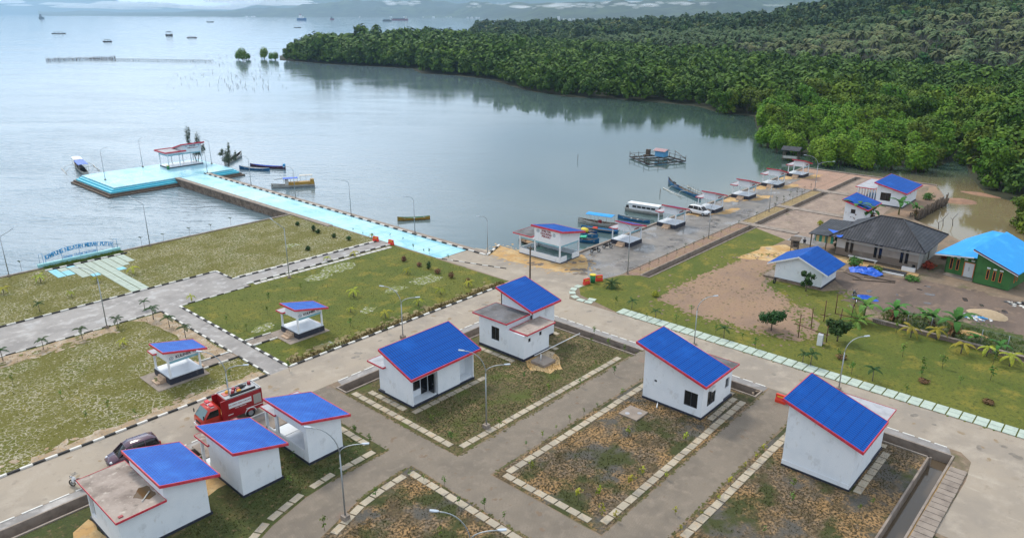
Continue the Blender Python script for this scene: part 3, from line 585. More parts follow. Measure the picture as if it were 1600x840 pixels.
# grey flags beside the path to the pier
for y0, y1 in ((96.35, 95.7), (91.9, 91.2)): slabs((47.6, y0), (71.6, y1), .7, 1.0, mat('pale_flagstone', (.50, .48, .45), .85, [('noise', 2, (.38, .36, .33), .5, .7)], None, W))

# black and white kerbs
def kerb(p0, p1, w=.22, h=.16, seg=1.0, name='kerb'):
    p0 = Vector(p0); p1 = Vector(p1); d = p1 - p0; L = d.length; d.normalize(); nrm = Vector((-d.y, d.x)); k = max(1, round(L / seg)); b = MB()
    for i in range(k):
        a = p0 + d * (i * L / k); c = p0 + d * ((i + 1) * L / k - .012); q = [a - nrm * w / 2, c - nrm * w / 2, c + nrm * w / 2, a + nrm * w / 2]
        b.hexa([(v.x, v.y) for v in q], [-.05] * 4, [h] * 4, i % 2)
    return struct(b.build(name, [M_['kw'], M_['kb']]))
kerb((0, 65.62), (34.2, 65.62), seg=.95); kerb((34.42, 65.6), (34.42, 72.0), w=.18); kerb((34.42, 73.4), (34.42, 91.3), w=.18); kerb((0, 91.5), (34.4, 91.5), w=.14, h=.1)
kerb((36.85, 65.62), (72.3, 65.62), seg=.95); kerb((36.8, 65.8), (36.8, 91.4), w=.26, seg=.95); kerb((36.9, 91.5), (46.9, 91.5), w=.14, h=.1)
kerb((0, 100.95), (46.6, 100.95), w=.2); kerb((46.62, 100.8), (46.62, 96.4), w=.2); kerb((46.62, 96.0), (72.3, 95.35), w=.2); kerb((46.9, 92.55), (72.3, 92.3), w=.2)
kerb((29.8, 119.75), (41.4, 119.75), w=.3, h=.2); kerb((78.75, 76.8), (78.75, 169.5), w=.26, h=.2, seg=1.25)
kerb((78.9, 76.5), (83.9, 78.6), w=.3, h=.25); kerb((72.62, 81.5), (76.2, 70), w=.12, h=.1)
kerb((31.1, 73.9), (34.3, 73.75), w=.16); kerb((29.9, 72.0), (34.3, 71.9), w=.16); kerb((37.0, 75.2), (40.2, 75.0), w=.16); kerb((37.0, 73.3), (40, 73.2), w=.16)
def dashes(p0, p1, n_):
    p0 = Vector(p0); p1 = Vector(p1); b = MB()
    for i in range(n_):
        a = p0.lerp(p1, (i + .1) / n_); c = p0.lerp(p1, (i + .85) / n_); d = (c - a).normalized(); nr = Vector((-d.y, d.x)) * .07
        q = [a - nr, c - nr, c + nr, a + nr]; b.hexa([(v.x, v.y) for v in q], [0.0] * 4, [.05] * 4)
    struct(b.build('road_edge_marking', M_['kw']))
dashes((0, 59.02), (32.2, 59.02), 17); dashes((38.3, 59.02), (66.6, 59.02), 17); dashes((67.0, 58.8), (67.0, 39.8), 15); dashes((67.0, 35.1), (67.0, 25.5), 7); dashes((67.0, 20.7), (67.0, 8.9), 9)
b = MB()
for p, q in (((86.9, 55.85), (122.6, 55.85)), ((124.4, 55.85), (139, 55.85)), ((141, 55.85), (157.6, 55.85))): b.box(p[0], q[0], 55.8, 55.93, 0, .10)
struct(b.build('kerb', M_['cop']))
b = MB().box(88.9, 181.0, 66.42, 66.85, -.4, .22).box(180.6, 181.05, 37.2, 66.42, -.4, .22).box(-60, 71.7, 121.15, 121.5, -.3, .16)
struct(b.build('quay_coping', M_['cop']))
# entry slabs over the near drain
b = MB()
for x0, x1 in ((14.6, 16.6), (22.6, 25.2), (28.4, 31.0)): b.box(x0, x1, 55.6, 58.3, .0, .11)
struct(b.build('drain_cover', M_['cop']))
struct(MB().box(30.42, 34.3, 72.05, 73.7, 0, .045).box(36.95, 39.98, 73.4, 75.0, 0, .045).build('kiosk_path', M_['cop']))

# ------------------------------------------------------------------ pier and platform (a single thing each)
t = thing('pier', 'long cyan painted pier with stone sides running out to the square platform', 'pier', (72.2, 77, 0))
def loc(o, x, y):   # shift world-built mesh into its parent's frame
    o.data.transform(Matrix.Translation((-x, -y, 0))); return o
b = MB().box(72.75, 78.6, 80.9, 169.4, -.05, .02)
loc(b.build('deck', M_['pier'], t), 72.2, 77)
b = MB()
b.box(71.75, 72.7, 121.6, 169.3, -3, -.05); b.box(78.62, 79.9, 121.6, 169.3, -3, -.3); b.box(78.62, 79.7, 77, 121.6, -3, -.3)
loc(b.build('stone_wall', M_['rubble'], t), 72.2, 77)
b = MB().box(71.62, 72.72, 109, 169.4, -.048, .14).box(78.9, 79.95, 77, 169.2, -.298, .10)
loc(b.build('coping', M_['cop'], t), 72.2, 77)
t = thing('platform', 'broad square cyan platform with turquoise steps at the end of the pier', 'platform', (58.4, 169.7, 0))
loc(MB().box(58.4, 86.3, 169.7, 188.8, -.25, .02).build('deck', M_['pier'], t), 58.4, 169.7)
b = MB()
for k in range(2):
    o_ = .62 * (k + 1); zt = -.30 * (k + 1)
    b.box(58.4 - o_, 86.3 + o_ * .6, 169.7 - o_, 169.7 - o_ + .62, zt - .35, zt)
    b.box(58.4 - o_, 58.4 - o_ + .62, 169.7 - o_ + .62, 188.8, zt - .35, zt)
    b.box(86.3 + (o_ - .62) * .6, 86.3 + o_ * .6, 169.7 - o_ + .62, 188.8, zt - .35, zt)
loc(b.build('steps', M_['step'], t), 58.4, 169.7)
b = MB().box(56.75, 87.4, 168.0, 189.6, -3.2, -.95).box(56.2, 87.9, 167.4, 189.8, -3.2, -1.3)
loc(b.build('base', M_['barnacle'], t), 58.4, 169.7)

# ------------------------------------------------------------------ building helpers (local frame = grid frame of the site)
def wall_panel(b, p0, p1, z0, za, zb, ops=(), th=.14, mi=0):
    """wall from p0 to p1 (plan), thickness inwards (left of direction), top za -> zb, openings (u0,u1,z0,z1)"""
    p0 = Vector(p0); p1 = Vector(p1); d = p1 - p0; L = d.length; d.normalize(); nr = Vector((-d.y, d.x)) * th
    cuts = sorted({0.0, L} | {u for o in ops for u in o[:2]})
    top = lambda u: za + (zb - za) * u / L
    def piece(u0, u1, a0, a1, c0, c1):
        P = p0 + d * u0; Q = p0 + d * u1; q = [P, Q, Q + nr, P + nr]
        b.hexa([(v.x, v.y) for v in q], [a0, a1, a1, a0], [c0, c1, c1, c0], mi)
    for u0, u1 in zip(cuts[:-1], cuts[1:]):
        hit = sorted([o for o in ops if o[0] <= u0 + 1e-6 and o[1] >= u1 - 1e-6], key=lambda o: o[2])
        z = z0
        for o in hit:
            if o[2] > z + 1e-4: piece(u0, u1, z, z, o[2], o[2])
            z = o[3]
        piece(u0, u1, z, z, top(u0), top(u1))
def window(parent, p0, p1, z0, z1, inset=.05, mull=1, fm=None, name='window'):
    """frame and dark pane set in an opening between plan points p0, p1 (outward normal = right of direction)"""
    p0 = Vector(p0); p1 = Vector(p1); d = p1 - p0; L = d.length; d.normalize(); nr = Vector((-d.y, d.x))
    a = p0 + nr * inset
    f = MB(); t = .05
    def bar(u0, u1, w0, w1, dep=.05):
        P = a + d * u0; Q = a + d * u1; q = [P, Q, Q + nr * dep, P + nr * dep]
        f.hexa([(v.x, v.y) for v in q], [w0] * 4, [w1] * 4)
    bar(0, L, z0, z0 + t); bar(0, L, z1 - t, z1); bar(0, t, z0 + t, z1 - t); bar(L - t, L, z0 + t, z1 - t)
    for k in range(mull): bar(L * (k + 1) / (mull + 1) - t / 2, L * (k + 1) / (mull + 1) + t / 2, z0 + t, z1 - t)
    fo = f.build(name, fm or M_['dkmetal'], parent)
    g = MB(); P = a + d * .02 + nr * .055; Q = a + d * (L - .02) + nr * .055; q = [P, Q, Q + nr * .015, P + nr * .015]
    g.hexa([(v.x, v.y) for v in q], [z0 + .02] * 4, [z1 - .02] * 4); g.build('pane', M_['glassdk'], fo)
    return fo
def shed_roof(parent, x0, x1, y0, y1, z, m, fasc=.24, th=.07, name='roof', fm=None, thf=.06):
    """z = heights at the four corners (x0y0, x1y0, x1y1, x0y1); returns roof"""
    q = [(x0, y0), (x1, y0), (x1, y1), (x0, y1)]
    r = MB().hexa(q, [a - th for a in z], list(z)).build(name, m, parent)
    f = MB(); e = thf
    zz = [a + .015 for a in z]; zl = [a - fasc for a in z]
    f.hexa([(x0 - e, y0 - e), (x1 + e, y0 - e), (x1 + e, y0 - .002), (x0 - e, y0 - .002)], [zl[0], zl[1], zl[1], zl[0]], [zz[0], zz[1], zz[1], zz[0]])
    f.hexa([(x0 - e, y1 + .002), (x1 + e, y1 + .002), (x1 + e, y1 + e), (x0 - e, y1 + e)], [zl[3], zl[2], zl[2], zl[3]], [zz[3], zz[2], zz[2], zz[3]])
    f.hexa([(x0 - e, y0), (x0 - .002, y0), (x0 - .002, y1), (x0 - e, y1)], [zl[0], zl[0], zl[3], zl[3]], [zz[0], zz[0], zz[3], zz[3]])
    f.hexa([(x1 + .002, y0), (x1 + e, y0), (x1 + e, y1), (x1 + .002, y1)], [zl[1], zl[1], zl[2], zl[2]], [zz[1], zz[1], zz[2], zz[2]])
    f.build('fascia', fm or M_['red'], r)
    return r
def slab_roof(parent, x0, x1, y0, y1, z, m, trim=True, th=.12, name='flat_roof'):
    r = MB().box(x0, x1, y0, y1, z - th, z).build(name, m, parent)
    if trim:
        e = .03; f = MB()
        for a in ((x0 - e, x1 + e, y0 - e, y0 - .002), (x0 - e, x1 + e, y1 + .002, y1 + e), (x0 - e, x0 - .002, y0, y1), (x1 + .002, x1 + e, y0, y1)): f.box(*a, z - th - .02, z + .03)
        f.build('edge_trim', M_['red'], r)
    return r
def plinth(parent, x0, x1, y0, y1, h=.22, e=.05, m=None):
    return MB().box(x0 - e, x1 + e, y0 - e, y1 + e, -.1, h).build('plinth', m or M_['black'], parent)
def house_walls(parent, x0, x1, y0, y1, z, ops={}, m=None, name='wall', z0=.22):
    """z heights (x0y0, x1y0, x1y1, x0y1); ops keyed 's','e','n','w' with (u0,u1,z0,z1) measured along the panel, ccw"""
    b = MB(); c = [(x0, y0), (x1, y0), (x1, y1), (x0, y1)]
    for i, k in enumerate('senw'):
        p, q = c[i], c[(i + 1) % 4]
        # trim the north/south panels so that corners butt
        if k in 'sn':
            wall_panel(b, p, q, z0, z[i], z[(i + 1) % 4], ops.get(k, ()))
        else:
            dd = .14 if k == 'e' else -.14
            P = (p[0], p[1] + dd); Q = (q[0], q[1] - dd); L = abs(q[1] - p[1])
            za = z[i] + (z[(i + 1) % 4] - z[i]) * .14 / L; zb = z[(i + 1) % 4] - (z[(i + 1) % 4] - z[i]) * .14 / L
            wall_panel(b, P, Q, z0, za, zb, [(o[0] - .14, o[1] - .14, o[2], o[3]) for o in ops.get(k, ())])
    return b.build(name, m or M_['white'], parent)
def column(parent, x, y, z0, z1, s=.16, m=None):
    return MB().box(x - s / 2, x + s / 2, y - s / 2, y + s / 2, z0, z1).build('column', m or M_['white'], parent)
def emblem(parent, loc_, rot, r=.26):
    b = MB(); n = 20
    for k in range(n):
        a0, a1 = 2 * math.pi * k / n, 2 * math.pi * (k + 1) / n
        b.add([(r * math.cos(a0), r * math.sin(a0), 0), (r * math.cos(a1), r * math.sin(a1), 0), (r * .78 * math.cos(a1), r * .78 * math.sin(a1), 0), (r * .78 * math.cos(a0), r * .78 * math.sin(a0), 0)], [(0, 1, 2, 3)])
    for k in range(3):   # wave lines and a fish-like lozenge inside the ring
        y = -.32 * r + k * .2 * r
        b.add([(-.55 * r, y - .04 * r, 0), (.55 * r, y - .04 * r, 0), (.55 * r, y + .05 * r, 0), (-.55 * r, y + .05 * r, 0)], [(0, 1, 2, 3)])
    b.add([(-.3 * r, .38 * r, 0), (.05 * r, .24 * r, 0), (.4 * r, .38 * r, 0), (.05 * r, .54 * r, 0)], [(0, 1, 2, 3)])
    o = b.build('emblem', M_['emblem'], parent); o.location = loc_; o.rotation_euler = rot; return o
RS = (R(90), 0, 0)           # lettering on a wall facing -Y
RW = (R(90), 0, R(-90))      # lettering on a wall facing -X
RE = (R(90), 0, R(90))

# ---- centre house (wide blue roof sloping to the porch side)
def house_c():
    t = thing('house', 'white house with wide blue roof, dark open door and a porch facing the lamp', 'house', (40, 49, 0))
    plinth(t, 0, 8.3, 0, 5.2)
    top = lambda y: 3.42 + (4.95 - 3.42) * y / 4.1
    house_walls(t, 0, 8.3, 1.15, 4.2, (top(1.15), top(1.15), top(4.2), top(4.2)), {'s': [(.5, 2.0, 1.0, 2.45), (2.05, 2.95, .22, 2.45), (6.2, 6.6, .9, 2.5)]})
    # side wall wings and front face between the two porches
    b = MB(); wall_panel(b, (0, 1.148), (0, 0), .22, top(1.15), top(0), th=.14)
    wall_panel(b, (8.3, 0), (8.3, 1.148), .22, top(0), top(1.15)); wall_panel(b, (3.3, 0), (6.3, 0), .22, top(0), top(0))
    wall_panel(b, (3.3, 1.148), (3.3, .142), .22, top(1.15), top(.14)); wall_panel(b, (6.3, .142), (6.3, 1.148), .22, top(.14), top(1.15))
    b.box(0, 3.298, .0, .14, 2.75, top(0)); b.box(6.302, 8.16, .0, .14, 2.75, top(0)); b.build('porch_wall', M_['white'], t)
    house_walls(t, .15, 8.15, 4.202, 5.2, (3.0,) * 4, name='rear_wall')
    MB().box(.1, 3.2, .1, 1.1, .22, .34).build('porch_floor', M_['floor'], t); MB().box(6.4, 8.2, .1, 1.1, .22, .34).build('porch_floor', M_['floor'], t)
    window(t, (.5, 1.15), (2.0, 1.15), 1.0, 2.45); window(t, (6.2, 1.15), (6.6, 1.15), .9, 2.5, mull=0)
    d = MB().box(2.96, 3.02, .25, 1.08, .36, 2.42).build('door', M_['glassdk'], t); MB().box(2.90, 2.955, .30, .36, 1.3, 1.42).build('handle', M_['metal'], d)
    MB().box(2.07, 2.93, 1.2, 1.24, .36, 2.42).build('doorway', M_['glassdk'], t)
    shed_roof(t, -.45, 8.85, -.5, 4.25, (3.42, 3.42, 5.1, 5.1), M_['blue'])
    slab_roof(t, -.35, 8.5, 3.9, 6.35, 3.15, M_['slabgrey'])
    return t
house_c()
# ---- two storey-like house with dark slab (behind, beside the drain)
def house_b():
    t = thing('house', 'tall white house with a dark flat roof, a rust stained flat roof and blue roof', 'house', (54.7, 47.7, 0))
    MB().box(-.05, 4.35, -.05, 6.8, -.1, .30).box(4.35, 7.9, 2.25, 6.8, -.1, .30).build('plinth', M_['black'], t)
    house_walls(t, 0, 4.3, 0, 2.5, (3.05,) * 4, {'s': [(.75, 1.15, 2.05, 2.5), (2.6, 3.0, 2.25, 2.7)]}, z0=.3, name='front_wall')
    for u in ((.75, 2.05), (2.6, 2.25)): window(t, (u[0], 0), (u[0] + .4, 0), u[1], u[1] + .45, mull=0)
    house_walls(t, 0, 4.0, 2.503, 6.75, (3.78,) * 4, {'w': [(1.9, 3.1, 1.3, 2.9)]}, z0=.3)
    window(t, (0, 6.753 - 1.9 + .0), (0, 6.753 - 3.1 + .0), 1.3, 2.9, mull=1)
    top = lambda y: 4.45 + (5.9 - 4.45) * (y - 1.7) / 5.0
    b = MB()
    wall_panel(b, (4.0, 2.1), (7.8, 2.1), .3, top(2.1), top(2.1)); wall_panel(b, (7.8, 2.242), (7.8, 6.7), .3, top(2.24), top(6.7))
    wall_panel(b, (7.8, 6.7), (3.6, 6.7), 3.7, top(6.7), top(6.7)); wall_panel(b, (3.6, 6.7), (3.6, 2.1), 3.72, top(6.7), top(2.1))
    wall_panel(b, (7.65, 6.72), (4.05, 6.72), .3, 3.7, 3.7)
    b.build('tower_wall', M_['white'], t)
    shed_roof(t, 3.1, 8.2, 1.5, 7.0, (4.5, 4.5, 6.1, 6.1), M_['blue'])
    slab_roof(t, -.35, 3.58, 2.25, 7.45, 3.92, M_['slabdark'])
    slab_roof(t, .2, 5.0, -.3, 2.23, 3.2, M_['slab'])
    return t
house_b()
def house_d():
    t = thing('house', 'white house with large square dark window under a blue roof, between two grey paths', 'house', (56.7, 27.4, 0))
    plinth(t, 0, 6.2, 0, 6.4)
    top = lambda y: 3.85 + (6.05 - 3.85) * (y + .55) / 7.4
    house_walls(t, 0, 4.4, 0, 6.4, (top(0), top(0), top(6.4), top(6.4)), {'w': [(4.5, 5.9, .95, 2.5), (1.2, 1.5, 2.2, 2.42)], 's': [(1.0, 2.6, .9, 2.5)]})
    window(t, (0, 6.4 - 4.5), (0, 6.4 - 5.9), .95, 2.5); window(t, (0, 5.2), (0, 4.9), 2.2, 2.42, mull=0); window(t, (1.0, 0), (2.6, 0), .9, 2.5)
    house_walls(t, 4.402, 6.2, .15, 6.3, (2.85,) * 4, {'s': [(.5, 1.3, 1.2, 2.3)]}, name='rear_wall')
    MB().box(1.2, 1.9, -.32, -.02, 2.55, 2.95).build('air_conditioner', M_['pwhite'], t)
    shed_roof(t, -.75, 4.15, -.6, 6.95, (3.95, 3.95, 6.15, 6.15), M_['blue'])
    slab_roof(t, 3.9, 7.5, .1, 6.5, 3.0, M_['slabdark'])
    MB().box(4.2, 4.6, .3, 1.7, 3.003, 3.06).box(4.7, 5.0, .9, 1.1, 3.003, 3.05).build('roof_debris', M_['pwhite'], t)
    # drain pipe on the ground
    MB().tube([(-.1, 4.6, .12), (-.9, 4.2, .08)], .06).build('drain_pipe', M_['pwhite'], t)
    return t
house_d()
def house_e():
    t = thing('house', 'white house with blank left wall, long blue roof and pale flat roof, lower right', 'house', (54.7, 13.3, 0))
    plinth(t, 0, 8.2, 0, 5.5)
    top = lambda y: 4.1 + (6.2 - 4.1) * (y + .6) / 6.4
    house_walls(t, 0, 5.4, 0, 5.5, (top(0), top(0), top(5.5), top(5.5)), {'s': [(4.5, 4.95, 2.0, 3.6)]})
    window(t, (4.5, 0), (4.95, 0), 2.0, 3.6, mull=0)
    house_walls(t, 5.402, 8.2, .05, 5.45, (2.95,) * 4, {'s': [(.5, 1.0, 1.9, 2.5)]}, name='rear_wall')
    window(t, (5.902, .05), (6.402, .05), 1.9, 2.5, mull=0)
    MB().box(-.09, -.052, .0, 5.5, .22, .62).build('skirting', M_['white'], t)
    shed_roof(t, -.45, 5.6, -.65, 5.9, (4.15, 4.15, 6.35, 6.35), M_['blue'])
    slab_roof(t, 5.2, 10.2, -.15, 5.6, 3.1, M_['slabgrey'])
    return t
house_e()

# ---- open stalls: shed roof falling towards +X, small flat roof at the back
def stall_roof(t, x0, x1, y0, y1, zh, zl, m, fasc=.22): return shed_roof(t, x0, x1, y0, y1, (zh, zl, zl, zh), m, fasc)
def stall_f():
    t = thing('shop_building', 'white shop building with blue tiled roof and large rust stained flat roof', 'building', (13.0, 48.3, 0))
    plinth(t, 0, 6.4, 0, 6.2)
    tp = lambda x: 4.42 - (4.42 - 3.2) * (x - 2.85) / 4.25
    b = MB()
    wall_panel(b, (0, 0), (3.25, 0), .22, 3.0, 3.0); wall_panel(b, (3.25, 0), (6.3, 0), .22, tp(3.25), tp(6.3))
    wall_panel(b, (6.3, .001), (6.3, 6.0), .22, tp(6.3), tp(6.3)); wall_panel(b, (6.158, 6.0), (3.25, 6.0), .22, tp(6.16), tp(3.25))
    wall_panel(b, (3.24, 6.0), (0, 6.0), 2.6, 3.0, 3.0)
    wall_panel(b, (0, 4.7), (0, .142), .22, 3.0, 3.0); wall_panel(b, (3.25, 5.86), (3.25, .142), 3.02, tp(3.25), tp(3.25))
    wall_panel(b, (0, 5.7), (0, 4.702), .22, .75, .75)
    b.build('wall', M_['white'], t)
    column(t, .12, 5.85, .22, 3.0, .22); column(t, 2.6, 5.85, .22, 2.6, .22)
    MB().box(.15, 6.1, .15, 5.8, .22, .3).build('floor', M_['floor'], t)
    stall_roof(t, 2.95, 7.2, -.4, 6.15, 4.55, 3.3, M_['tile'])
    r = slab_roof(t, -.2, 3.24, -.3, 7.0, 3.13, M_['slab'])
    MB().tube([(2.0, .75, 3.17), (2.85, 1.55, 3.19)], .05).build('pipe', M_['wboat'], r)
    MB().box(.15, .45, .05, .28, 3.132, 3.2).build('brick', M_['inkred'], r)
    sheetm = mat('roof_puddle', (.12, .075, .035), .08)
    sheet('rain_puddle', wob([(1.7, 1.7), (2.5, 2.6), (3.1, 2.5), (3.05, .9), (2.5, .7)], .06, .3, 3), 3.136, sheetm, kind=None, parent=r)
    return t
stall_f()
def stall_g():
    t = thing('shop_building', 'closed white shop building with blue tiled roof, middle of the row of three', 'building', (22.0, 48.3, 0))
    plinth(t, 0, 3.5, 0, 6.9)
    tp = lambda x: 4.35 - (4.35 - 3.2) * (x + .4) / 4.3
    b = MB()
    wall_panel(b, (0, 0), (3.4, 0), .22, tp(0), tp(3.4)); wall_panel(b, (3.4, .001), (3.4, 5.3), .22, tp(3.4), tp(3.4)); wall_panel(b, (3.258, 5.3), (0, 5.3), 2.6, tp(3.26), tp(0))
    wall_panel(b, (0, 5.158), (0, .142), .22, tp(0), tp(0)); wall_panel(b, (3.258, 5.3), (0.0, 5.3), .22, .9, .9)
    b.build('wall', M_['white'], t)
    column(t, .12, 6.6, .22, 2.6, .2); column(t, 3.2, 6.6, .22, 2.6, .2)
    MB().box(.0, 3.4, 5.31, 6.8, .22, .34).build('floor', M_['floor'], t)
    stall_roof(t, -.55, 4.0, -.4, 5.5, 4.5, 3.25, M_['tile'])
    slab_roof(t, -.15, 3.6, 4.9, 7.2, 2.72, M_['slab'])
    return t
stall_g()
def stall_h():
    t = thing('shop_building', 'white shop building with blue tiled roof and open side showing its tiled floor', 'building', (28.0, 48.3, 0))
    plinth(t, 0, 3.5, 0, 6.9)
    tp = lambda x: 4.35 - (4.35 - 3.2) * (x + .4) / 4.3
    b = MB()
    wall_panel(b, (0, 0), (3.4, 0), .22, tp(0), tp(3.4)); wall_panel(b, (3.4, .001), (3.4, 5.0), .22, tp(3.4), tp(3.4)); wall_panel(b, (3.258, 5.0), (0, 5.0), 2.7, tp(3.26), tp(0))
    wall_panel(b, (0, 4.858), (0, .142), .22, tp(0), tp(0), [(.25, 4.35, 1.15, 2.95)])
    wall_panel(b, (.0, 6.7), (0, 5.1), .22, 1.1, 1.1)
    b.build('wall', M_['white'], t)
    for x, y in ((.1, 6.6), (3.3, 6.6), (.1, 4.95)): column(t, x, y, .22, 2.85, .2)
    MB().box(.0, 3.4, 5.1, 6.8, .22, .34).box(.15, 3.25, .15, 5.0, .22, .34).build('floor', M_['floor'], t)
    stall_roof(t, -.55, 4.1, -.4, 5.5, 4.5, 3.25, M_['tile'])
    slab_roof(t, -.15, 3.6, 4.7, 7.0, 2.97, M_['slabgrey'])
    return t
stall_h()

# ---- kiosks and promenade huts share one plan
def kiosk(label, loc_, kuliner, roofm, front_step=True, group=None, name='kiosk'):
    t = thing(name, label, 'kiosk' if kuliner else 'hut', (*loc_, 0), 0, group)
    MB().box(-.08, 3.48, -.08, 3.68, -.1, .68).build('plinth', M_['black'], t)
    MB().box(-.02, 3.42, -.02, 3.62, .68, .78).build('floor', M_['floor'], t)
    zc = 2.55
    for x, y in ((.1, .1), (3.3, .1), (.1, 3.5), (3.3, 3.5)): column(t, x, y, .78, zc, .17)
    tp = (lambda x: 3.86 - 1.0 * (x + .5) / 4.4) if kuliner else (lambda x: 4.0 - 1.2 * (x + .5) / 4.4)
    b = MB()
    wall_panel(b, (0, 0), (3.4, 0), zc, tp(0), tp(3.4), th=.12); wall_panel(b, (3.4, .121), (3.4, 2.3), zc, tp(3.4), tp(3.4), th=.12)
    wall_panel(b, (3.4, 2.42), (0, 2.42), zc - .1, tp(3.4), tp(0), th=.12); wall_panel(b, (0, 2.3), (0, .121), zc, tp(0), tp(0), th=.12)
    b.build('upper_wall', M_['white'], t)
    b = MB().box(.19, 3.21, .02, .1, zc - .26, zc - .002).box(3.3, 3.38, .19, 3.4, zc - .2, zc - .002).box(.19, 3.21, 3.5, 3.58, zc - .2, zc - .002).box(.02, .10, 2.45, 3.4, zc - .12, zc - .002); b.build('beam', M_['beam'], t)
    stall_roof(t, -.45, 3.95, -.45, 2.65, *((3.98, 2.98) if kuliner else (4.12, 2.92)), roofm, .2)
    slab_roof(t, -.3, 3.6, 2.66, 4.0, zc + .14, M_['slabgrey'], th=.12)
    b = MB()
    for k in range(3): b.box(-.35 - .35 * k, -.02 - .33 * k, .9, 2.2, -.05, .60 - .2 * k)
    b.build('steps', M_['tan'] if kuliner else M_['tan'], t)
    if kuliner:
        b = MB()
        for k in range(2): b.box(3.5 + .35 * k, 3.85 + .35 * k, 1.3, 2.6, -.05, .5 - .22 * k)
        b.build('rear_steps', M_['tan'], t)
        text('lettering', 'KULINER', .42, M_['ink'], t, (1.65, -.03, 2.86), RS, sx=.95)
        emblem(t, (.42, -.012, 2.84), RS, .21); emblem(t, (2.85, -.012, 2.92), RS, .20)
        MB().box(-1.5, 3.9, -.55, 4.1, -.02, .05).box(-1.5, 0, .5, 2.6, -.02, .055).build('apron', M_['cop'], t)
    else:
        text('lettering', 'KULINER', .34, M_['inkred'], t, (1.75, -.03, 2.80), RS)
    return t
kiosk('white KULINER kiosk with blue roof and tan steps standing on the left speckled lawn', (26.5, 71.0), True, M_['tile'])
kiosk('white KULINER kiosk with blue roof and tan steps standing on the central lawn', (41.5, 71.0), True, M_['tile'])
HL = ['nearest the large shelter and the motorcycles', 'between the first hut and the white car', 'right behind the white car', 'third from the far end of the promenade', 'second from the far end of the promenade', 'farthest along the promenade, by the mangroves']
for lab, x in zip(HL, (97.5, 111.8, 126.2, 140.7, 155.1, 168.8)):
    kiosk('open white hut on black base, ' + lab, (x, 62.3), False, M_['blue_y'], group='open huts along the promenade', name='hut')
# ---- boat shelter
def shelter():
    t = thing('boat_shelter', 'large open white shelter with red edged blue and grey roofs at the water edge', 'shelter', (83.3, 65.5, 0))
    W_, D_ = 4.8, 8.2
    plinth(t, 0, W_, 0, D_, .12, .06)
    b = MB(); H_ = .95
    wall_panel(b, (0, D_), (0, 0), .12, H_, H_, th=.12); wall_panel(b, (.121, 0), (1.7, 0), .12, H_, H_, th=.12); wall_panel(b, (3.1, 0), (W_, 0), .12, H_, H_, th=.12)
    wall_panel(b, (W_, .121), (W_, D_), .12, H_, H_, th=.12); wall_panel(b, (W_ - .121, D_), (.121, D_), .12, H_, H_, th=.12)
    b.build('parapet', M_['white'], t)
    MB().box(.12, W_ - .12, .12, D_ - .12, .12, .16).build('floor', mat('wet_green_floor', (.06, .15, .13), .25, [('noise', .8, (.25, .33, .33), .55, .66)]), t)
    for x, y in ((.1, .1), (W_ - .1, .1), (.1, 5.0), (W_ - .1, 5.0), (.1, D_ - .1), (W_ - .1, D_ - .1)): column(t, x, y, H_ - .05, 2.75, .2)
    tp = lambda x: 5.05 - 1.05 * (x + .3) / 5.6
    b = MB(); wall_panel(b, (0, 0), (W_, 0), 2.75, tp(0), tp(W_)); wall_panel(b, (W_, .141), (W_, 5.1), 2.75, tp(W_), tp(W_)); wall_panel(b, (W_ - .141, 5.1), (0, 5.1), 2.9, tp(W_ - .14), tp(0)); wall_panel(b, (0, 4.959), (0, .141), 2.75, tp(0), tp(0))
    b.box(0, .14, 5.101, D_, 2.75, 3.1); b.box(W_ - .14, W_, 5.101, D_, 2.75, 3.1); b.box(.141, W_ - .141, D_ - .14, D_, 2.75, 3.1)
    b.build('upper_wall', M_['white'], t)
    b = MB().box(.02, .1, .2, D_ - .2, 2.5, 2.748).box(W_ - .1, W_ - .02, .2, D_ - .2, 2.5, 2.748).box(.2, W_ - .2, .02, .1, 2.5, 2.748).box(.2, W_ - .2, D_ - .1, D_ - .02, 2.5, 2.748); b.build('beam', M_['beam'], t)
    stall_roof(t, -.3, 5.4, -.6, 5.5, 5.25, 4.15, M_['blue_y'], .28)
    slab_roof(t, -.3, 5.2, 5.52, D_ + 1.1, 3.25, M_['slabdark'])
    for i, s_ in enumerate(('SHELTER', 'DOCKING', 'PERAHU')): text('lettering', s_, .46, M_['inkred'], t, (-.03, 2.75, 4.55 - .42 * i), RW)
    emblem(t, (-.012, 4.35, 4.4), RW, .26); emblem(t, (-.012, 1.2, 4.25), RW, .26)
    return t
shelter()
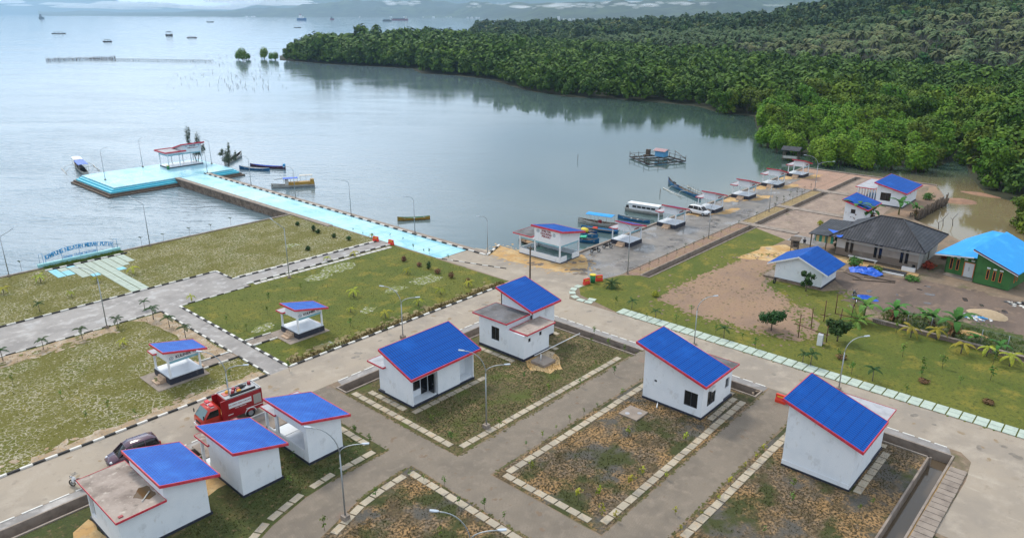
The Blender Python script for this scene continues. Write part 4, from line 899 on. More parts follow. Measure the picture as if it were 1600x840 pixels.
# ---- pavilion on the platform
def pavilion():
    t = thing('pavilion', 'white open pavilion with red edged roof and lettering standing on the cyan platform', 'pavilion', (75.7, 181.3, 0))
    W_, D_ = 8.6, 4.9
    MB().box(-.06, W_ + .06, -.06, D_ + .06, -.05, .26).build('plinth', M_['black'], t); MB().box(-.02, W_ + .02, -.02, D_ + .02, .26, .36).build('floor', M_['floor'], t)
    for x in (.12, 2.95, 5.8, W_ - .12):
        for y in (.12, D_ - .12): column(t, x, y, .36, 3.3, .2)
    b = MB()
    for a in ((0, W_, 0, .12), (0, W_, D_ - .12, D_), (0, .12, .121, D_ - .121), (W_ - .12, W_, .121, D_ - .121)): b.box(*a, 3.3, 3.82)
    zf = lambda y: 5.55 - 1.6 * (y + .6) / 6.2
    wall_panel(b, (3.9, .001), (W_, .001), 3.822, zf(0), zf(0), th=.12); wall_panel(b, (W_, .123), (W_, D_ - .6), 3.822, zf(.1), zf(D_ - .6), th=.12); wall_panel(b, (3.9, D_ - .6), (3.9, .123), 3.822, zf(D_ - .6), zf(.1), th=.12)
    b.build('upper_wall', M_['white'], t)
    b = MB().box(.25, W_ - .25, .02, .1, 3.0, 3.298).box(.25, W_ - .25, D_ - .1, D_ - .02, 3.0, 3.298).box(.02, .1, .25, D_ - .25, 3.0, 3.298).box(W_ - .1, W_ - .02, .25, D_ - .25, 3.0, 3.298); b.build('beam', M_['beam'], t)
    r = MB().box(-.6, 3.88, -.6, D_ + .6, 3.83, 3.92).build('flat_roof', M_['slabgrey'], t)
    f = MB()
    for a in ((-.7, 4.5, -.7, -.6), (-.7, 3.6, D_ + .6, D_ + .7), (-.7, -.602, -.6, D_ + .6)): f.box(*a, 3.76, 4.12)
    f.build('red_rim', M_['red'], r)
    shed_roof(t, 3.5, W_ + .7, -.6, D_ + .7, (5.62, 5.62, 3.98, 3.98), M_['blue'], .3)
    text('lettering', 'SHELTER', .40, M_['ink'], t, (6.5, -.03, 4.85), RS); text('lettering', 'PEMANCINGAN', .36, M_['inkred'], t, (6.5, -.03, 4.35), RS)
    emblem(t, (4.9, -.012, 4.85), RS, .2); emblem(t, (8.1, -.012, 4.85), RS, .2)
    return t
pavilion()
b = thing('waste_bin', 'small green and yellow bin at the corner of the platform pavilion', 'bin', (75.2, 180.6, .02))
MB().tube([(0, 0, 0), (0, 0, .85)], [.28, .34], 10).build('body', mat('green_bin_plastic', (.02, .22, .08), .5), b); MB().tube([(0, 0, .85), (0, 0, .93)], .36, 10).build('lid', mat('yellow_bin_plastic', (.65, .5, .03), .5), b)
# ---- two far blue-roofed houses beyond the drain
t = thing('house', 'far white house with big blue roof, barred porch and dark window beside the creek', 'house', (154.2, 37.0, 0))
plinth(t, 0, 9.4, 0, 8.6)
house_walls(t, 0, 9.4, 0, 5.0, (3.2, 3.2, 4.32, 4.32), {'w': [(.8, 2.7, 1.0, 2.6)], 's': [(1.2, 1.7, .9, 2.6), (4.6, 5.1, 2.0, 2.5), (7.2, 7.7, 2.0, 2.5)]})
window(t, (0, 5 - .8), (0, 5 - 2.7), 1.0, 2.6)
for u, a, c in ((1.2, .9, 2.6), (4.6, 2, 2.5), (7.2, 2, 2.5)): window(t, (u, 0), (u + .5, 0), a, c, mull=0)
shed_roof(t, -.8, 9.9, -.7, 5.4, (3.15, 3.15, 4.55, 4.55), M_['blue'])
slab_roof(t, .1, 9.8, 5.42, 9.1, 3.0, M_['slabgrey'])
for k in range(7): column(t, .15, 8.5 - k * .52, .22, 2.88, .14)
b = MB()
for k in range(13): b.box(.12, .17, 5.2 + k * .28, 5.24 + k * .28, .22, 2.85)
b.build('grille', M_['signblue'], t)
t = thing('house', 'smaller white house with blue roof half hidden by banana plants', 'house', (137.0, 38.6, 0))
plinth(t, 0, 6.2, 0, 3.6)
house_walls(t, 0, 6.2, 0, 3.6, (2.9, 2.9, 3.9, 3.9), {'w': [(1.1, 1.9, 1.7, 2.5)]}); window(t, (0, 2.5), (0, 1.7), 1.7, 2.5, mull=0)
shed_roof(t, -.6, 6.8, -.6, 4.0, (2.9, 2.9, 4.15, 4.15), M_['blue'])
# ---- dark hip roofed house with side annex
def hip_house():
    t = thing('house', 'long low house with dark hipped metal roof, grey and white walls and paired slit windows', 'house', (116.2, 24.4, 0))
    W_, D_ = 11.0, 11.8
    wl = {'w': [(a, a + .42, .75, 2.35) for a in (1.4, 2.1, 5.6, 6.3, 9.3, 10.0)], 's': [(2.6, 2.95, .7, 2.2), (3.3, 3.65, .7, 2.2), (5.4, 6.3, .22, 2.3)]}
    house_walls(t, 0, W_, 0, D_, (3.2,) * 4, wl, mat('grey_white_plaster', (.52, .51, .50), .85, [('noise', .7, (.40, .37, .34), .5, .7)]), z0=.1)
    wd = MATS['grey_white_plaster']
    for zb_, zt_, bm_ in ((.1, 1.25, mat('brown_grey_band', (.20, .16, .13), .85, [('noise', .8, (.28, .24, .2), .5, .7)])), (1.252, 2.30, mat('warm_grey_band', (.34, .30, .27), .85, [('noise', .8, (.27, .24, .22), .5, .7)]))):
        b = MB(); wall_panel(b, (-.03, D_ - 1.3 * (zb_ > 1)), (-.03, 0), zb_, zt_, zt_, [(o[0] - 1.3 * (zb_ > 1), o[1] - 1.3 * (zb_ > 1), max(o[2], zb_), min(o[3], zt_)) for o in wl['w'] if o[0] >= 1.3], th=.028); b.build('painted_band', bm_, t)
    for a, c, z0_, z1_ in wl['w']:
        window(t, (-.095, D_ - a), (-.095, D_ - c), .75, 2.35, mull=0, inset=.0, fm=M_['glassdk'])
        MB().box(-.05, -.002, D_ - c, D_ - a, 2.62, 2.82).build('vent', M_['glassdk'], t)
    for a, c, z0_, z1_ in wl['s'][:2]: window(t, (a, 0), (c, 0), z0_, z1_, mull=0)
    MB().box(5.42, 6.28, .04, .1, .22, 2.3).build('door', M_['cwood'], t)
    x0, x1, y0, y1 = -1.2, W_ + .9, -1.0, D_ + .9; zE, zR = 3.15, 6.0
    hy0, hy1 = y0 + 5.2, y1 - 5.2; cx = (x0 + x1) / 2
    v = [(x0, y0, zE), (x1, y0, zE), (x1, y1, zE), (x0, y1, zE), (cx, hy0, zR), (cx, hy1, zR)]
    v2 = [(a, b_, c - .1) for a, b_, c in v]
    MB().add(v + v2, [(0, 1, 4), (1, 2, 5, 4), (2, 3, 5), (3, 0, 4, 5), (1, 0, 6, 7), (2, 1, 7, 8), (3, 2, 8, 9), (0, 3, 9, 6), (6, 9, 8, 7)]).build('roof', M_['darkroof'], t)
    b = MB()
    for p, q in (((x0, y0, zE), (cx, hy0, zR)), ((x0, y1, zE), (cx, hy1, zR)), ((x1, y0, zE), (cx, hy0, zR)), ((cx, hy0, zR), (cx, hy1, zR))): b.tube([(p[0], p[1], p[2] + .03), (q[0], q[1], q[2] + .03)], .09, 6)
    b.build('ridge_cap', M_['darkroof'], t)
    # annex: low dark roof with posts
    MB().hexa([(-1.0, D_ + .5), (8.5, D_ + .5), (8.5, D_ + 4.2), (-1.0, D_ + 4.2)], [2.95, 3.4, 3.2, 2.75], [3.05, 3.5, 3.3, 2.85]).build('annex_roof', M_['darkroof'], t)
    for x, y in ((-.6, D_ + 3.8), (-.6, D_ + 1.4), (8, D_ + 3.9)): column(t, x, y, 0, 2.78, .14, M_['cwood'])
    MB().box(0, .1, D_ + .6, D_ + 3.4, 1.55, 2.7).build('striped_awning', mat('striped_cloth', (.05, .30, .22), .8, [('wavey', .35, (.62, .48, .22), .45, .55)]), t)
    MB().hexa([(-1.25, D_ - .4), (.9, D_ + 1.9), (.3, D_ - 1.0), (-1.28, D_ - .9)], [3.20, 3.55, 3.62, 3.22], [3.24, 3.60, 3.67, 3.26]).build('tarpaulin', M_['tarp'], t)
    return t
hip_house()
def gable_house():
    t = thing('house', 'small plain white gabled house with blue roof standing beside the red dirt yard', 'house', (98.8, 32.0, 0), 0)
    plinth(t, 0, 5.6, 0, 6.6, .3); MB().box(0, 3, 6.65, 8.2, 0, .25).build('terrace', M_['cop'], t)
    MB().box(-.12, -.052, -.05, 8.2, -.05, .26).build('plinth_face', M_['rubble'], t)
    zE, zA = 2.55, 4.0; b = MB()
    wall_panel(b, (0, 0), (5.6, 0), .3, zE, zE, [(4.6, 4.9, 1.2, 2.3)]); wall_panel(b, (5.6, .141), (5.6, 6.459), .3, zE, zE); wall_panel(b, (5.6, 6.6), (0, 6.6), .3, zE, zE)
    wall_panel(b, (0, 6.459), (0, 3.3), .3, zE, zA); wall_panel(b, (0, 3.3), (0, .141), .3, zA, zE, [(1.55, 1.75, 1.8, 2.0), (2.1, 2.3, 1.8, 2.0)]); wall_panel(b, (5.46, 3.3), (5.46, 6.459), zE, zA, zE); 
    b.build('wall', M_['white'], t)
    window(t, (4.6, 0), (4.9, 0), 1.2, 2.3, mull=0); window(t, (0, 1.75), (0, 1.55), 1.8, 2.0, mull=0); window(t, (0, 1.2), (0, 1.0), 1.8, 2.0, mull=0)
    x0, x1 = -.6, 6.3; y0, ym, y1 = -.9, 3.3, 7.6; zl, zh = 2.35, 4.15
    MB().hexa([(x0, y0), (x1, y0), (x1, ym), (x0, ym)], [zl - .08, zl - .08, zh - .08, zh - .08], [zl, zl, zh, zh]).hexa([(x0, ym), (x1, ym), (x1, y1), (x0, y1)], [zh - .08, zh - .08, zl - .08, zl - .08], [zh, zh, zl, zl]).build('roof', M_['blue'], t)
    b = MB()
    for xx in (x0 - .04,):
        b.hexa([(xx, y0), (xx + .038, y0), (xx + .038, ym), (xx, ym)], [zl - .2, zl - .2, zh - .2, zh - .2], [zl + .01, zl + .01, zh + .01, zh + .01]); b.hexa([(xx, ym), (xx + .038, ym), (xx + .038, y1), (xx, y1)], [zh - .2, zh - .2, zl - .2, zl - .2], [zh + .01, zh + .01, zl + .01, zl + .01])
    b.build('barge_board', M_['pwhite'], t)
    return t
gable_house()
def green_house():
    gm = mat('green_wall_paint', (.055, .17, .045), .85, [('noise', .9, (.04, .12, .035), .5, .7), ('noise', 5, (.09, .20, .08), .62, .75)])
    om = mat('orange_frame_paint', (.70, .20, .05), .6)
    t = thing('house', 'green house with bright cyan roof, orange window frames and white double door', 'house', (115.3, 12.7, 0), R(-9))
    A = 4.5
    b = MB()
    wl = [(A + .55, A + .95, .7, 2.35), (A + 1.45, A + 1.85, .7, 2.35), (A + 2.45, A + 3.8, .15, 2.2)]
    wall_panel(b, (1.6, 8.9), (1.6, A + .001), .1, 3.0, 3.4, [(8.9 - A - (o[0] - A) - 4.4 + 4.4, 8.9 - A - (o[0] - A) - 4.4 + 4.8, o[2], o[3]) for o in []] + [(.55, .95, .75, 2.35), (1.4, 1.8, .75, 2.35), (2.5, 3.75, .12, 2.2)])
    wall_panel(b, (1.599, A), (0, A), .1, 4.7, 4.7)
    wall_panel(b, (0, A), (0, 0), .1, 4.75, 3.1, [(1.5, 1.85, .95, 2.35), (2.3, 2.65, .95, 2.35), (3.1, 3.45, .95, 2.35)])
    wall_panel(b, (.141, 0), (11, 0), .1, 2.95, 2.95, [(1.4, 1.8, .9, 2.3), (2.4, 2.8, .9, 2.3)]); wall_panel(b, (11, .001), (11, 8.9), .1, 3, 3); wall_panel(b, (10.86, 8.9), (1.6, 8.9), .1, 3.0, 3.0)
    b.build('wall', gm, t)
    for u, z0_, z1_ in ((.55, .75, 2.35), (1.4, .75, 2.35)):
        window(t, (1.57, 8.9 - u), (1.57, 8.9 - u - .4), z0_, z1_, mull=0, inset=.0, fm=om)
    for u in (1.5, 2.3, 3.1): window(t, (-.03, A - u), (-.03, A - u - .35), .95, 2.35, mull=0, inset=0, fm=om)
    for u in (1.4, 2.4): window(t, (u, -.03), (u + .4, -.03), .9, 2.3, mull=0, inset=0, fm=om)
    for y in (8.15, 7.3, 6.3, 5.4): MB().box(1.56, 1.598, y - .2, y + .25, 2.5, 2.72).build('vent', M_['pwhite'], t)
    for y in (2.83, 2.03, 1.23): MB().box(-.04, -.002, y - .22, y + .22, 2.5, 2.7).build('vent', M_['pwhite'], t)
    d = MB().box(1.62, 1.66, 5.16, 6.39, .12, 2.18).build('door', M_['pwhite'], t); MB().box(1.59, 1.618, 5.7, 5.74, 1.0, 1.6).box(1.59, 1.618, 5.8, 5.84, 1.0, 1.6).build('handle', M_['metal'], d)
    MB().box(1.55, 1.6, 6.4, 6.5, .1, 2.3).box(1.55, 1.6, 5.05, 5.15, .1, 2.3).box(1.55, 1.6, 5.15, 6.4, 2.2, 2.3).build('door_frame', om, t)
    MB().box(.2, 1.55, 4.6, 8.6, -.02, .12).build('doorstep', M_['cop'], t)
    # main roof: lower west sheet, and the gabled front with ridge along X
    MB().hexa([(.2, 6.9), (11.5, 6.9), (11.5, 10.2), (.6, 10.2)], [3.3, 4.9, 2.9, 2.75], [3.37, 4.97, 2.97, 2.82]).hexa([(.2, 4.2), (11.5, 4.2), (11.5, 6.9), (.2, 6.9)], [3.5, 4.9, 4.9, 3.3], [3.57, 4.97, 4.97, 3.37]).build('side_roof', M_['cyanroof'], t)
    MB().hexa([(-.8, -1.0), (11, -1.0), (11, 4.9), (-.8, 4.9)], [2.75, 2.9, 5.3, 4.95], [2.84, 2.98, 5.38, 5.04]).build('roof', M_['cyanroof'], t)
    b = MB().hexa([(-.86, -1.0), (-.80, -1.0), (-.80, 4.9), (-.86, 4.9)], [2.66, 2.66, 4.86, 4.86], [2.86, 2.86, 5.06, 5.06]); b.build('barge_board', mat('maroon_board_paint', (.12, .03, .05), .6), t)
    MB().hexa([(-.89, -1.0), (-.862, -1.0), (-.862, 4.9), (-.89, 4.9)], [2.58, 2.58, 4.78, 4.78], [2.68, 2.68, 4.88, 4.88]).hexa([(.12, 4.95), (.19, 4.95), (.5, 10.2), (.43, 10.2)], [3.4, 3.4, 2.6, 2.6], [3.56, 3.56, 2.76, 2.76]).build('barge_trim', M_['pwhite'], t)
    return t
green_house()
# ---- stilt shack over the water
t = thing('stilt_shack', 'small dark roofed wooden shack on stilts over the water by the mangroves', 'shack', (196.5, 76.2, -1.6), R(10))
b = MB()
for x in (-1.8, 0, 1.8):
    for y in (-1.8, 1.8): b.tube([(x, y, -1), (x, y, 3.2)], .08, 6)
b.build('posts', M_['cwood'], t); MB().box(-2, 2, -2.1, 2.1, .7, .85).build('deck', M_['cwood'], t)
MB().box(-1.85, -1.8, -1.9, 1.9, .85, 1.5).box(-1.8, 1.8, 1.85, 1.9, .85, 2.9).build('boards', M_['wboat'], t)
MB().hexa([(-2.3, -2.4), (0, -2.4), (0, 2.4), (-2.3, 2.4)], [2.9, 3.7, 3.7, 2.9], [3.0, 3.8, 3.8, 3.0]).hexa([(0, -2.4), (2.3, -2.4), (2.3, 2.4), (0, 2.4)], [3.7, 2.9, 2.9, 3.7], [3.8, 3.0, 3.0, 3.8]).build('roof', M_['darkroof'], t)

# ------------------------------------------------------------------ sign at the sea wall
t = thing('lettering_sign', 'arched blue lettering sign reading KAMPUNG NELAYAN MERAH PUTIH on a low cyan wall', 'sign', (29.5, 121.75, 0))
MB().box(0, 11.7, -.2, .35, -.3, .62).build('wall', mat('cyan_wall_paint', (.30, .60, .62), .7, [('noise', 1, (.24, .5, .5), .5, .7)]), t)
b = MB(); b2 = MB(); NCH = 'KAMPUNG NELAYAN MERAH PUTIH'
xs0, xs1 = 1.15, 10.7
arc = lambda x: 1.02 + .80 * (1 - ((x - 5.9) / 4.9) ** 2)
for dz in (0, .62):
    pts = [(xs0 + (xs1 - xs0) * k / 16, .1, arc(xs0 + (xs1 - xs0) * k / 16) + dz) for k in range(17)]; b.tube(pts, .03, 5)
for x in (xs0, 3.4, 5.9, 8.4, xs1): b.tube([(x, .1, .6), (x, .1, arc(x) + .62)], .03, 5)
for x0 in (.35, 10.9):
    b.tube([(x0, .1, .6), (x0, .1, 2.1), (x0 + .5, .1, 2.1), (x0 + .5, .1, .6)], .035, 5)
for z in (.72, 1.06): b.tube([(3.4, .1, z), (8.4, .1, z)], .025, 5)
b.build('frame', M_['signblue'], t)
for i, ch in enumerate(NCH):
    if ch == ' ': continue
    x = xs0 + (xs1 - xs0) * (i + .5) / len(NCH); sl_ = math.atan((arc(x + .1) - arc(x - .1)) / .2)
    o = text('letter', ch, .84, M_['signblue'], t, (x, .06, arc(x) + .31), (R(90), -sl_, 0), .03, bold=.035, sx=.72)
b = MB(); r_ = random.Random(6)
for k in range(27):
    if k in (8, 16): continue
    x = 3.5 + k * .18; b.box(x, x + .04, .04, .08, .76, 1.02).box(x + .041, x + .12, .04, .08, r_.choice((.76, .88, .98)), 1.02)
b.build('small_lettering', M_['signblue'], t)

# ------------------------------------------------------------------ street lamps
def arc_pts(h, reach, rise, n=9):
    """curve leaving the pole top and bending over to local +X"""
    return [(reach * (1 - math.cos(a)), 0, h + rise * math.sin(a)) for a in [math.pi / 2 * k / (n - 1) for k in range(n)]]
def lamp(label, x, y, h, dirs, group=None, base=.18, bent=False, z=0):
    """dirs: list of (angle, reach, rise, start height)"""
    t = thing('street_lamp', label, 'street lamp', (x, y, z), 0, group)
    MB().box(-base, base, -base, base, -.05, base * 1.6).build('base', M_['cop'], t)
    hh = min(d[3] for d in dirs)
    MB().tube([(0, 0, .1), (0, 0, hh)], [.07, .05], 8).build('pole', M_['metal'], t)
    for a, reach, rise, h0 in dirs:
        if bent: pts = [(0, 0, h0), (reach, 0, h0 + rise)]
        else: pts = arc_pts(h0, reach, rise)
        if h0 > hh: pts = [(0, 0, hh)] + pts
        ca, sa = math.cos(a), math.sin(a); P = [(p[0] * ca, p[0] * sa, p[2]) for p in pts]
        ar = MB().tube(P, .038, 6).build('arm', M_['metal'], t)
        e = Vector(P[-1]); d = (e - Vector(P[-2])).normalized()
        k = MB(); s_ = Vector((-sa, ca, 0)); c0 = e - d * .05; c1 = e + d * .5; u = d.cross(s_)
        if u.z < 0: u = -u
        vs = []
        for c, wd in ((c0, .05), (c0 + (c1 - c0) * .35, .10), (c1, .09)):
            for sg in (-1, 1): vs += [c + s_ * wd * sg, c + s_ * wd * sg + u * .07]
        k.add(vs, [(0, 1, 3, 2), (0, 4, 5, 1), (4, 8, 9, 5), (2, 3, 7, 6), (6, 7, 11, 10), (1, 5, 7, 3), (5, 9, 11, 7), (0, 2, 6, 4), (4, 6, 10, 8), (8, 10, 11, 9)])
        k.build('lamp_head', mat('lamp_head_paint', (.42, .48, .55), .4), ar)
    return t
LFT = AZ + R(90)     # towards the left of the picture
pn = ['beside the pier, nearest the shore', 'beside the pier, second from the shore', 'beside the pier, third from the shore', 'beside the pier behind the ochre boat', 'beside the pier close to the platform']
for i, (x, y, h) in enumerate(((79.35, 76.9, 6.4), (79.35, 94.3, 6.7), (79.35, 112.6, 6.8), (79.35, 131.4, 6.8), (79.35, 149.0, 6.8))):
    lamp('thin lamp with curved single arm ' + pn[i], x, y, h - 1.0, [(R(180 - 12), 1.5, 1.0, h - 1.0)], 'single arm lamps along the pier', .14)
lamp('thin curved lamp standing where the pier meets the platform', 79.4, 169.2, 5.4, [(R(170), 1.5, 1.0, 5.4)], None, .14)
lamp('thin curved lamp at the front left edge of the cyan platform', 60.2, 179.2, 6.4, [(R(-60), 1.6, 1.0, 6.4)])
lamp('thin curved lamp at the far edge of the cyan platform left of the pavilion', 72.2, 188.0, 6.2, [(R(-60), 1.0, 1.0, 6.2)])
lamp('thin lamp at the right side of the cyan platform behind the pavilion', 85.6, 179.4, 5.5, [(R(170), .9, .7, 5.5)])
lamp('thin bent lamp at the sea wall right of the blue lettering sign', 45.5, 120.9, 7.0, [(LFT, 1.7, 1.0, 7.0)], bent=True)
lamp('thin lamp at the sea wall left of the blue lettering sign', 25.5, 121.0, 6.0, [(LFT + R(180), 1.8, 1.0, 6.0)], bent=True)
lamp('tall curved lamp on the plaza edge in front of the slab walk', 27.8, 91.2, 6.3, [(LFT, 2.0, 1.4, 6.3)])
lamp('bent lamp on the central lawn beside the path to the pier', 52.3, 90.4, 7.4, [(LFT, 1.5, 1.2, 7.4)], bent=True)
LB = R(90); LN = R(-90)
def dbl(label, x, y, h, la=LFT, ra=None, l1=1.9, l2=1.7, **k):
    ra = la + math.pi if ra is None else ra
    lamp(label, x, y, h - 2.2, [(la, l1, 2.2, h - 2.2), (ra, l2, .75, h - 2.1)], base=.26)
dbl('double armed lamp between the fire engine and the shop roofs', 27.3, 60.0, 7.0)
dbl('double armed lamp behind the centre house on the main road', 49.8, 62.2, 6.5)
dbl('double armed lamp on the grassy lot in front of the porch house', 42.2, 41.3, 7.8)
dbl('double armed lamp with concrete foot at the corner of the near lot', 25.8, 40.2, 7.9)
dbl('double armed lamp rising from below the picture at the bottom centre', 25.54, 26.48, 7.9)
lamp('curved lamp at the roadside behind the house with the dark flat roof', 70.8, 35.9, 4.4, [(LFT + math.pi, 1.7, 1.7, 4.4)], base=.2)
lamp('curved lamp at the roadside behind the lower right house', 71.3, 19.9, 4.2, [(LFT + math.pi, 1.7, 1.7, 4.2)], base=.2)
dbl('double armed lamp at the far bridge of the promenade', 158.1, 55.4, 7.6, LFT, None, 2.8, 3.0)
lamp('thin lamp beside the promenade bed between the two footbridges', 134.4, 55.1, 5.2, [(LFT + math.pi, 1.0, .8, 5.2)], base=.12)
lamp('thin lamp beside the promenade bed in front of the white car', 110.6, 55.2, 5.4, [(LFT + math.pi, 1.0, .8, 5.4)], base=.12)
lamp('thin lamp curving towards the first promenade hut', 86.4, 55.3, 6.6, [(LFT, 1.7, 1.1, 6.6)], base=.12)
# wooden utility pole and wire
t = thing('utility_pole', 'dark wooden utility pole rising behind the house with two flat roofs', 'utility pole', (*G(828, 452), 0))
ph = 9.0
MB().tube([(0, 0, -.3), (0, 0, 6.2)], [.13, .10], 8).build('pole', M_['cwood'], t); MB().box(-.1, .1, -.5, .5, 5.9, 6.0).build('crossarm', M_['cwood'], t)

# ------------------------------------------------------------------ vehicles
def loftbody(b, st, mi=0, n=None):
    """st: list of rings (each a list of points); closes ends"""
    k = len(st[0]); vs = [p for r_ in st for p in r_]; fs = []
    for i in range(len(st) - 1):
        for j in range(k): fs.append((i * k + j, (i + 1) * k + j, (i + 1) * k + (j + 1) % k, i * k + (j + 1) % k))
    b.add(vs, fs, mi, True); o = len(b.v) - len(vs)
    b.f.append(tuple(o + j for j in range(k))); b.mi.append(mi); b.sm.append(False)
    b.f.append(tuple(o + (len(st) - 1) * k + j for j in range(k - 1, -1, -1))); b.mi.append(mi); b.sm.append(False)
def wheel(parent, x, y, r, wd, side):
    wo = MB().disc((x, y, r), (0, 1, 0), r, wd, 18).build('wheel', M_['rubber'], parent)
    MB().disc((x, y + side * (wd / 2 + .005), r), (0, 1, 0), r * .6, .02, 12).build('rim', M_['metal'], wo)
def mpv(label, loc_, rz, paint):
    t = thing('car', label, 'car', (*loc_, 0), rz); Lh = 2.1
    b = MB(); rings = []
    prof = [(-2.1, .45, .80, .72), (-2.0, .32, 1.0, .80), (-1.3, .26, 1.05, .84), (0, .26, 1.02, .85), (1.0, .26, .98, .84), (1.35, .28, .94, .82), (1.85, .32, .80, .76), (2.1, .42, .62, .62)]
    for x, zb, zt, hw in prof:
        rings.append([(x, -hw * .92, zb), (x, -hw, zb + .18), (x, -hw, zt - .12), (x, -hw * .9, zt), (x, hw * .9, zt), (x, hw, zt - .12), (x, hw, zb + .18), (x, hw * .92, zb)])
    loftbody(b, rings); body = b.build('body', paint, t)
    g = MB(); cab = [(-2.02, 1.0, 1.02, .76, .76), (-1.88, 1.0, 1.5, .78, .66), (-1.4, 1.02, 1.66, .78, .64), (.1, 1.0, 1.68, .79, .65), (.62, .98, 1.52, .78, .62), (1.32, .94, .97, .76, .70)]
    loftbody(g, [[(x, -w0, z0_), (x, -w1, z1_), (x, w1, z1_), (x, w0, z0_)] for x, z0_, z1_, w0, w1 in cab]); g.build('windows', M_['glassdk'], t)
    r = MB(); loftbody(r, [[(x, -w1 - .015, z1_ - .03), (x, -w1 + .05, z1_ + .035), (x, w1 - .05, z1_ + .035), (x, w1 + .015, z1_ - .03)] for x, z0_, z1_, w0, w1 in cab[1:5]])
    for s_ in (-1, 1):   # pillars
        for (xa, za, wa), (xb, zb_, wb) in (((1.32, .95, .755), (.62, 1.54, .64)), ((.25, 1.0, .795), (.15, 1.68, .665)), ((-.85, 1.0, .795), (-.85, 1.67, .66)), ((-1.95, 1.0, .785), (-1.82, 1.55, .67))): r.tube([(xa, s_ * wa, za), (xb, s_ * wb, zb_)], .04, 5)
    r.build('roof', paint, t)
    for x in (-1.32, 1.32):
        for s_ in (-1, 1): wheel(t, x, s_ * .76, .31, .2, s_)
    for s_ in (-1, 1):
        MB().ell((1.88, s_ * .60, .72), (.16, .15, .09), 8).build('headlight', mat('lamp_lens', (.7, .72, .75), .15), t)
        MB().box(-2.1, -1.98, s_ * .62 - .09, s_ * .62 + .09, .82, 1.12).build('tail_light', mat('red_lens', (.4, .01, .01), .2), t)
        MB().ell((.95, s_ * .90, 1.05), (.08, .1, .07), 8).build('mirror', paint, t)
    MB().box(1.98, 2.12, -.35, .35, .48, .62).build('grille', M_['glassdk'], t)
    MB().box(2.03, 2.12, -.22, .22, .36, .46).build('number_plate', M_['ink'], t)
    return t
mpv('white people carrier parked on the wet promenade between two huts', (123.8, 64.2), R(-93), mat('white_car_paint', (.74, .75, .76), .2, coat=.6))
mpv('dark purple car parked on the concrete road behind the nearest shop roof', (18.5, 60.3), R(176), mat('purple_car_paint', (.085, .035, .06), .22, coat=.7))
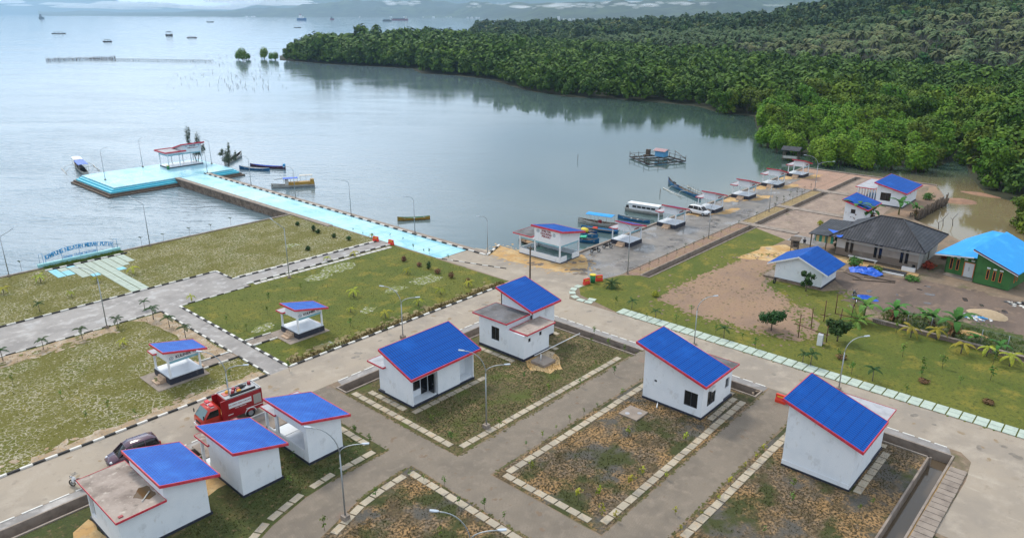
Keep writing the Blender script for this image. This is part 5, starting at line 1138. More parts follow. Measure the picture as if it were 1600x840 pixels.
def fire_engine():
    RP = mat('fire_engine_paint', (.30, .008, .014), .28, coat=.5); OR = mat('cab_red_paint', (.50, .03, .015), .3, coat=.4)
    t = thing('fire_engine', 'red fire engine with equipment on its grey deck, parked by the striped kerb', 'fire engine', (27.1, 60.25, 0), R(180 - 3))
    # local +X is the front; box from -3.0 to .9, cab .95..2.9
    MB().box(-3.0, 2.7, -.4, .4, .45, .62).build('chassis', M_['rubber'], t)
    b = MB(); b.box(-3.05, .45, -.98, .98, .62, 2.55)
    b.build('body', RP, t, .03)
    b = MB().box(.452, .95, -.98, -.9, .62, 2.55).box(.452, .95, .9, .98, .62, 2.55).box(.452, .5, -.9, .9, .62, 2.6).box(.5, .95, -.9, .9, .62, 1.0); b.build('pump_bay', RP, t)
    MB().box(.55, .92, -.8, .8, 1.002, 1.25).build('pump', mat('yellow_pump', (.6, .28, .04), .5), t)
    d = MB().box(-2.95, .4, -.9, .9, 2.552, 2.6).build('deck', mat('deck_grey', (.34, .36, .38), .6), t)
    b = MB()
    for a in ((-3.0, .42, -.96, -.9), (-3.0, .42, .9, .96), (-3.0, -2.94, -.9, .9)): b.box(*a, 2.552, 2.68)
    b.build('rail', M_['metal'], d)
    MB().tube([(-2.6, .62, 2.68), (-.2, .62, 2.68)], .13, 8).build('suction_hose', M_['rubber'], d)
    MB().tube([(-2.2, -.5, 2.65), (-1.6, -.1, 2.68), (-1.2, -.5, 2.65), (-1.9, -.7, 2.68)], .07, 6).ell((-1.75, -.35, 2.72), (.28, .25, .12), 8).build('hose_coil', M_['rubber'], d)
    for x, y in ((-1.2, .05), (-.9, -.3), (-2.5, -.45), (-.6, .2)): MB().tube([(x, y, 2.6), (x, y, 2.92)], [.2, .14], 9).build('drum', RP, d)
    for x, y in ((-.25, -.2), (-1.15, .35)): MB().ell((x, y, 2.74), (.24, .2, .16), 9).build('helmet', mat('yellow_helmet', (.72, .35, .03), .4), d)
    MB().box(-.35, .25, -.45, .25, 2.602, 2.66).build('hatch', mat('pink_hatch', (.5, .15, .13), .6), d)
    for sgn in (-1, 1):
        y0, y1 = (.982, .995) if sgn > 0 else (-.995, -.982)
        s_ = MB().box(-1.95, .25, y0, y1, 1.62, 1.82).box(-1.95, .25, y0, y1, 1.95, 2.12).build('stripe', M_['pwhite'], t)
        MB().box(-3.0, -1.35, y0, y1, .98, 1.04).box(-.1, .4, y0, y1, .98, 1.04).build('trim_line', M_['pwhite'], t)
        MB().box(-2.9, -2.15, y0, y1 + .004 * sgn if sgn > 0 else y1, 1.2, 2.15).build('roller_shutter', mat('shutter', (.42, .40, .36), .5, [('wavez', 6, (.3, .29, .26), .3, .7)]), t)
        rot = (R(90), 0, R(180) if sgn > 0 else 0)
        text('lettering', 'PEMADAM KEBAKARAN', .22, M_['pwhite'], t, (-.85, 1.0 * sgn, 1.885), rot, .004, bold=.02, sx=.95)
        text('lettering', 'KAB. KONAWE' if 0 else 'DINAS PEMADAM', .14, M_['pwhite'], t, (-.85, 1.0 * sgn, 1.5), rot, .004)
    b = MB(); prof = [(.98, .55, 2.05, .90), (1.3, .5, 2.15, .93), (2.05, .5, 2.12, .93), (2.62, .45, 1.35, .93), (2.75, .45, 1.2, .92), (2.78, .45, .9, .90)]
    loftbody(b, [[(x, -hw, zb), (x, -hw * (1 if zt < 1.6 else .93), zt), (x, hw * (1 if zt < 1.6 else .93), zt), (x, hw, zb)] for x, zb, zt, hw in prof]); cab = b.build('cab', OR, t)
    g = MB(); g.add([(2.08, -.78, 2.08), (2.08, .78, 2.08), (2.645, .86, 1.36), (2.645, -.86, 1.36)], [(0, 1, 2, 3)]); g.add([(2.10, -.78, 2.10), (2.10, .78, 2.10), (2.665, .86, 1.37), (2.665, -.86, 1.37)], [(0, 1, 2, 3)]); g.build('windscreen', mat('windscreen_glass', (.10, .17, .18), .08, spec=.8), cab)
    for s_ in (-1, 1):
        MB().add([(1.2, s_ * .925, 1.98), (1.95, s_ * .925, 1.98), (2.42, s_ * .945, 1.36), (1.2, s_ * .945, 1.36)], [(0, 1, 2, 3)]).build('side_window', M_['glassdk'], cab)
        MB().box(2.6, 2.68, s_ * 1.05 - .04, s_ * 1.05 + .04, 1.5, 1.85).build('mirror', M_['rubber'], cab)
        MB().disc((2.79, s_ * .66, .72), (1, 0, 0), .11, .04, 12).build('headlight', MATS['lamp_lens'], cab)
    MB().box(2.74, 2.86, -.95, .95, .38, .56).build('bumper', M_['pwhite'], t); MB().box(2.775, 2.79, -.5, .5, .8, 1.05).build('grille', M_['rubber'], cab)
    lb = MB().box(1.45, 1.75, -.7, .7, 2.18, 2.28).build('light_bar', M_['pwhite'], cab)
    for s_ in (-1, 1): MB().box(1.43, 1.77, s_ * .45 - .25, s_ * .45 + .25, 2.282, 2.42).build('beacon', mat('red_beacon', (.6, .02, .03), .2), lb)
    for x in (-1.75, 1.95):
        for s_ in (-1, 1): wheel(t, x, s_ * .84, .42, .26, s_)
    for s_ in (-1, 1): MB().tube([(-1.75 + .56 * math.cos(a), s_ * .99, .42 + .56 * math.sin(a)) for a in [math.pi * k / 8 for k in range(9)]], .035, 5).build('wheel_arch', M_['pwhite'], t)
fire_engine()
def motorbike(label, loc_, rz, paint, group=None):
    t = thing('motorcycle', label, 'motorcycle', (*loc_, 0), rz, group)
    for x in (-.6, .6):
        w_ = MB()
        w_.tube([(x + .27 * math.cos(a), 0, .29 + .27 * math.sin(a)) for a in [2 * math.pi * k / 14 for k in range(15)]], .05, 6, cap=False)
        wo = w_.build('wheel', M_['rubber'], t); MB().disc((x, 0, .29), (0, 1, 0), .17, .04, 10).build('rim', M_['metal'], wo)
    MB().tube([(-.6, .06, .3), (-.1, .05, .35), (.25, 0, .55), (.5, 0, .8)], .05, 6).tube([(.6, .05, .3), (.47, .03, .85)], .03, 6).build('frame', M_['dkmetal'], t)
    MB().ell((-.05, 0, .45), (.3, .15, .18), 8).ell((.4, 0, .62), (.12, .2, .28), 8).ell((-.55, 0, .62), (.3, .12, .1), 8).build('body', paint, t)
    MB().ell((-.25, 0, .75), (.42, .13, .08), 8).build('seat', M_['rubber'], t)
    MB().tube([(.42, -.32, .98), (.48, 0, .95), (.42, .32, .98)], .022, 5).build('handlebar', M_['dkmetal'], t)
    MB().ell((.58, 0, .85), (.08, .09, .08), 8).build('headlight', MATS['lamp_lens'], t)
    for s_ in (-1, 1): MB().ell((.4, s_ * .27, 1.12), (.02, .06, .05), 6).build('mirror', M_['dkmetal'], t)
    return t
motorbike('black motorcycle on the wet pavement nearer the boat shelter', G(930, 394), R(-30), M_['rubber'])
motorbike('black motorcycle on the wet pavement nearer the first hut', G(949, 387.5), R(-30), M_['rubber'])
motorbike('white scooter at the road edge left of the nearest shop building', G(124, 760), R(120), M_['pwhite'])
motorbike('motorcycle standing beside the crumpled blue tarpaulin on the dark yard', G(1335, 465), R(30), M_['dkmetal'])

# ------------------------------------------------------------------ traffic barriers, bin, small street things
def barrier(label, xy, rz):
    t = thing('traffic_barrier', label, 'traffic barrier', (*xy, 0), rz)
    b = MB(); st = []
    for y, w0 in ((-.5, .26), (.5, .26)):
        st.append([(-w0 * .8, y, 0), (-w0 * .8, y, .25), (-.12, y, .5), (-.10, y, .85), (.10, y, .85), (.12, y, .5), (w0 * .8, y, .25), (w0 * .8, y, 0)])
    loftbody(b, st)
    for i in range(len(b.sm)): b.sm[i] = False
    b.build('body', M_['orange'], t)
    MB().box(-.13, .13, -.35, .35, .56, .70).build('reflector', mat('yellow_reflector', (.75, .45, .05), .4), t)
barrier('orange barrier at the pier path end, left of the two', (71.9, 95.6), R(20)); barrier('orange barrier at the pier path end, right of the two', (72.4, 92.2), R(10))
barrier('orange barrier at the promenade entrance left of the bin', (78.9, 57.2), R(75)); barrier('orange barrier at the promenade entrance right of the bin', (81.2, 56.7), R(55))
barrier('orange barrier across the path beside the lower right house', (64.9, 23.2), R(0))
t = thing('waste_bin', 'large green bin with yellow lid between two orange barriers', 'bin', (80.1, 57.0, 0))
MB().tube([(0, 0, 0), (0, 0, 1.1)], [.34, .42], 12).build('body', MATS['green_bin_plastic'], t); MB().tube([(0, 0, 1.1), (0, 0, 1.2)], .46, 12).build('lid', MATS['yellow_bin_plastic'], t)
t = thing('inspection_cover', 'square pale concrete slab lying in the lot beside the house with the large dark window', 'concrete slab', (53.4, 32.7, 0))
MB().box(-1, 1, -1, 1, 0, .14).build('slab', M_['cop'], t); b = MB()
for x, y in ((-.5, .35), (.3, -.5)): b.disc((x, y, .145), (0, 0, 1), .22, .02, 14)
b.build('hatch', M_['slabgrey'], t)
t = thing('septic_tank', 'square concrete tank top with a white vent pipe on orange sand', 'septic tank', (56.0, 46.0, 0))
MB().box(-1, .95, -.95, .95, 0, .32).build('tank', M_['cop'], t); MB().tube([(-.3, .1, .3), (-.3, .1, 1.1)], .05, 6).build('vent_pipe', M_['pwhite'], t)
t = thing('water_pipe', 'long white pipe lying across the grassy lot from the drain to the house wall', 'pipe', (*G(835, 558), .1))
a0 = G(835, 558); a1 = G(906, 523)
MB().tube([(0, 0, .1), (a1[0] - a0[0], a1[1] - a0[1], .1)], .05, 6).build('pipe', M_['pwhite'], t)
t = thing('concrete_pillar', 'short leaning grey concrete pillar with a pale edge among weeds', 'pillar', (80.9, 25.4, 0), R(10))
MB().box(-.35, .35, -.28, .28, 0, 1.3).build('pillar', M_['slabgrey'], t); MB().box(-.40, -.352, -.28, .28, 0, 1.32).build('edge', M_['pwhite'], t)
t = thing('market_cart', 'weathered wooden frame cart with a low roof on the paved patch', 'cart', (*G(1241, 391), 0), R(15))
b = MB()
for x in (-.9, .9):
    for y in (-.5, .5): b.tube([(x, y, 0), (x, y, 1.9)], .05, 6)
b.build('posts', M_['cwood'], t); MB().box(-1, 1, -.6, .6, .8, .9).box(-1, 1, -.6, .6, 1.35, 1.4).build('shelf', M_['cwood'], t); MB().box(-1.2, 1.2, -.8, .8, 1.9, 1.98).build('roof', M_['cwood'], t)
# stick fence on the red dirt yard
t = thing('stake_fence', 'unfinished fence of brown wooden stakes with a few rails beside the red dirt yard', 'fence', (85, 27.5, 0))
for px_, py_, h_ in ((1247, 527, 2.9), (1267, 514, 2.7), (1287, 502, 2.8), (1305, 490, 2.6), (1329, 503, 2.4), (1312, 505, 2.0), (1347, 487, 1.7), (1291, 534, 2.0), (1335, 478, 1.5)):
    x, y = G(px_, py_); MB().tube([(x - 85, y - 27.5, -.1), (x - 85 + rnd.uniform(-.1, .1), y - 27.5 + rnd.uniform(-.1, .1), h_)], .06, 5).build('stake', mat('brown_stake_wood', (.12, .06, .035), .9), t)
for (pa, za), (pb, zb_) in (((G(1240, 523), 1.5), (G(1292, 540), 1.3)), ((G(1304, 500), .9), (G(1340, 508), .9)), ((G(1280, 500), .8), (G(1293, 503), .8))):
    MB().tube([(pa[0] - 85, pa[1] - 27.5, za), (pb[0] - 85, pb[1] - 27.5, zb_)], .055, 5).build('rail', MATS['brown_stake_wood'], t)
# low wall with mesh fence
t = thing('low_wall', 'long low brick retaining wall with pale coping along the right lawn', 'wall', (91.7, 23, 0), 0)
MB().hexa([(0, 0), (.35, 0), (-.1, -60), (-.45, -60)], [-.1] * 4, [.42] * 4).build('brickwork', mat('grey_brick_wall', (.20, .14, .11), .9, [('brick', 2.5, (.32, .27, .23), .9, 1.0), ('noise', 1, (.12, .09, .07), .5, .7)]), t)
MB().hexa([(-.06, .05), (.42, .05), (-.05, -60), (-.53, -60)], [.421] * 4, [.5] * 4).build('coping', M_['cop'], t)
t = thing('mesh_fence', 'thin grey metal posts with wire mesh just behind the low brick wall', 'fence', (93.2, 19.5, 0))
b = MB()
for k in range(11):
    x, y = -.02 - .0 * k, -k * 2.6; MB().tube([(x, y, 0), (x, y, 1.9)], .035, 6).build('post', M_['metal'], t)
b = MB()
for z in (.25, 1.0, 1.85): b.tube([(0, 0, z), (0, -26, z)], .016, 4)
for k in range(150): b.tube([(0, -k * .175, .25), (0, -(k * .175 + .9) if k * .175 + .9 < 26 else -26, 1.85)], .006, 3, cap=False)
for k in range(150): b.tube([(0, -k * .175, 1.85), (0, -(k * .175 + .9) if k * .175 + .9 < 26 else -26, .25)], .006, 3, cap=False)
b.build('wire_mesh', mat('green_wire', (.12, .20, .16), .5, metal=.3), t)
# timber palisade by the creek
t = thing('log_palisade', 'dark broken palisade of timber logs holding back red clay at the creek', 'palisade', (147.5, 33.0, 0))
b = MB(); N0 = 70; A0, A1 = Vector((148.5, 33.8)), Vector((171, 32.6))
for k in range(N0):
    p = A0.lerp(A1, k / N0) - Vector((147.5, 33.0)); r_ = rnd.uniform(.07, .13); b.tube([(p.x, p.y + rnd.uniform(-.2, .2), -2.5), (p.x + rnd.uniform(-.15, .15), p.y + rnd.uniform(-.3, .2), rnd.uniform(-.1, .9))], r_, 5)
b.build('logs', M_['cwood'], t)
# heaps
def heap(name, label, cat, xy, r, h, m, seed, rz=0):
    rr = random.Random(seed); b = MB(); n = 22; m_ = 7; vs = [(0, 0, h)]; fs = []
    for i in range(1, m_ + 1):
        q = i / m_
        for k in range(n):
            a = 2 * math.pi * k / n; w_ = 1 + .10 * math.sin(3 * a + seed) + rr.uniform(-.04, .04)
            vs.append((r[0] * q * math.cos(a) * w_, r[1] * q * math.sin(a) * w_, h * (1 - q ** 1.4) + (rr.uniform(-.04, .04) * h if i < m_ else -.05)))
    for k in range(n): fs.append((0, 1 + k, 1 + (k + 1) % n))
    for i in range(m_ - 1):
        for k in range(n): a = 1 + i * n + k; c = 1 + i * n + (k + 1) % n; fs.append((a, a + n, c + n, c))
    b.add(vs, fs, 0, True); o = b.build(name, m, None); o.location = (*xy, 0); o.rotation_euler = (0, 0, rz); return tag(o, label, cat)
heap('sand_pile', 'broad heap of pale building sand on the dark dirt yard', 'sand pile', (103.9, 12.8), (1.5, 2.4), .75, mat('pale_sand', (.40, .30, .19), .95, [('noise', 3, (.46, .36, .24), .45, .7)], ('noise', 10, .03)), 3)
heap('clay_mound', 'small orange clay mound behind the wire fence', 'mound', (95.9, 13.0), (.8, 1.7), .35, M_['sand'], 6)
o = heap('mud_bank', 'x', 'bank', (175.5, 31.6), (5.2, 3.4), 1.0, mat('red_mud', (.30, .165, .10), .7, [('noise', 1, (.20, .12, .08), .45, .7)], ('noise', 3, .05)), 5, R(-60)); o.location.z = -1.95
for k in ('label', 'category'): del o[k]
struct(o)
o = heap('mud_island', 'x', 'bank', (185.8, 29.5), (1.6, 5.2), .55, MATS['red_mud'], 7, R(-10)); o.location.z = -1.75
for k in ('label', 'category'): del o[k]
struct(o)
rr = random.Random(5)
def jumble(name, label, cat, xy, n_, spread, size, mats, seed, flat=.4, z=0):
    r_ = random.Random(seed); b = MB()
    for k in range(n_):
        x, y = r_.gauss(0, spread[0]), r_.gauss(0, spread[1]); s_ = size * r_.uniform(.4, 1.3); a = r_.uniform(0, 6.28); c, d_ = math.cos(a) * s_, math.sin(a) * s_; hh = z + s_ * flat * r_.uniform(.3, 1.2)
        q = [(x + c, y + d_), (x - d_ * .6, y + c * .6), (x - c, y - d_), (x + d_ * .6, y - c * .6)]
        b.hexa(q, [z] * 4, [hh * r_.uniform(.6, 1.2) for _ in range(4)], r_.randrange(len(mats)))
    o_ = b.build(name, mats); o_.location = (*xy, 0); return tag(o_, label, cat)
jumble('rubble_pile', 'pile of grey broken rubble and bags beside the sand heap', 'rubble', (101.8, 14.2), 60, (.5, .9), .3, [M_['slabgrey'], M_['inboat'], M_['kw'], M_['signblue']], 3)
jumble('scrap_pile', 'dark scrap heap at the right edge of the dark dirt yard', 'scrap', G(1595, 476), 40, (.5, .8), .3, [M_['rubber'], M_['kw'], M_['dkmetal']], 4)
# stacked roof sheets and timber on the dark yard
t = thing('sheet_stack', 'stack of long dark roofing sheets with a pale edge lying by the long house', 'building materials', (*G(1385, 424), 0), R(-88))
MB().box(-2.6, 2.6, -.55, .55, 0, .35).build('sheets', M_['darkroof'], t); MB().box(-2.5, 2.5, -.75, -.56, 0, .22).build('pale_sheets', M_['pwhite'], t)
for i, (pa, pb) in enumerate((((1318, 425), (1345, 436)), ((1332, 437), (1398, 442)), ((1345, 428), (1392, 440)), ((1350, 433), (1399, 440)))):
    a_ = G(*pa); c_ = G(*pb); t = thing('timber_pole', ['dark pole lying nearest the blue roofed gable house', 'longest dark pole lying across the yard', 'dark pole lying furthest back on the yard', 'dark pole lying between two others on the yard'][i], 'pole', (*a_, 0))
    MB().tube([(0, 0, .08), (c_[0] - a_[0], c_[1] - a_[1], .08)], .07, 6).build('pole', M_['cwood'], t)
def tarp(label, xy, sx, sy, h, seed, rz):
    r_ = random.Random(seed); n = 14; vs = []; fs = []
    for i in range(n):
        for j in range(n):
            u, v = i / (n - 1) * 2 - 1, j / (n - 1) * 2 - 1; e = max(0, 1 - (u * u + v * v) * .7)
            wv = 1 + .12 * math.sin(5 * v + seed)
            vs.append((u * sx * wv, v * sy * (1 + .15 * math.sin(4 * u + seed)), .03 + h * e * r_.uniform(.35, 1.0)))
    for i in range(n - 1):
        for j in range(n - 1): a = i * n + j; fs.append((a, a + n, a + n + 1, a + 1))
    o_ = MB().add(vs, fs).build('tarpaulin', M_['tarp']); o_.location = (*xy, 0); o_.rotation_euler = (0, 0, rz); return tag(o_, label, 'tarpaulin')
tarp('heaped bright blue tarpaulin beside the roofing sheets', G(1353, 425), 1.5, 2.1, .9, 2, 0); tarp('crumpled darker blue tarpaulin on the dark yard by a motorcycle', G(1352, 466), .8, 1.4, .45, 4, R(20))
t = thing('white_plank', 'pale plank lying at the edge of the dark yard by the motorcycle', 'plank', (*G(1338, 468), .06), R(15)); MB().box(-1.1, 1.1, -.07, .07, 0, .08).build('plank', M_['pwhite'], t)
t = thing('low_trough', 'long white trough standing in front of the long house wall', 'trough', (115.6, 31.9, 0), R(90)); MB().box(-2.1, 2.1, -.2, .2, .35, .5).box(-1.9, -1.8, -.15, .15, 0, .35).box(1.8, 1.9, -.15, .15, 0, .35).build('trough', M_['pwhite'], t)
t = thing('white_bench', 'white and dark stack of boards at the right front corner of the long house', 'boards', (115.3, 25.3, 0), R(90)); MB().box(-.9, .9, -.25, .25, 0, .55).build('boards', M_['pwhite'], t); MB().box(-.75, -.35, -.30, -.252, .1, 1.0).build('dark_panel', M_['glassdk'], t)
t = thing('tyre', 'old black tyre lying on the grass left of the gabled house', 'tyre', (*G(1211, 442), 0))
for s_ in (0,): MB().tube([(.35 * math.cos(a), .1 + .0 * s_, .36 + .35 * math.sin(a)) for a in [2 * math.pi * k / 14 for k in range(15)]], .1, 7, cap=False).build('tyre', M_['rubber'], t)

# ------------------------------------------------------------------ boats
def hull(b, L, W_, H, sheer=.4, stern=.35, bow=.0, mi=0, mi2=1, n=15, keel=-.25):
    """open hull along +X (bow at +L/2) with inner skin"""
    outr = []; inn = []
    for i in range(n):
        u = i / (n - 1); x = (u - .5) * L
        wv = (1 - max(0, (u - .45) / .55) ** 2.2) * (stern + (1 - stern) * min(1, u / .35) ** .7); wv = max(wv, .02 + bow)
        hw = W_ / 2 * wv; zt = H + sheer * (abs(u - .42) / .58) ** 2.2; zb = keel * min(1, (1 - u) * 5)
        outr.append([(x, -hw, zt), (x, -hw * .8, zb * .2 + .1), (x, 0, zb), (x, hw * .8, zb * .2 + .1), (x, hw, zt)])
        inn.append([(x, -hw * .86, zt), (x, -hw * .6, .16), (x, 0, .10), (x, hw * .6, .16), (x, hw * .86, zt)])
    for st, mm, rev in ((outr, mi, False), (inn, mi2, True)):
        vs = [p for r_ in st for p in r_]; fs = []
        for i in range(n - 1):
            for j in range(4):
                f = (i * 5 + j, i * 5 + j + 1, (i + 1) * 5 + j + 1, (i + 1) * 5 + j); fs.append(f if not rev else f[::-1])
        b.add(vs, fs, mm, True)
    for s_ in (0, 4):   # gunwale
        vs = []; fs = []
        for i in range(n): vs += [outr[i][s_], inn[i][s_]]
        for i in range(n - 1): fs.append((2 * i, 2 * i + 1, 2 * i + 3, 2 * i + 2) if s_ == 0 else (2 * i, 2 * i + 2, 2 * i + 3, 2 * i + 1))
        b.add(vs, fs, mi)
    b.add(outr[0] + [inn[0][0], inn[0][4]], [(4, 3, 2, 1, 0)], mi)
def place_boat(name, label, pa, pb, W_, H, mo, mi_, sheer=.4, cat='boat', stern=.35, group=None, z=WZ):
    """stern seen at photo pixel pa and bow at pb (waterline)"""
    a = Vector(G(*pa, z)); c = Vector(G(*pb, z)); d = c - a; mid = (a + c) / 2
    t = thing(name, label, cat, (mid.x, mid.y, z), math.atan2(d.y, d.x), group)
    b = MB(); hull(b, d.length, W_, H, sheer, stern); b.build('hull', [mo, mi_], t)
    return t, d.length
def thwarts(t, L, W_, H, k, m):
    for i in range(k): x = (-.32 + .6 * i / max(1, k - 1)) * L; MB().box(x - .12, x + .12, -W_ * .42, W_ * .42, H * .75, H * .75 + .05).build('thwart', m, t)
def canopy(t, x0, x1, w_, z0_, z1_, m, posts=3, th=.06, name='canopy'):
    b = MB(); n = 6; vs = []; fs = []
    for i in range(n + 1):
        y = -w_ / 2 + w_ * i / n; z = z1_ + .14 * (1 - (2 * i / n - 1) ** 2); vs += [(x0, y, z), (x1, y, z), (x0, y, z - th), (x1, y, z - th)]
    for i in range(n): a = 4 * i; fs += [(a, a + 1, a + 5, a + 4), (a + 2, a + 6, a + 7, a + 3), (a, a + 4, a + 6, a + 2), (a + 1, a + 3, a + 7, a + 5)]
    fs += [(0, 2, 3, 1), (4 * n, 4 * n + 1, 4 * n + 3, 4 * n + 2)]
    b.add(vs, fs); b.build(name, m, t)
    for k in range(posts):
        x = x0 + .15 + (x1 - x0 - .3) * k / (posts - 1)
        for s_ in (-1, 1): MB().tube([(x, s_ * w_ * .44, z0_), (x, s_ * w_ * .47, z1_)], .035, 5).build('canopy_post', M_['wboat'], t)
def outrigger(t, L, W_, reach, fl, m, sides=(-1, 1), h=.7):
    for s_ in sides:
        f = MB().tube([(-fl / 2, s_ * reach, .05), (0, s_ * reach, .0), (fl / 2, s_ * reach, .15)], .09, 6).build('outrigger_float', m, t)
        for x in (-fl * .28, fl * .28): MB().tube([(x, s_ * W_ * .3, h), (x, s_ * reach * .7, h + .2), (x, s_ * reach, .08)], .045, 5).build('outrigger_arm', M_['wboat'], t)
t, L = place_boat('passenger_boat', 'white boat with a cyan canopy moored behind the first hut', (966, 356), (903, 347), 1.9, .65, M_['wboat'], M_['inboat'], .35, stern=.7)
canopy(t, -L * .38, L * .26, 1.9, .6, 2.1, M_['cyanroof'], 4); thwarts(t, L, 1.9, .6, 4, M_['cwood'])
MB().box(-.6, -.1, -.4, .3, .4, 1.0).build('red_drum', M_['inkred'], t)
t, L = place_boat('fishing_boat', 'dark blue flat boat with ochre rim alongside the cyan canopied boat', (965, 365), (908, 357), 1.4, .5, M_['blueboat'], M_['blueboat'], .2, stern=.6)
MB().box(.4, 1.2, -.35, .35, .35, .62).build('red_cover', M_['orange'], t); MB().tube([(-L * .45, .72, .56), (0, .72, .52), (L * .3, .62, .56)], .05, 5).build('rim', M_['yboat'], t)
t, L = place_boat('canoe', 'slim bright blue canoe lying alone in front of the white passenger boat', (1015, 349), (965, 341), 1.0, .5, M_['blueboat'], M_['inboat'], .3)
thwarts(t, L, 1.0, .5, 4, M_['wboat'])
t, L = place_boat('passenger_boat', 'long closed white boat with a row of dark windows near the second hut', (978, 328), (1036, 337), 1.9, .6, M_['wboat'], M_['inboat'], .3, stern=.7)
b = MB(); q = [(-L * .38, -.75), (L * .40, -.7), (L * .40, .7), (-L * .38, .75)]; b.hexa(q, [.5] * 4, [1.75] * 4); b.build('cabin', M_['pwhite'], t)
for k in range(5):
    for s_ in (-1, 1): x = -L * .28 + k * L * .125; MB().box(x, x + L * .1, s_ * .80 - .04, s_ * .80 + .04, 1.05, 1.4).build('window', M_['glassdk'], t)
MB().box(L * .4 + .002, L * .4 + .03, -.5, .5, .9, 1.5).build('windscreen', M_['glassdk'], t)
MB().box(-L * .42, L * .41, -.9, .9, 1.752, 1.84).build('roof', M_['pwhite'], t); MB().box(-L * .49, -L * .44, -.2, .2, .2, 1.1).build('outboard_motor', M_['rubber'], t)
t, L = place_boat('fishing_boat', 'blue boat with green tarpaulin moored nearest the boat shelter', (903, 377), (936, 380), 1.3, .55, M_['blueboat'], M_['inboat'], .45)
thwarts(t, L, 1.3, .5, 2, M_['wboat']); MB().hexa([(-L * .4, -.6), (-L * .1, -.6), (-L * .1, .6), (-L * .4, .6)], [.9] * 4, [1.0, 1.15, 1.1, .95]).build('tarpaulin', mat('green_tarp', (.03, .42, .25), .6), t)
t, L = place_boat('fishing_boat', 'blue boat with a yellow cover behind the boat shelter', (908, 364), (934, 374), 1.3, .55, M_['blueboat'], M_['inboat'], .45)
MB().ell((-L * .28, 0, .85), (L * .2, .6, .45), 9, 0, .1, rnd).build('cover', mat('yellow_tarp', (.65, .52, .05), .6), t); thwarts(t, L, 1.3, .5, 3, M_['wboat'])
t, L = place_boat('fishing_boat', 'third blue boat squeezed between the two others behind the shelter', (912, 361), (933, 368), 1.1, .5, mat('deep_blue_boat_paint', (.01, .07, .22), .5), M_['inboat'], .4); thwarts(t, L, 1.1, .5, 3, M_['cwood'])
t, L = place_boat('fishing_boat', 'green boat moored right behind the first hut', (985, 372), (1018, 357), 1.3, .5, M_['gboat'], M_['inboat'], .4); thwarts(t, L, 1.3, .5, 3, M_['cwood'])
MB().box(-.6, .2, -.4, .4, .4, .8).build('crate', M_['signblue'], t)
t, L = place_boat('wooden_raft_boat', 'dark old wooden boat seen through the arches of the shelter', (812, 377), (850, 386), 1.8, .4, M_['cwood'], mat('tan_boat_floor', (.35, .22, .12), .8), .2); thwarts(t, L, 1.8, .4, 3, M_['cwood'])
t, L = place_boat('outrigger_boat', 'big blue outrigger boat with pale floats moored at the quay', (1094, 311), (1046, 289), 1.3, .6, M_['blueboat'], M_['inboat'], .45)
outrigger(t, L, 1.5, 3.0, L * .6, M_['wboat']); thwarts(t, L, 1.5, .7, 6, M_['cwood'])
for k in range(5): MB().tube([(-L * .35 + k * 1.0, -.5, .6), (-L * .35 + k * 1.0, -.5, 1.9)], .03, 4).build('pole', M_['cwood'], t)
t, L = place_boat('fishing_boat', 'small dark blue boat tied behind the big outrigger', (1059, 295), (1044, 284), 1.0, .5, MATS['deep_blue_boat_paint'], M_['inboat'], .8); thwarts(t, L, 1.0, .5, 2, M_['cwood'])
MB().box(-1.2, .0, -.35, .35, .4, .9).build('cargo', M_['rubber'], t)
t, L = place_boat('fishing_boat', 'white and ochre boat with blue awning beside the pier', (492, 290), (424, 294), 1.7, .55, M_['wboat'], M_['inboat'], .55, stern=.6)
MB().box(-L * .49, L * .1, -.7, .7, .55, 1.15).build('deckhouse', M_['yboat'], t); MB().box(-L * .49, -L * .40, -.7, .7, 1.152, 1.6).build('stern_box', M_['yboat'], t); MB().box(L * .1 + .002, L * .18, -.6, .6, .5, 1.75).build('wheelhouse', M_['wboat'], t)
canopy(t, -L * .12, L * .22, 1.5, 1.1, 2.1, M_['tarp'], 3); canopy(t, -L * .46, -L * .16, 1.4, 1.5, 2.6, M_['wboat'], 3); MB().tube([(L * .05, 0, 2.2), (L * .42, 0, 1.9)], .05, 5).build('pole', M_['cwood'], t)
t, L = place_boat('canoe', 'ochre canoe floating alone off the pier', (672, 342), (621, 345), 1.1, .5, M_['yboat'], M_['gboat'], .35); thwarts(t, L, 1.1, .5, 3, M_['wboat'])
t, L = place_boat('fishing_boat', 'long blue and white boat moored at the platform, nearer one', (421, 267), (374, 264), 1.2, .55, M_['blueboat'], M_['wboat'], .4); thwarts(t, L, 1.2, .5, 5, M_['pwhite'])
t, L = place_boat('fishing_boat', 'long dark red and blue boat moored at the platform, farther one', (446, 264), (391, 261), 1.2, .6, mat('maroon_boat_paint', (.08, .03, .05), .6), M_['tarp'], .4); thwarts(t, L, 1.2, .5, 4, M_['wboat']); MB().box(-L * .49, -L * .45, -.3, .3, .4, 1.3).build('outboard_motor', M_['signblue'], t)
t, L = place_boat('fishing_boat', 'grey wooden boat with raised bow at the platform corner under the shrubby tree', (352, 258), (378, 243), 1.6, .7, M_['wboat'], M_['rubber'], .7)
t, L = place_boat('outrigger_boat', 'small outrigger boat with blue and white canopy at the left platform corner', (136, 275), (116, 256), 1.7, .7, M_['wboat'], M_['inboat'], .6, stern=.6)
outrigger(t, L, 1.6, 3.6, L * .45, M_['wboat'], h=.9); canopy(t, -L * .36, L * .0, 2.2, .6, 2.4, M_['tarp'], 3); canopy(t, L * .01, L * .25, 2.0, .7, 2.6, M_['pwhite'], 2)
MB().box(-L * .25, L * .1, -.5, .5, .5, 1.2).build('cargo', M_['rubber'], t)
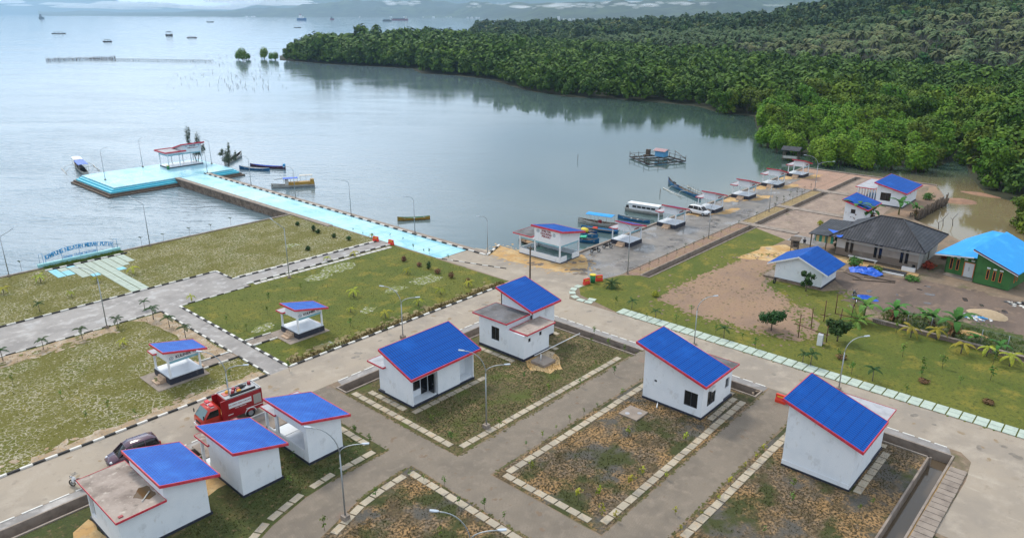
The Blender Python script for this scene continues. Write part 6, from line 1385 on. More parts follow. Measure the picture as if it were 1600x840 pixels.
# floating fish cage
t = thing('fish_cage_raft', 'dark floating fish cage of poles and planks with a small blue hut', 'raft', (*G(1027, 252, WZ), WZ), 0)
o0 = Vector(G(1027, 252, WZ)); cn = [Vector(G(*p, WZ)) - o0 for p in ((984, 247), (1014, 259), (1071, 254), (1038, 244))]
b = MB()
for i in range(4):
    for off in (0, .5): p, q = cn[i] * (1 - off * .12), cn[(i + 1) % 4] * (1 - off * .12); b.tube([(p.x, p.y, .35), (q.x, q.y, .35)], .14, 6)
for u in (.33, .66):
    p, q = cn[0].lerp(cn[1], u), cn[3].lerp(cn[2], u); b.tube([(p.x, p.y, .45), (q.x, q.y, .45)], .11, 5); p, q = cn[0].lerp(cn[3], u), cn[1].lerp(cn[2], u); b.tube([(p.x, p.y, .5), (q.x, q.y, .5)], .11, 5)
b.build('floats', mat('wet_dark_wood', (.03, .026, .024), .7), t)
b = MB()
for i in range(4):
    for u in (0, .25, .5, .75): p = cn[i].lerp(cn[(i + 1) % 4], u); b.tube([(p.x, p.y, .3), (p.x, p.y, rnd.uniform(1.0, 2.2))], .08, 5)
for i in range(4): p, q = cn[i], cn[(i + 1) % 4]; b.tube([(p.x, p.y, 1.3), (q.x, q.y, 1.3)], .05, 5)
m0 = (cn[2] + cn[3]) / 2; b.tube([(m0.x, m0.y, 2.3), (cn[2].x, cn[2].y, .9)], .07, 5); b.tube([(m0.x, m0.y, .3), (m0.x, m0.y, 2.4)], .09, 5)
b.build('poles', M_['cwood'], t)
hc = cn[3] * .55
MB().box(hc.x - 1.1, hc.x + 1.1, hc.y - 1.4, hc.y + 1.4, .6, 2.1).build('hut', mat('light_blue_boards', (.12, .36, .62), .6), t)
MB().hexa([(hc.x - 1.5, hc.y - 1.9), (hc.x, hc.y - 1.9), (hc.x, hc.y + 1.9), (hc.x - 1.5, hc.y + 1.9)], [2.1, 2.6, 2.6, 2.1], [2.18, 2.7, 2.7, 2.18]).hexa([(hc.x, hc.y - 1.9), (hc.x + 1.5, hc.y - 1.9), (hc.x + 1.5, hc.y + 1.9), (hc.x, hc.y + 1.9)], [2.6, 2.1, 2.1, 2.6], [2.7, 2.18, 2.18, 2.7]).build('hut_roof', mat('faded_stripe_roof', (.45, .40, .42), .7, [('wavey', .6, (.30, .07, .07), .4, .6)]), t)
h2 = cn[0].lerp(cn[3], .5) * .95; MB().box(h2.x - .9, h2.x + .9, h2.y - .9, h2.y + .9, .5, .75).box(h2.x - .3, h2.x + .6, h2.y - .5, h2.y + .5, .75, 2.2).build('engine_box', M_['cwood'], t)
# far boats, ships and traps
def far_boat(label, px_, py_, wpx, hpx, m, kind=0, cat='boat', name='far_boat'):
    x, y = G(px_, py_, WZ); D = math.hypot(x, y); s_ = D / 1217; L = wpx * s_; H = hpx * s_
    t = thing(name, label, cat, (x, y, WZ), AZ - R(90) + R(6)); b = MB(); hull(b, L, max(L * .2, 1.5), H * .32, H * .12, .6); b.build('hull', [m, M_['inboat']], t)
    if kind == 1:
        MB().box(-L * .3, L * .25, -L * .06, L * .06, H * .3, H * .55).box(-L * .25, L * .05, -L * .05, L * .05, H * .55, H * .8).build('superstructure', M_['pwhite'], t); MB().box(-L * .15, -L * .08, -L * .03, L * .03, H * .8, H).build('funnel', M_['inkred'], t)
    if kind == 2: MB().box(-L * .42, L * .3, -L * .06, L * .06, H * .3, H * .55).build('cargo', M_['dkmetal'], t); MB().box(L * .3, L * .4, -L * .05, L * .05, H * .3, H).build('bridge', M_['wboat'], t)
    if kind == 3: MB().box(-L * .4, L * .4, -L * .08, L * .08, H * .3, H * .45).box(-L * .3, L * .1, -L * .07, L * .07, H * .45, H).build('cabin', M_['dkmetal'], t)
    if kind == 4:
        b = MB()
        for u in (-.3, 0, .3): b.box(u * L - .1 * s_, u * L + .1 * s_, -.4, .4, H * .3, H * .8)
        b.build('gear', M_['cwood'], t); MB().box(-L * .35, L * .35, -1.2, 1.2, H * .8, H * .95).build('roof', M_['darkroof'], t)
far_boat('white and blue ferry far out on the bay', 471.5, 32, 14, 9, mat('ferry_blue', (.03, .13, .35), .5), 1, 'ship', 'ship')
far_boat('small dark red vessel far out between the ferry and the barge', 519, 31, 6, 4.5, M_['inkred'], 3, 'ship', 'ship')
far_boat('grey cargo ship far out left of the red barge', 605, 33.5, 14, 5, M_['dkmetal'], 2, 'ship', 'ship')
far_boat('long rust red barge far out on the bay', 625, 32, 25, 6, mat('barge_red', (.25, .03, .04), .6), 2, 'ship', 'ship')
far_boat('dark fishing vessel on the bay at the upper left', 65, 30, 7, 6, M_['dkmetal'], 3)
far_boat('dark platform house boat on the open bay at the upper left', 264.5, 56, 10, 6, M_['cwood'], 4)
far_boat('low dark boat on the bay below the wooded point', 328.5, 35, 10, 3, M_['rubber'], 0)
far_boat('low dark raft on the bay, the leftmost of the small ones', 92, 53, 18, 2.4, M_['cwood'], 4); far_boat('low dark raft above the long fish trap', 168, 65.5, 12, 3.2, M_['cwood'], 4); far_boat('low dark raft right of the platform house boat', 300, 59.5, 14, 2.6, M_['cwood'], 4); far_boat('tiny boat below the white and blue ferry', 465, 43.5, 10, 2.2, M_['rubber'], 0)
def trap(label, pa, pb, n_, h_, dens=1):
    a = Vector(G(*pa, WZ)); c = Vector(G(*pb, WZ)); t = thing('fish_trap', label, 'fish trap', (a.x, a.y, WZ)); b = MB(); d = c - a; r_ = random.Random(n_)
    for k in range(n_): p = d * (k / n_); b.tube([(p.x, p.y + r_.uniform(-2, 2), -1), (p.x + r_.uniform(-.4, .4), p.y, h_ * r_.uniform(.5, 1.3))], .16, 4)
    for z in (.5, 1.2): b.tube([(0, 0, z), (d.x, d.y, z)], .10, 4)
    b.build('stakes', M_['cwood'], t)
trap('long low fish trap of stakes on the bright bay', (72, 95), (182, 92), 90, 2.2); trap('thin line of stakes continuing the fish trap to the right', (140, 93.5), (333, 96.5), 60, 1.2)
b = MB(); r_ = random.Random(9)
for k in range(150):
    px_ = r_.triangular(255, 450, 400); py_ = r_.uniform(84, 142) if px_ > 300 else r_.uniform(110, 140)
    if px_ > 430 and py_ < 100: continue
    x, y = G(px_, py_, WZ); b.tube([(x, y, WZ - 1), (x + r_.uniform(-.8, .8), y + r_.uniform(-.8, .8), WZ + r_.uniform(.5, 1.5))], .09, 4)
tag(b.build('stakes', M_['cwood']), 'scattered thin stakes standing in the shallow bay by the wooded point', 'stakes', kind='stuff')
for i, (px_, py_, h_) in enumerate(((902.5, 251, 1.7), (1031, 303.5, 1.2), (1518, 273, 2.6))):
    x, y = G(px_, py_, WZ); t = thing('stake', ['lone dark stake standing in the cove water', 'short stub of a stake near the big outrigger boat', 'bare dead stem standing in the creek in front of the mangroves'][i], 'stake', (x, y, WZ)); MB().tube([(0, 0, -1), (.1, 0, h_)], .07, 5).build('stake', M_['cwood'], t)
for i, (px_, py_) in enumerate(((1474, 353), (1489, 353), (1467, 358))):
    x, y = G(px_, py_, WZ); t = thing('dead_branch', 'bare branch sticking out of the brown pond, ' + ['middle of three', 'rightmost of three', 'leftmost and shortest of three'][i], 'branch', (x, y, WZ)); MB().tube([(0, 0, -.5), (.3, .3, 1.2), (.9, -.3, 2.4 - .8 * (i == 2))], [.08, .06, .03], 5).tube([(.3, .3, 1.0), (-.3, .6, 1.6)], .03, 4).build('branch', M_['cwood'], t)

# ------------------------------------------------------------------ people
def person(label, xy, rz, pose, shirt, trousers, hair=(.01, .008, .007)):
    t = thing('person', label, 'person', (*xy, 0.02), rz); skin = mat('skin', (.22, .115, .07), .6)
    V = []; E_ = []; Rr = []
    def ch(pts, rs, start=None):
        prev = start
        for p, r_ in zip(pts, rs):
            V.append(p); Rr.append(r_); i = len(V) - 1
            if prev is not None: E_.append((prev, i))
            prev = i
        return prev
    if pose == 'walk':
        hip = ch([(0, 0, .95)], [.13]); ch([(.02, 0, 1.15), (.03, 0, 1.38), (.04, 0, 1.47), (.05, 0, 1.55), (.06, 0, 1.64), (.05, 0, 1.74)], [.125, .15, .07, .055, .095, .07], hip)
        legs = [[(.03, .09, .88), (.14, .1, .50), (.10, .1, .10), (.24, .1, .04)], [(-.02, -.09, .88), (-.06, -.1, .50), (-.26, -.1, .12), (-.16, -.1, .04)]]
        arms = [[(.02, .20, 1.42), (-.08, .26, 1.16), (.02, .27, .93), (.06, .27, .84)], [(.03, -.20, 1.42), (.08, -.26, 1.16), (.24, -.25, 1.0), (.31, -.25, .96)]]
    else:
        hip = ch([(0, 0, .28)], [.14]); ch([(.08, 0, .45), (.18, 0, .68), (.24, 0, .76), (.28, 0, .82), (.33, 0, .90), (.34, 0, .99)], [.13, .15, .07, .055, .095, .07], hip)
        legs = [[(.05, .1, .26), (.38, .15, .50), (.22, .13, .10), (.36, .13, .04)], [(.05, -.1, .26), (.38, -.15, .50), (.22, -.13, .10), (.36, -.13, .04)]]
        arms = [[(.18, .2, .70), (.30, .26, .48), (.50, .16, .40), (.56, .12, .36)], [(.18, -.2, .70), (.30, -.26, .48), (.50, -.16, .40), (.56, -.12, .36)]]
    ci = 2
    for l in legs: ch(l, [.09, .062, .042, .045], hip)
    for a in arms:
        e = ch(a, [.06, .048, .032, .034], ci); P = Vector(a[-1]); d = (P - Vector(a[-2])).normalized(); s_ = d.cross(Vector((0, 1, 0))).normalized() if abs(d.y) < .9 else Vector((1, 0, 0))
        for k, (o_, l_) in enumerate(((-.03, .07), (-.01, .085), (.01, .08), (.03, .06))): ch([tuple(P + s_ * o_ + d * .04), tuple(P + s_ * o_ * 1.2 + d * (.04 + l_))], [.010, .008], e)
        ch([tuple(P + s_ * .045 + d * .0), tuple(P + s_ * .07 + d * .04)], [.011, .009], e)
    me = bpy.data.meshes.new('body'); me.from_pydata(V, E_, []); o = bpy.data.objects.new('body', me); COL.objects.link(o)
    md = o.modifiers.new('skin', 'SKIN'); md.use_smooth_shade = True
    lay = me.skin_vertices[0].data if me.skin_vertices else None
    if lay is None:
        bm = bmesh.new(); bm.from_mesh(me); bm.verts.layers.skin.verify(); bm.to_mesh(me); bm.free(); lay = me.skin_vertices[0].data
    for i, r_ in enumerate(Rr): lay[i].radius = (r_, r_ * (1.15 if 0 < i < 4 else 1)); lay[i].use_root = (i == 0)
    sb = o.modifiers.new('sub', 'SUBSURF'); sb.levels = sb.render_levels = 1
    dg = bpy.context.evaluated_depsgraph_get(); m2_ = bpy.data.meshes.new_from_object(o.evaluated_get(dg)); bpy.data.objects.remove(o)
    for m in (skin, shirt, trousers): m2_.materials.append(m)
    hz = V[0][2]
    for p in m2_.polygons:
        c = p.center; p.use_smooth = True
        neck = V[3]; head = c.z > neck[2] - .0 and (Vector(c) - Vector(V[5])).length < .26
        hand = min((Vector(c) - Vector(a[-1])).length for a in arms) < .16; foot = c.z < .07
        p.material_index = 0 if head or hand or foot else (1 if (c.z > hz + .04 and pose == 'walk') or (pose != 'walk' and c.z > .42 and c.x < .52 and abs(c.y) < .32 and not (c.x > .28 and c.z < .56)) else 2)
    bo = bpy.data.objects.new('body', m2_); COL.objects.link(bo); bo.parent = t
    hd = Vector(V[5]); MB().ell((hd.x - .025, 0, hd.z + .05), (.115, .098, .10), 10).build('hair', mat('hair_' + pose, hair, .7), t)
    MB().ell((hd.x + .10, 0, hd.z), (.022, .014, .02), 6).ell((hd.x + .02, .1, hd.z), (.02, .015, .03), 6).ell((hd.x + .02, -.1, hd.z), (.02, .015, .03), 6).build('nose_and_ears', skin, t)
    MB().ell((hd.x + .088, .034, hd.z + .025), (.012, .014, .008), 6).ell((hd.x + .088, -.034, hd.z + .025), (.012, .014, .008), 6).build('eyes', M_['ink'], t); MB().ell((hd.x + .09, 0, hd.z - .045), (.01, .028, .007), 6).build('mouth', M_['inkred'], t)
person('person in white shirt and pale trousers walking on the paved patch', G(1271.5, 380.5), R(35), 'walk', mat('white_shirt', (.75, .76, .78), .8), mat('pale_trousers', (.45, .46, .48), .8))
person('person in dark clothes crouching near the wooden cart', G(1256.5, 381.5), R(20), 'crouch', mat('dark_shirt', (.015, .016, .02), .8), mat('dark_trousers', (.03, .028, .03), .8))

# ------------------------------------------------------------------ vegetation
def leafmat(name, c, hue=.6, c2=None, ns=.5):
    c2 = c2 or (c[0] * 1.7, c[1] * 1.45, c[2] * 1.3)
    m = mat(name, c, .75, [('noise', ns, c2, .46, .66), ('noise', ns * 3.5, (c[0] * .55, c[1] * .6, c[2] * .6), .52, .70)], rnd_hue=hue, spec=.2)
    return m
LM = {'mang': leafmat('mangrove_leaves', (.070, .135, .010), .5), 'mangd': leafmat('dark_mangrove_leaves', (.038, .090, .014), .45), 'mangy': leafmat('young_mangrove_leaves', (.105, .215, .014), .35),
      'hill': leafmat('hill_tree_leaves', (.055, .10, .022), 1.2), 'palm': leafmat('coconut_fronds', (.085, .125, .045), .7, (.17, .19, .08)),
      'banana': leafmat('banana_leaves', (.05, .14, .025), .4, ns=1.5), 'yel': leafmat('yellowish_sapling_leaves', (.28, .30, .03), .6, ns=2), 'grn': leafmat('green_sapling_leaves', (.10, .18, .03), .6, ns=2),
      'dk': leafmat('dark_shrub_leaves', (.025, .065, .016), .4, ns=1.5), 'redl': leafmat('red_bush_leaves', (.22, .03, .02), .4, ns=2), 'cas': leafmat('grey_green_foliage', (.09, .125, .08), .3, ns=2), 'dry': leafmat('brownish_bush_leaves', (.13, .08, .035), .5, ns=3)}
BARK = mat('bark', (.13, .10, .075), .9, [('noise', 3, (.20, .17, .14), .5, .7)]); BARKP = mat('palm_bark', (.13, .115, .095), .9)
def crown(name, lobes, n, size, m, seed, parent=None, up=.35, asp=1.5, shell=.55):
    r = np.random.default_rng(seed)
    vol = np.array([l[3] * l[4] * l[5] for l in lobes]) ** .67; idx = r.choice(len(lobes), n, p=vol / vol.sum()); Lb = np.array(lobes)[idx]
    d = r.normal(size=(n, 3)); d /= np.linalg.norm(d, axis=1)[:, None]; rad = shell + (1 - shell) * r.random(n) ** .6; rad *= 1 + .13 * r.normal(size=n).clip(-1.5, 2)
    c = Lb[:, :3] + d * rad[:, None] * Lb[:, 3:6]
    nr = d * 1.0 + r.normal(size=(n, 3)) * .38; nr[:, 2] += up; nr /= np.linalg.norm(nr, axis=1)[:, None]
    t = np.cross(nr, r.normal(size=(n, 3))); t /= np.linalg.norm(t, axis=1)[:, None]; b = np.cross(nr, t)
    s = size * (.55 + .9 * r.random(n)); s1 = (s * .5 * asp ** .5)[:, None]; s2 = (s * .5 / asp ** .5)[:, None]
    v = np.empty((n, 4, 3)); v[:, 0] = c - t * s1; v[:, 1] = c - b * s2 * 1.0; v[:, 2] = c + t * s1; v[:, 3] = c + b * s2
    me = bpy.data.meshes.new(name); me.vertices.add(4 * n); me.vertices.foreach_set('co', v.ravel()); me.loops.add(4 * n); me.loops.foreach_set('vertex_index', np.arange(4 * n, dtype=np.int32))
    me.polygons.add(n); me.polygons.foreach_set('loop_start', np.arange(0, 4 * n, 4, dtype=np.int32)); me.polygons.foreach_set('loop_total', np.full(n, 4, dtype=np.int32)); me.materials.append(m); me.update(); me.validate()
    o = bpy.data.objects.new(name, me); COL.objects.link(o)
    if parent: o.parent = parent
    return o
def lobes_round(seed, R_, H, n=9, z0=.25, sp=.62):
    r = random.Random(seed); L = [(0, 0, H * .62, R_ * .62, R_ * .62, H * .30)]
    for i in range(n):
        a = r.uniform(0, 6.28); q = r.uniform(.35, 1) ** .8 * R_ * sp; z = H * r.uniform(z0, .84); s_ = R_ * r.uniform(.26, .46)
        L.append((q * math.cos(a), q * math.sin(a), z, s_, s_, s_ * r.uniform(.7, 1.05)))
    return L
def tree_proto(name, lab, cat, lob, n, size, m, seed, H, trunk_r=.16, stems=1, sp=.4, **k):
    t = thing(name, lab, cat); crown('crown', lob, n, size, m, seed, t, **k); r = random.Random(seed); b = MB()
    for i in range(stems):
        a = r.uniform(0, 6.28); q = sp * (i > 0 or stems > 1) * r.uniform(.5, 1.4); b.tube([(q * math.cos(a), q * math.sin(a), -.4), (q * .5 * math.cos(a), q * .5 * math.sin(a), H * .4), (r.uniform(-.3, .3) * H * .1, r.uniform(-.3, .3) * H * .1, H * .8)], [trunk_r, trunk_r * .7, trunk_r * .25], 6)
        for j in range(3): a2 = r.uniform(0, 6.28); b.tube([(0, 0, H * (.35 + .12 * j)), (math.cos(a2) * H * .16, math.sin(a2) * H * .16, H * (.55 + .1 * j))], [trunk_r * .5, trunk_r * .15], 5)
    b.build('trunk', BARK, t); return t
def join_children(t, name):
    """one mesh of a small distant tree: crown and trunk together"""
    ob = kids(t); vs = []; fs = []; mi = []; mats_ = []
    for o in ob:
        m = o.data.materials[0]; mats_.append(m); off = len(vs); vs += [tuple(v.co) for v in o.data.vertices]; fs += [tuple(i + off for i in p.vertices) for p in o.data.polygons]; mi += [len(mats_) - 1] * len(o.data.polygons)
    me = bpy.data.meshes.new(name); me.from_pydata(vs, [], fs)
    for m in mats_: me.materials.append(m)
    me.polygons.foreach_set('material_index', mi); me.update()
    for o in ob: bpy.data.objects.remove(o)
    bpy.data.objects.remove(t); return me

# --- shoreline of the wooded coast, in the photograph's columns
SH = [(405, 93), (435, 96), (507, 102), (562, 105), (650, 110), (652, 117), (712, 121), (760, 127), (800, 139), (825, 147), (895, 158), (955, 160), (1015, 165), (1100, 173), (1142, 186), (1200, 191), (1206, 236), (1250, 243), (1285, 262), (1320, 266), (1380, 277), (1450, 282), (1510, 283), (1530, 271), (1558, 272), (1562, 292), (1590, 322), (1600, 330), (1640, 345), (1900, 380)]
def ip(x, tab):
    if x <= tab[0][0]: return tab[0][1]
    for (a, b), (c, d) in zip(tab, tab[1:]):
        if x <= c: return b + (d - b) * (x - a) / max(c - a, 1e-6)
    return tab[-1][1]
SD = [(x, 37.6 * 1287 / (y - 20)) for x, y in SH]          # shore distance by column
MD = [(435, 640), (500, 740), (600, 880), (745, 900), (760, 900), (900, 760), (1000, 680), (1100, 600), (1200, 540), (1400, 440), (1600, 400), (1900, 360)]   # mangroves end
HMX = [(700, 0), (745, 5), (900, 8), (1000, 10), (1100, 13), (1200, 19), (1270, 28), (1350, 42), (1500, 66), (1700, 85), (1900, 95)]
def smooth(t): t = max(0, min(1, t)); return t * t * (3 - 2 * t)
def col_of(X, Y):
    f = X * fx + Y * fy; r_ = X * rx + Y * ry
    return (800 + (r_ / f) * F / math.cos(PITCH) if f > 1 else -999), f
def ground_h(px_, D):
    s_ = ip(px_, SD); m_ = ip(px_, MD)
    if px_ < 735: return -1.48 + .5 * smooth((D - s_ - 4) / 60)
    return -1.48 + .5 * smooth((D - s_ - 4) / 60) + ip(px_, HMX) * smooth((D - m_ + 20) / 480) + 3.5 * smooth((D - m_) / 60) * smooth((px_ - 900) / 200)
# terrain under the woods
cols = list(range(430, 1901, 15)); rows = 40; vs = []; fs = []
for cpx in cols:
    s0 = ip(cpx, SD) - 2; e0 = (ip(cpx, MD) + 60) if cpx < 735 else 2200
    for j in range(rows):
        u = (j / (rows - 1)) ** 1.6; D = s0 + (e0 - s0) * u; h = ground_h(cpx, D) if j else -2.6
        if cpx < 735 and j == rows - 1: h = -3
        if cpx >= 735 and D > 1500: h *= 1 - .5 * (D - 1500) / 700
        p = polar(cpx, D, h + (random.Random(cpx * 100 + j).uniform(-.8, .8) if D > 800 else 0)); vs.append(p)
for i in range(len(cols) - 1):
    for j in range(rows - 1): a = i * rows + j; fs.append((a, a + rows, a + rows + 1, a + 1))
o = MB().add(vs, fs, 0, True).build('hillside', mat('forest_floor', (.022, .026, .012), .95, [('noise', .05, (.032, .036, .015), .45, .65)], None, W)); struct(o)

# --- prototypes
def mang(seed, m, H=10.0): return tree_proto('mangrove_tree', 'x', 'tree', lobes_round(seed, 3.9, H, 14, .12, .72), 1500, .62, LM[m], seed, H, .13, 4, .9)
near_protos = [mang(11, 'mang'), mang(12, 'mang'), tree_proto('mangrove_tree', 'x', 'tree', [(0, 0, 7.0, 1.6, 1.6, 2.6)] + [((1.2 + .9 * ((i * 5) % 4) / 4) * math.cos(i * 1.05), (1.2 + .9 * ((i * 5) % 4) / 4) * math.sin(i * 1.05), 3.0 + 4.2 * ((i * 7) % 6) / 6, 1.2, 1.2, 2.1) for i in range(14)], 1900, .5, LM['mangy'], 13, 10, .1, 4, .8, up=.8, shell=.7)]
mid_protos = []
young = [tree_proto('mangrove_tree', 'x', 'tree', [(0, 0, 4.2, 1.7, 1.7, 2.0)] + [(1.1 * math.cos(a), 1.1 * math.sin(a), 2.4 + 1.8 * ((i * 7) % 5) / 5, 1.1, 1.1, 1.7) for i, a in enumerate([k * .9 for k in range(7)])], 1500, .40, LM['mangy'], 31 + q, 6, .08, 4, .5, up=.8) for q in range(2)]
def palm_mesh(seed, H, nf=16, L=4.2, name='coconut_palm', lm='palm', wdt=.75, parts=False, droop=1.0, tr=.17, m_tr=None, comb=3):
    r = random.Random(seed); lx, ly = r.uniform(-.08, .08) * H, r.uniform(-.08, .08) * H; b = MB(); tb = MB()
    (tb if parts else b).tube([(0, 0, -.3), (lx * .4, ly * .4, H * .5), (lx, ly, H)], [tr, tr * .75, tr * .6], 6, 1 if not parts else 0)
    for k in range(nf):
        a = 2 * math.pi * k / nf + r.uniform(-.25, .25); el = r.uniform(-.1, 1.15); n = 5; pts = []; p = Vector((lx, ly, H)); ang = el
        for i in range(n + 1):
            pts.append(p.copy()); p = p + Vector((math.cos(a) * math.cos(ang), math.sin(a) * math.cos(ang), math.sin(ang))) * L / n * r.uniform(.9, 1.1); ang -= .42 * droop
        s_ = Vector((-math.sin(a), math.cos(a), 0))
        for side in (-1, 1):
            vs = []; fs = []
            for i in range(n + 1):
                wv = wdt * (math.sin(math.pi * (.12 + .84 * i / n))) ; vs += [pts[i], pts[i] + s_ * side * wv * .85 + Vector((0, 0, -wv * .55))]
            # comb the leaflets: gaps between slanted blades
            for i in range(n):
                A, B_, C, D_ = vs[2 * i], vs[2 * i + 1], vs[2 * i + 3], vs[2 * i + 2]
                for q in range(comb):
                    u0, u1 = q / comb, q / comb + (.2 if comb > 1 else .95)
                    fs_v = [A.lerp(D_, u0), A.lerp(D_, u1 + .05), B_.lerp(C, u1 + .22), B_.lerp(C, u0 + .16)]
                    b.add(fs_v, [(0, 1, 2, 3)])
    if parts: return b, tb
    o = b.build(name, [LM[lm], m_tr or BARKP]); me = o.data; bpy.data.objects.remove(o); return me
palm_meshes = [palm_mesh(s_, 10 + s_ % 3, 15, 4.9, wdt=.85, comb=1, tr=.22) for s_ in (1, 2, 3)]
def round_mesh(seed, R_, H, m, n, size, nl=8, **k): return join_children(tree_proto('t', 'x', 'tree', lobes_round(seed, R_, H, nl, .3, .6), n, size, LM[m], seed, H, .25, 1, **k), 'tree_mesh')
hill_meshes = [round_mesh(41, 5.5, 12, 'hill', 900, 1.25), round_mesh(42, 6.5, 11, 'hill', 900, 1.35), round_mesh(43, 4.5, 13, 'hill', 800, 1.2)]
far_mang = [round_mesh(51, 4.2, 12, 'mangd', 700, 1.05), round_mesh(52, 4.4, 11, 'mang', 700, 1.05), round_mesh(53, 4.0, 12.5, 'mangd', 700, 1.05)]

# --- scatter
sr = random.Random(77)
mg = []; pl = []; hl = []
def jgrid(step, Dmin, Dmax, c0, c1):
    """jittered world grid clipped to the sector of columns c0..c1"""
    n = int(2400 / step)
    for i in range(-n, n):
        for j in range(-n, n):
            X = i * step + sr.uniform(-.42, .42) * step; Y = j * step + sr.uniform(-.42, .42) * step
            f = X * fx + Y * fy
            if f < Dmin or f > Dmax: continue
            c_, D = col_of(X, Y)
            if c0 <= c_ <= c1: yield X, Y, c_, D
for X, Y, c_, D in jgrid(6.0, 150, 920, 436, 1760):
    s_ = ip(c_, SD); m_ = ip(c_, MD)
    if D < s_ + 2.5 or D > m_ + 8: continue
    edge = D - s_
    k = .78 if edge < 7 else (.92 if edge < 16 else 1.0)
    tall = 1.0 if c_ > 900 else 1.0 + .42 * smooth((900 - c_) / 250) * smooth((c_ - 436) / 60)
    mg.append((X, Y, c_, D, k * tall * sr.uniform(.70, 1.0 + .34 * sr.random() + .25 * (sr.random() < .12)), edge))
for X, Y, c_, D in jgrid(9.8, 400, 800, 885, 1780):
    m_ = ip(c_, MD)
    if D < m_ + 6 or D > m_ + 150 + (c_ - 900) * .05 or sr.random() < .12: continue
    pl.append((X, Y, c_, D))
for X, Y, c_, D in jgrid(11, 400, 1400, 742, 1800):
    m_ = ip(c_, MD); lo = m_ + (150 + (c_ - 900) * .05 if c_ > 885 else 0)
    if D < lo - 6:
        if c_ > 885 and D > m_ + 6 and sr.random() < .05: hl.append((X, Y, c_, D))
        continue
    if D > m_ + 620: continue
    hl.append((X, Y, c_, D))
mg.sort(key=lambda q: q[3]); pl.sort(key=lambda q: q[3]); hl.sort(key=lambda q: q[3])
print('SCATTER', len(mg), len(pl), len(hl))
PR = [Placer(p) for p in near_protos]; PY = [Placer(p) for p in young]; PM = []
mg_vis = [q for q in mg if q[2] < 1640]
ntop = 300 - 44
def zone(c_, D, edge):
    if edge < 9 and D < 240: return 'bright green mangrove tree in the front row along the creek at the right', 'mangroves in the front row along the creek'
    if D < 240: return 'mangrove tree standing behind the front row along the creek at the right', 'mangroves behind the front row along the creek'
    if edge < 9: return 'mangrove tree at the water edge of the cove behind the fish cage raft', 'mangroves at the cove shore'
    return 'mangrove tree in the closed canopy behind the cove shore', 'mangroves in the closed canopy'
for i, (X, Y, c_, D, k, edge) in enumerate(mg_vis[:ntop]):
    yg = 1205 < c_ < 1530 and edge < 60
    pr = PR[2] if yg and sr.random() < .8 else PR[sr.randrange(2)]
    k *= .9 if yg else 1.15
    lab, g_ = zone(c_, D, edge)
    pr((X, Y, -1.6), sr.uniform(0, 6.28), lab, g_, scale=(k * sr.uniform(.9, 1.1),) * 2 + (k * sr.uniform(.85, 1.15),))
# young mangroves in front
for i in range(32):
    px_ = sr.uniform(1212, 1500); D0 = 37.6 * 1287 / (ip(px_, SH) - 20); x, y, _ = polar(px_, D0 - sr.uniform(-1, 4)); PY[i % 2]((x, y, -1.7), sr.uniform(0, 6), 'young upright bright green mangrove bush at the creek edge', 'young mangrove bushes at the creek edge', scale=sr.uniform(.8, 1.35))
for i, (px_, py_, s_) in enumerate(((1213, 238, 1.0), (1231, 232, .9), (1285, 259, 1.0), (1293, 262, .8))): x, y = G(px_, py_, WZ); PY[i % 2]((x, y, -1.7), sr.uniform(0, 6), 'round green mangrove bush in the water, ' + ['left of the stilt shack', 'just behind the stilt shack', 'by the far promenade lamp', 'right of the far promenade lamp'][i], None, scale=s_)
for i, (px_, py_, s_) in enumerate(((373, 94, 1.1), (380, 95, 1.5), (388, 93, .8), (413, 92, 1.4), (424, 93.5, .9), (431, 94, 1.0))): x, y = G(px_, py_, WZ); PY[i % 2]((x, y, -2.2), sr.uniform(0, 6), 'small mangrove bush standing alone in the bay, ' + ['leftmost of three by the stakes', 'largest of three by the stakes', 'rightmost of three by the stakes', 'off the tip of the wooded point', 'at the tip of the wooded point', 'touching the wooded point'][i], None, scale=s_ * 1.25)
for i, (px_, py_, s_) in enumerate(((1596, 356, 1.0), (1612, 366, 1.2))): x, y = G(px_, py_, WZ); PR[i](( x, y, -1.8), 1.0, 'dark green tree at the right picture edge above the cyan roof' + ('' if i == 0 else ', the lower one'), None, scale=.62 * s_)
def single(me, name, loc_, rz, sc_, lab, cat, g_):
    o = bpy.data.objects.new(name, me); COL.objects.link(o); o.location = loc_; o.rotation_euler = (0, 0, rz); o.scale = sc_; tag(o, lab, cat, g_); return o
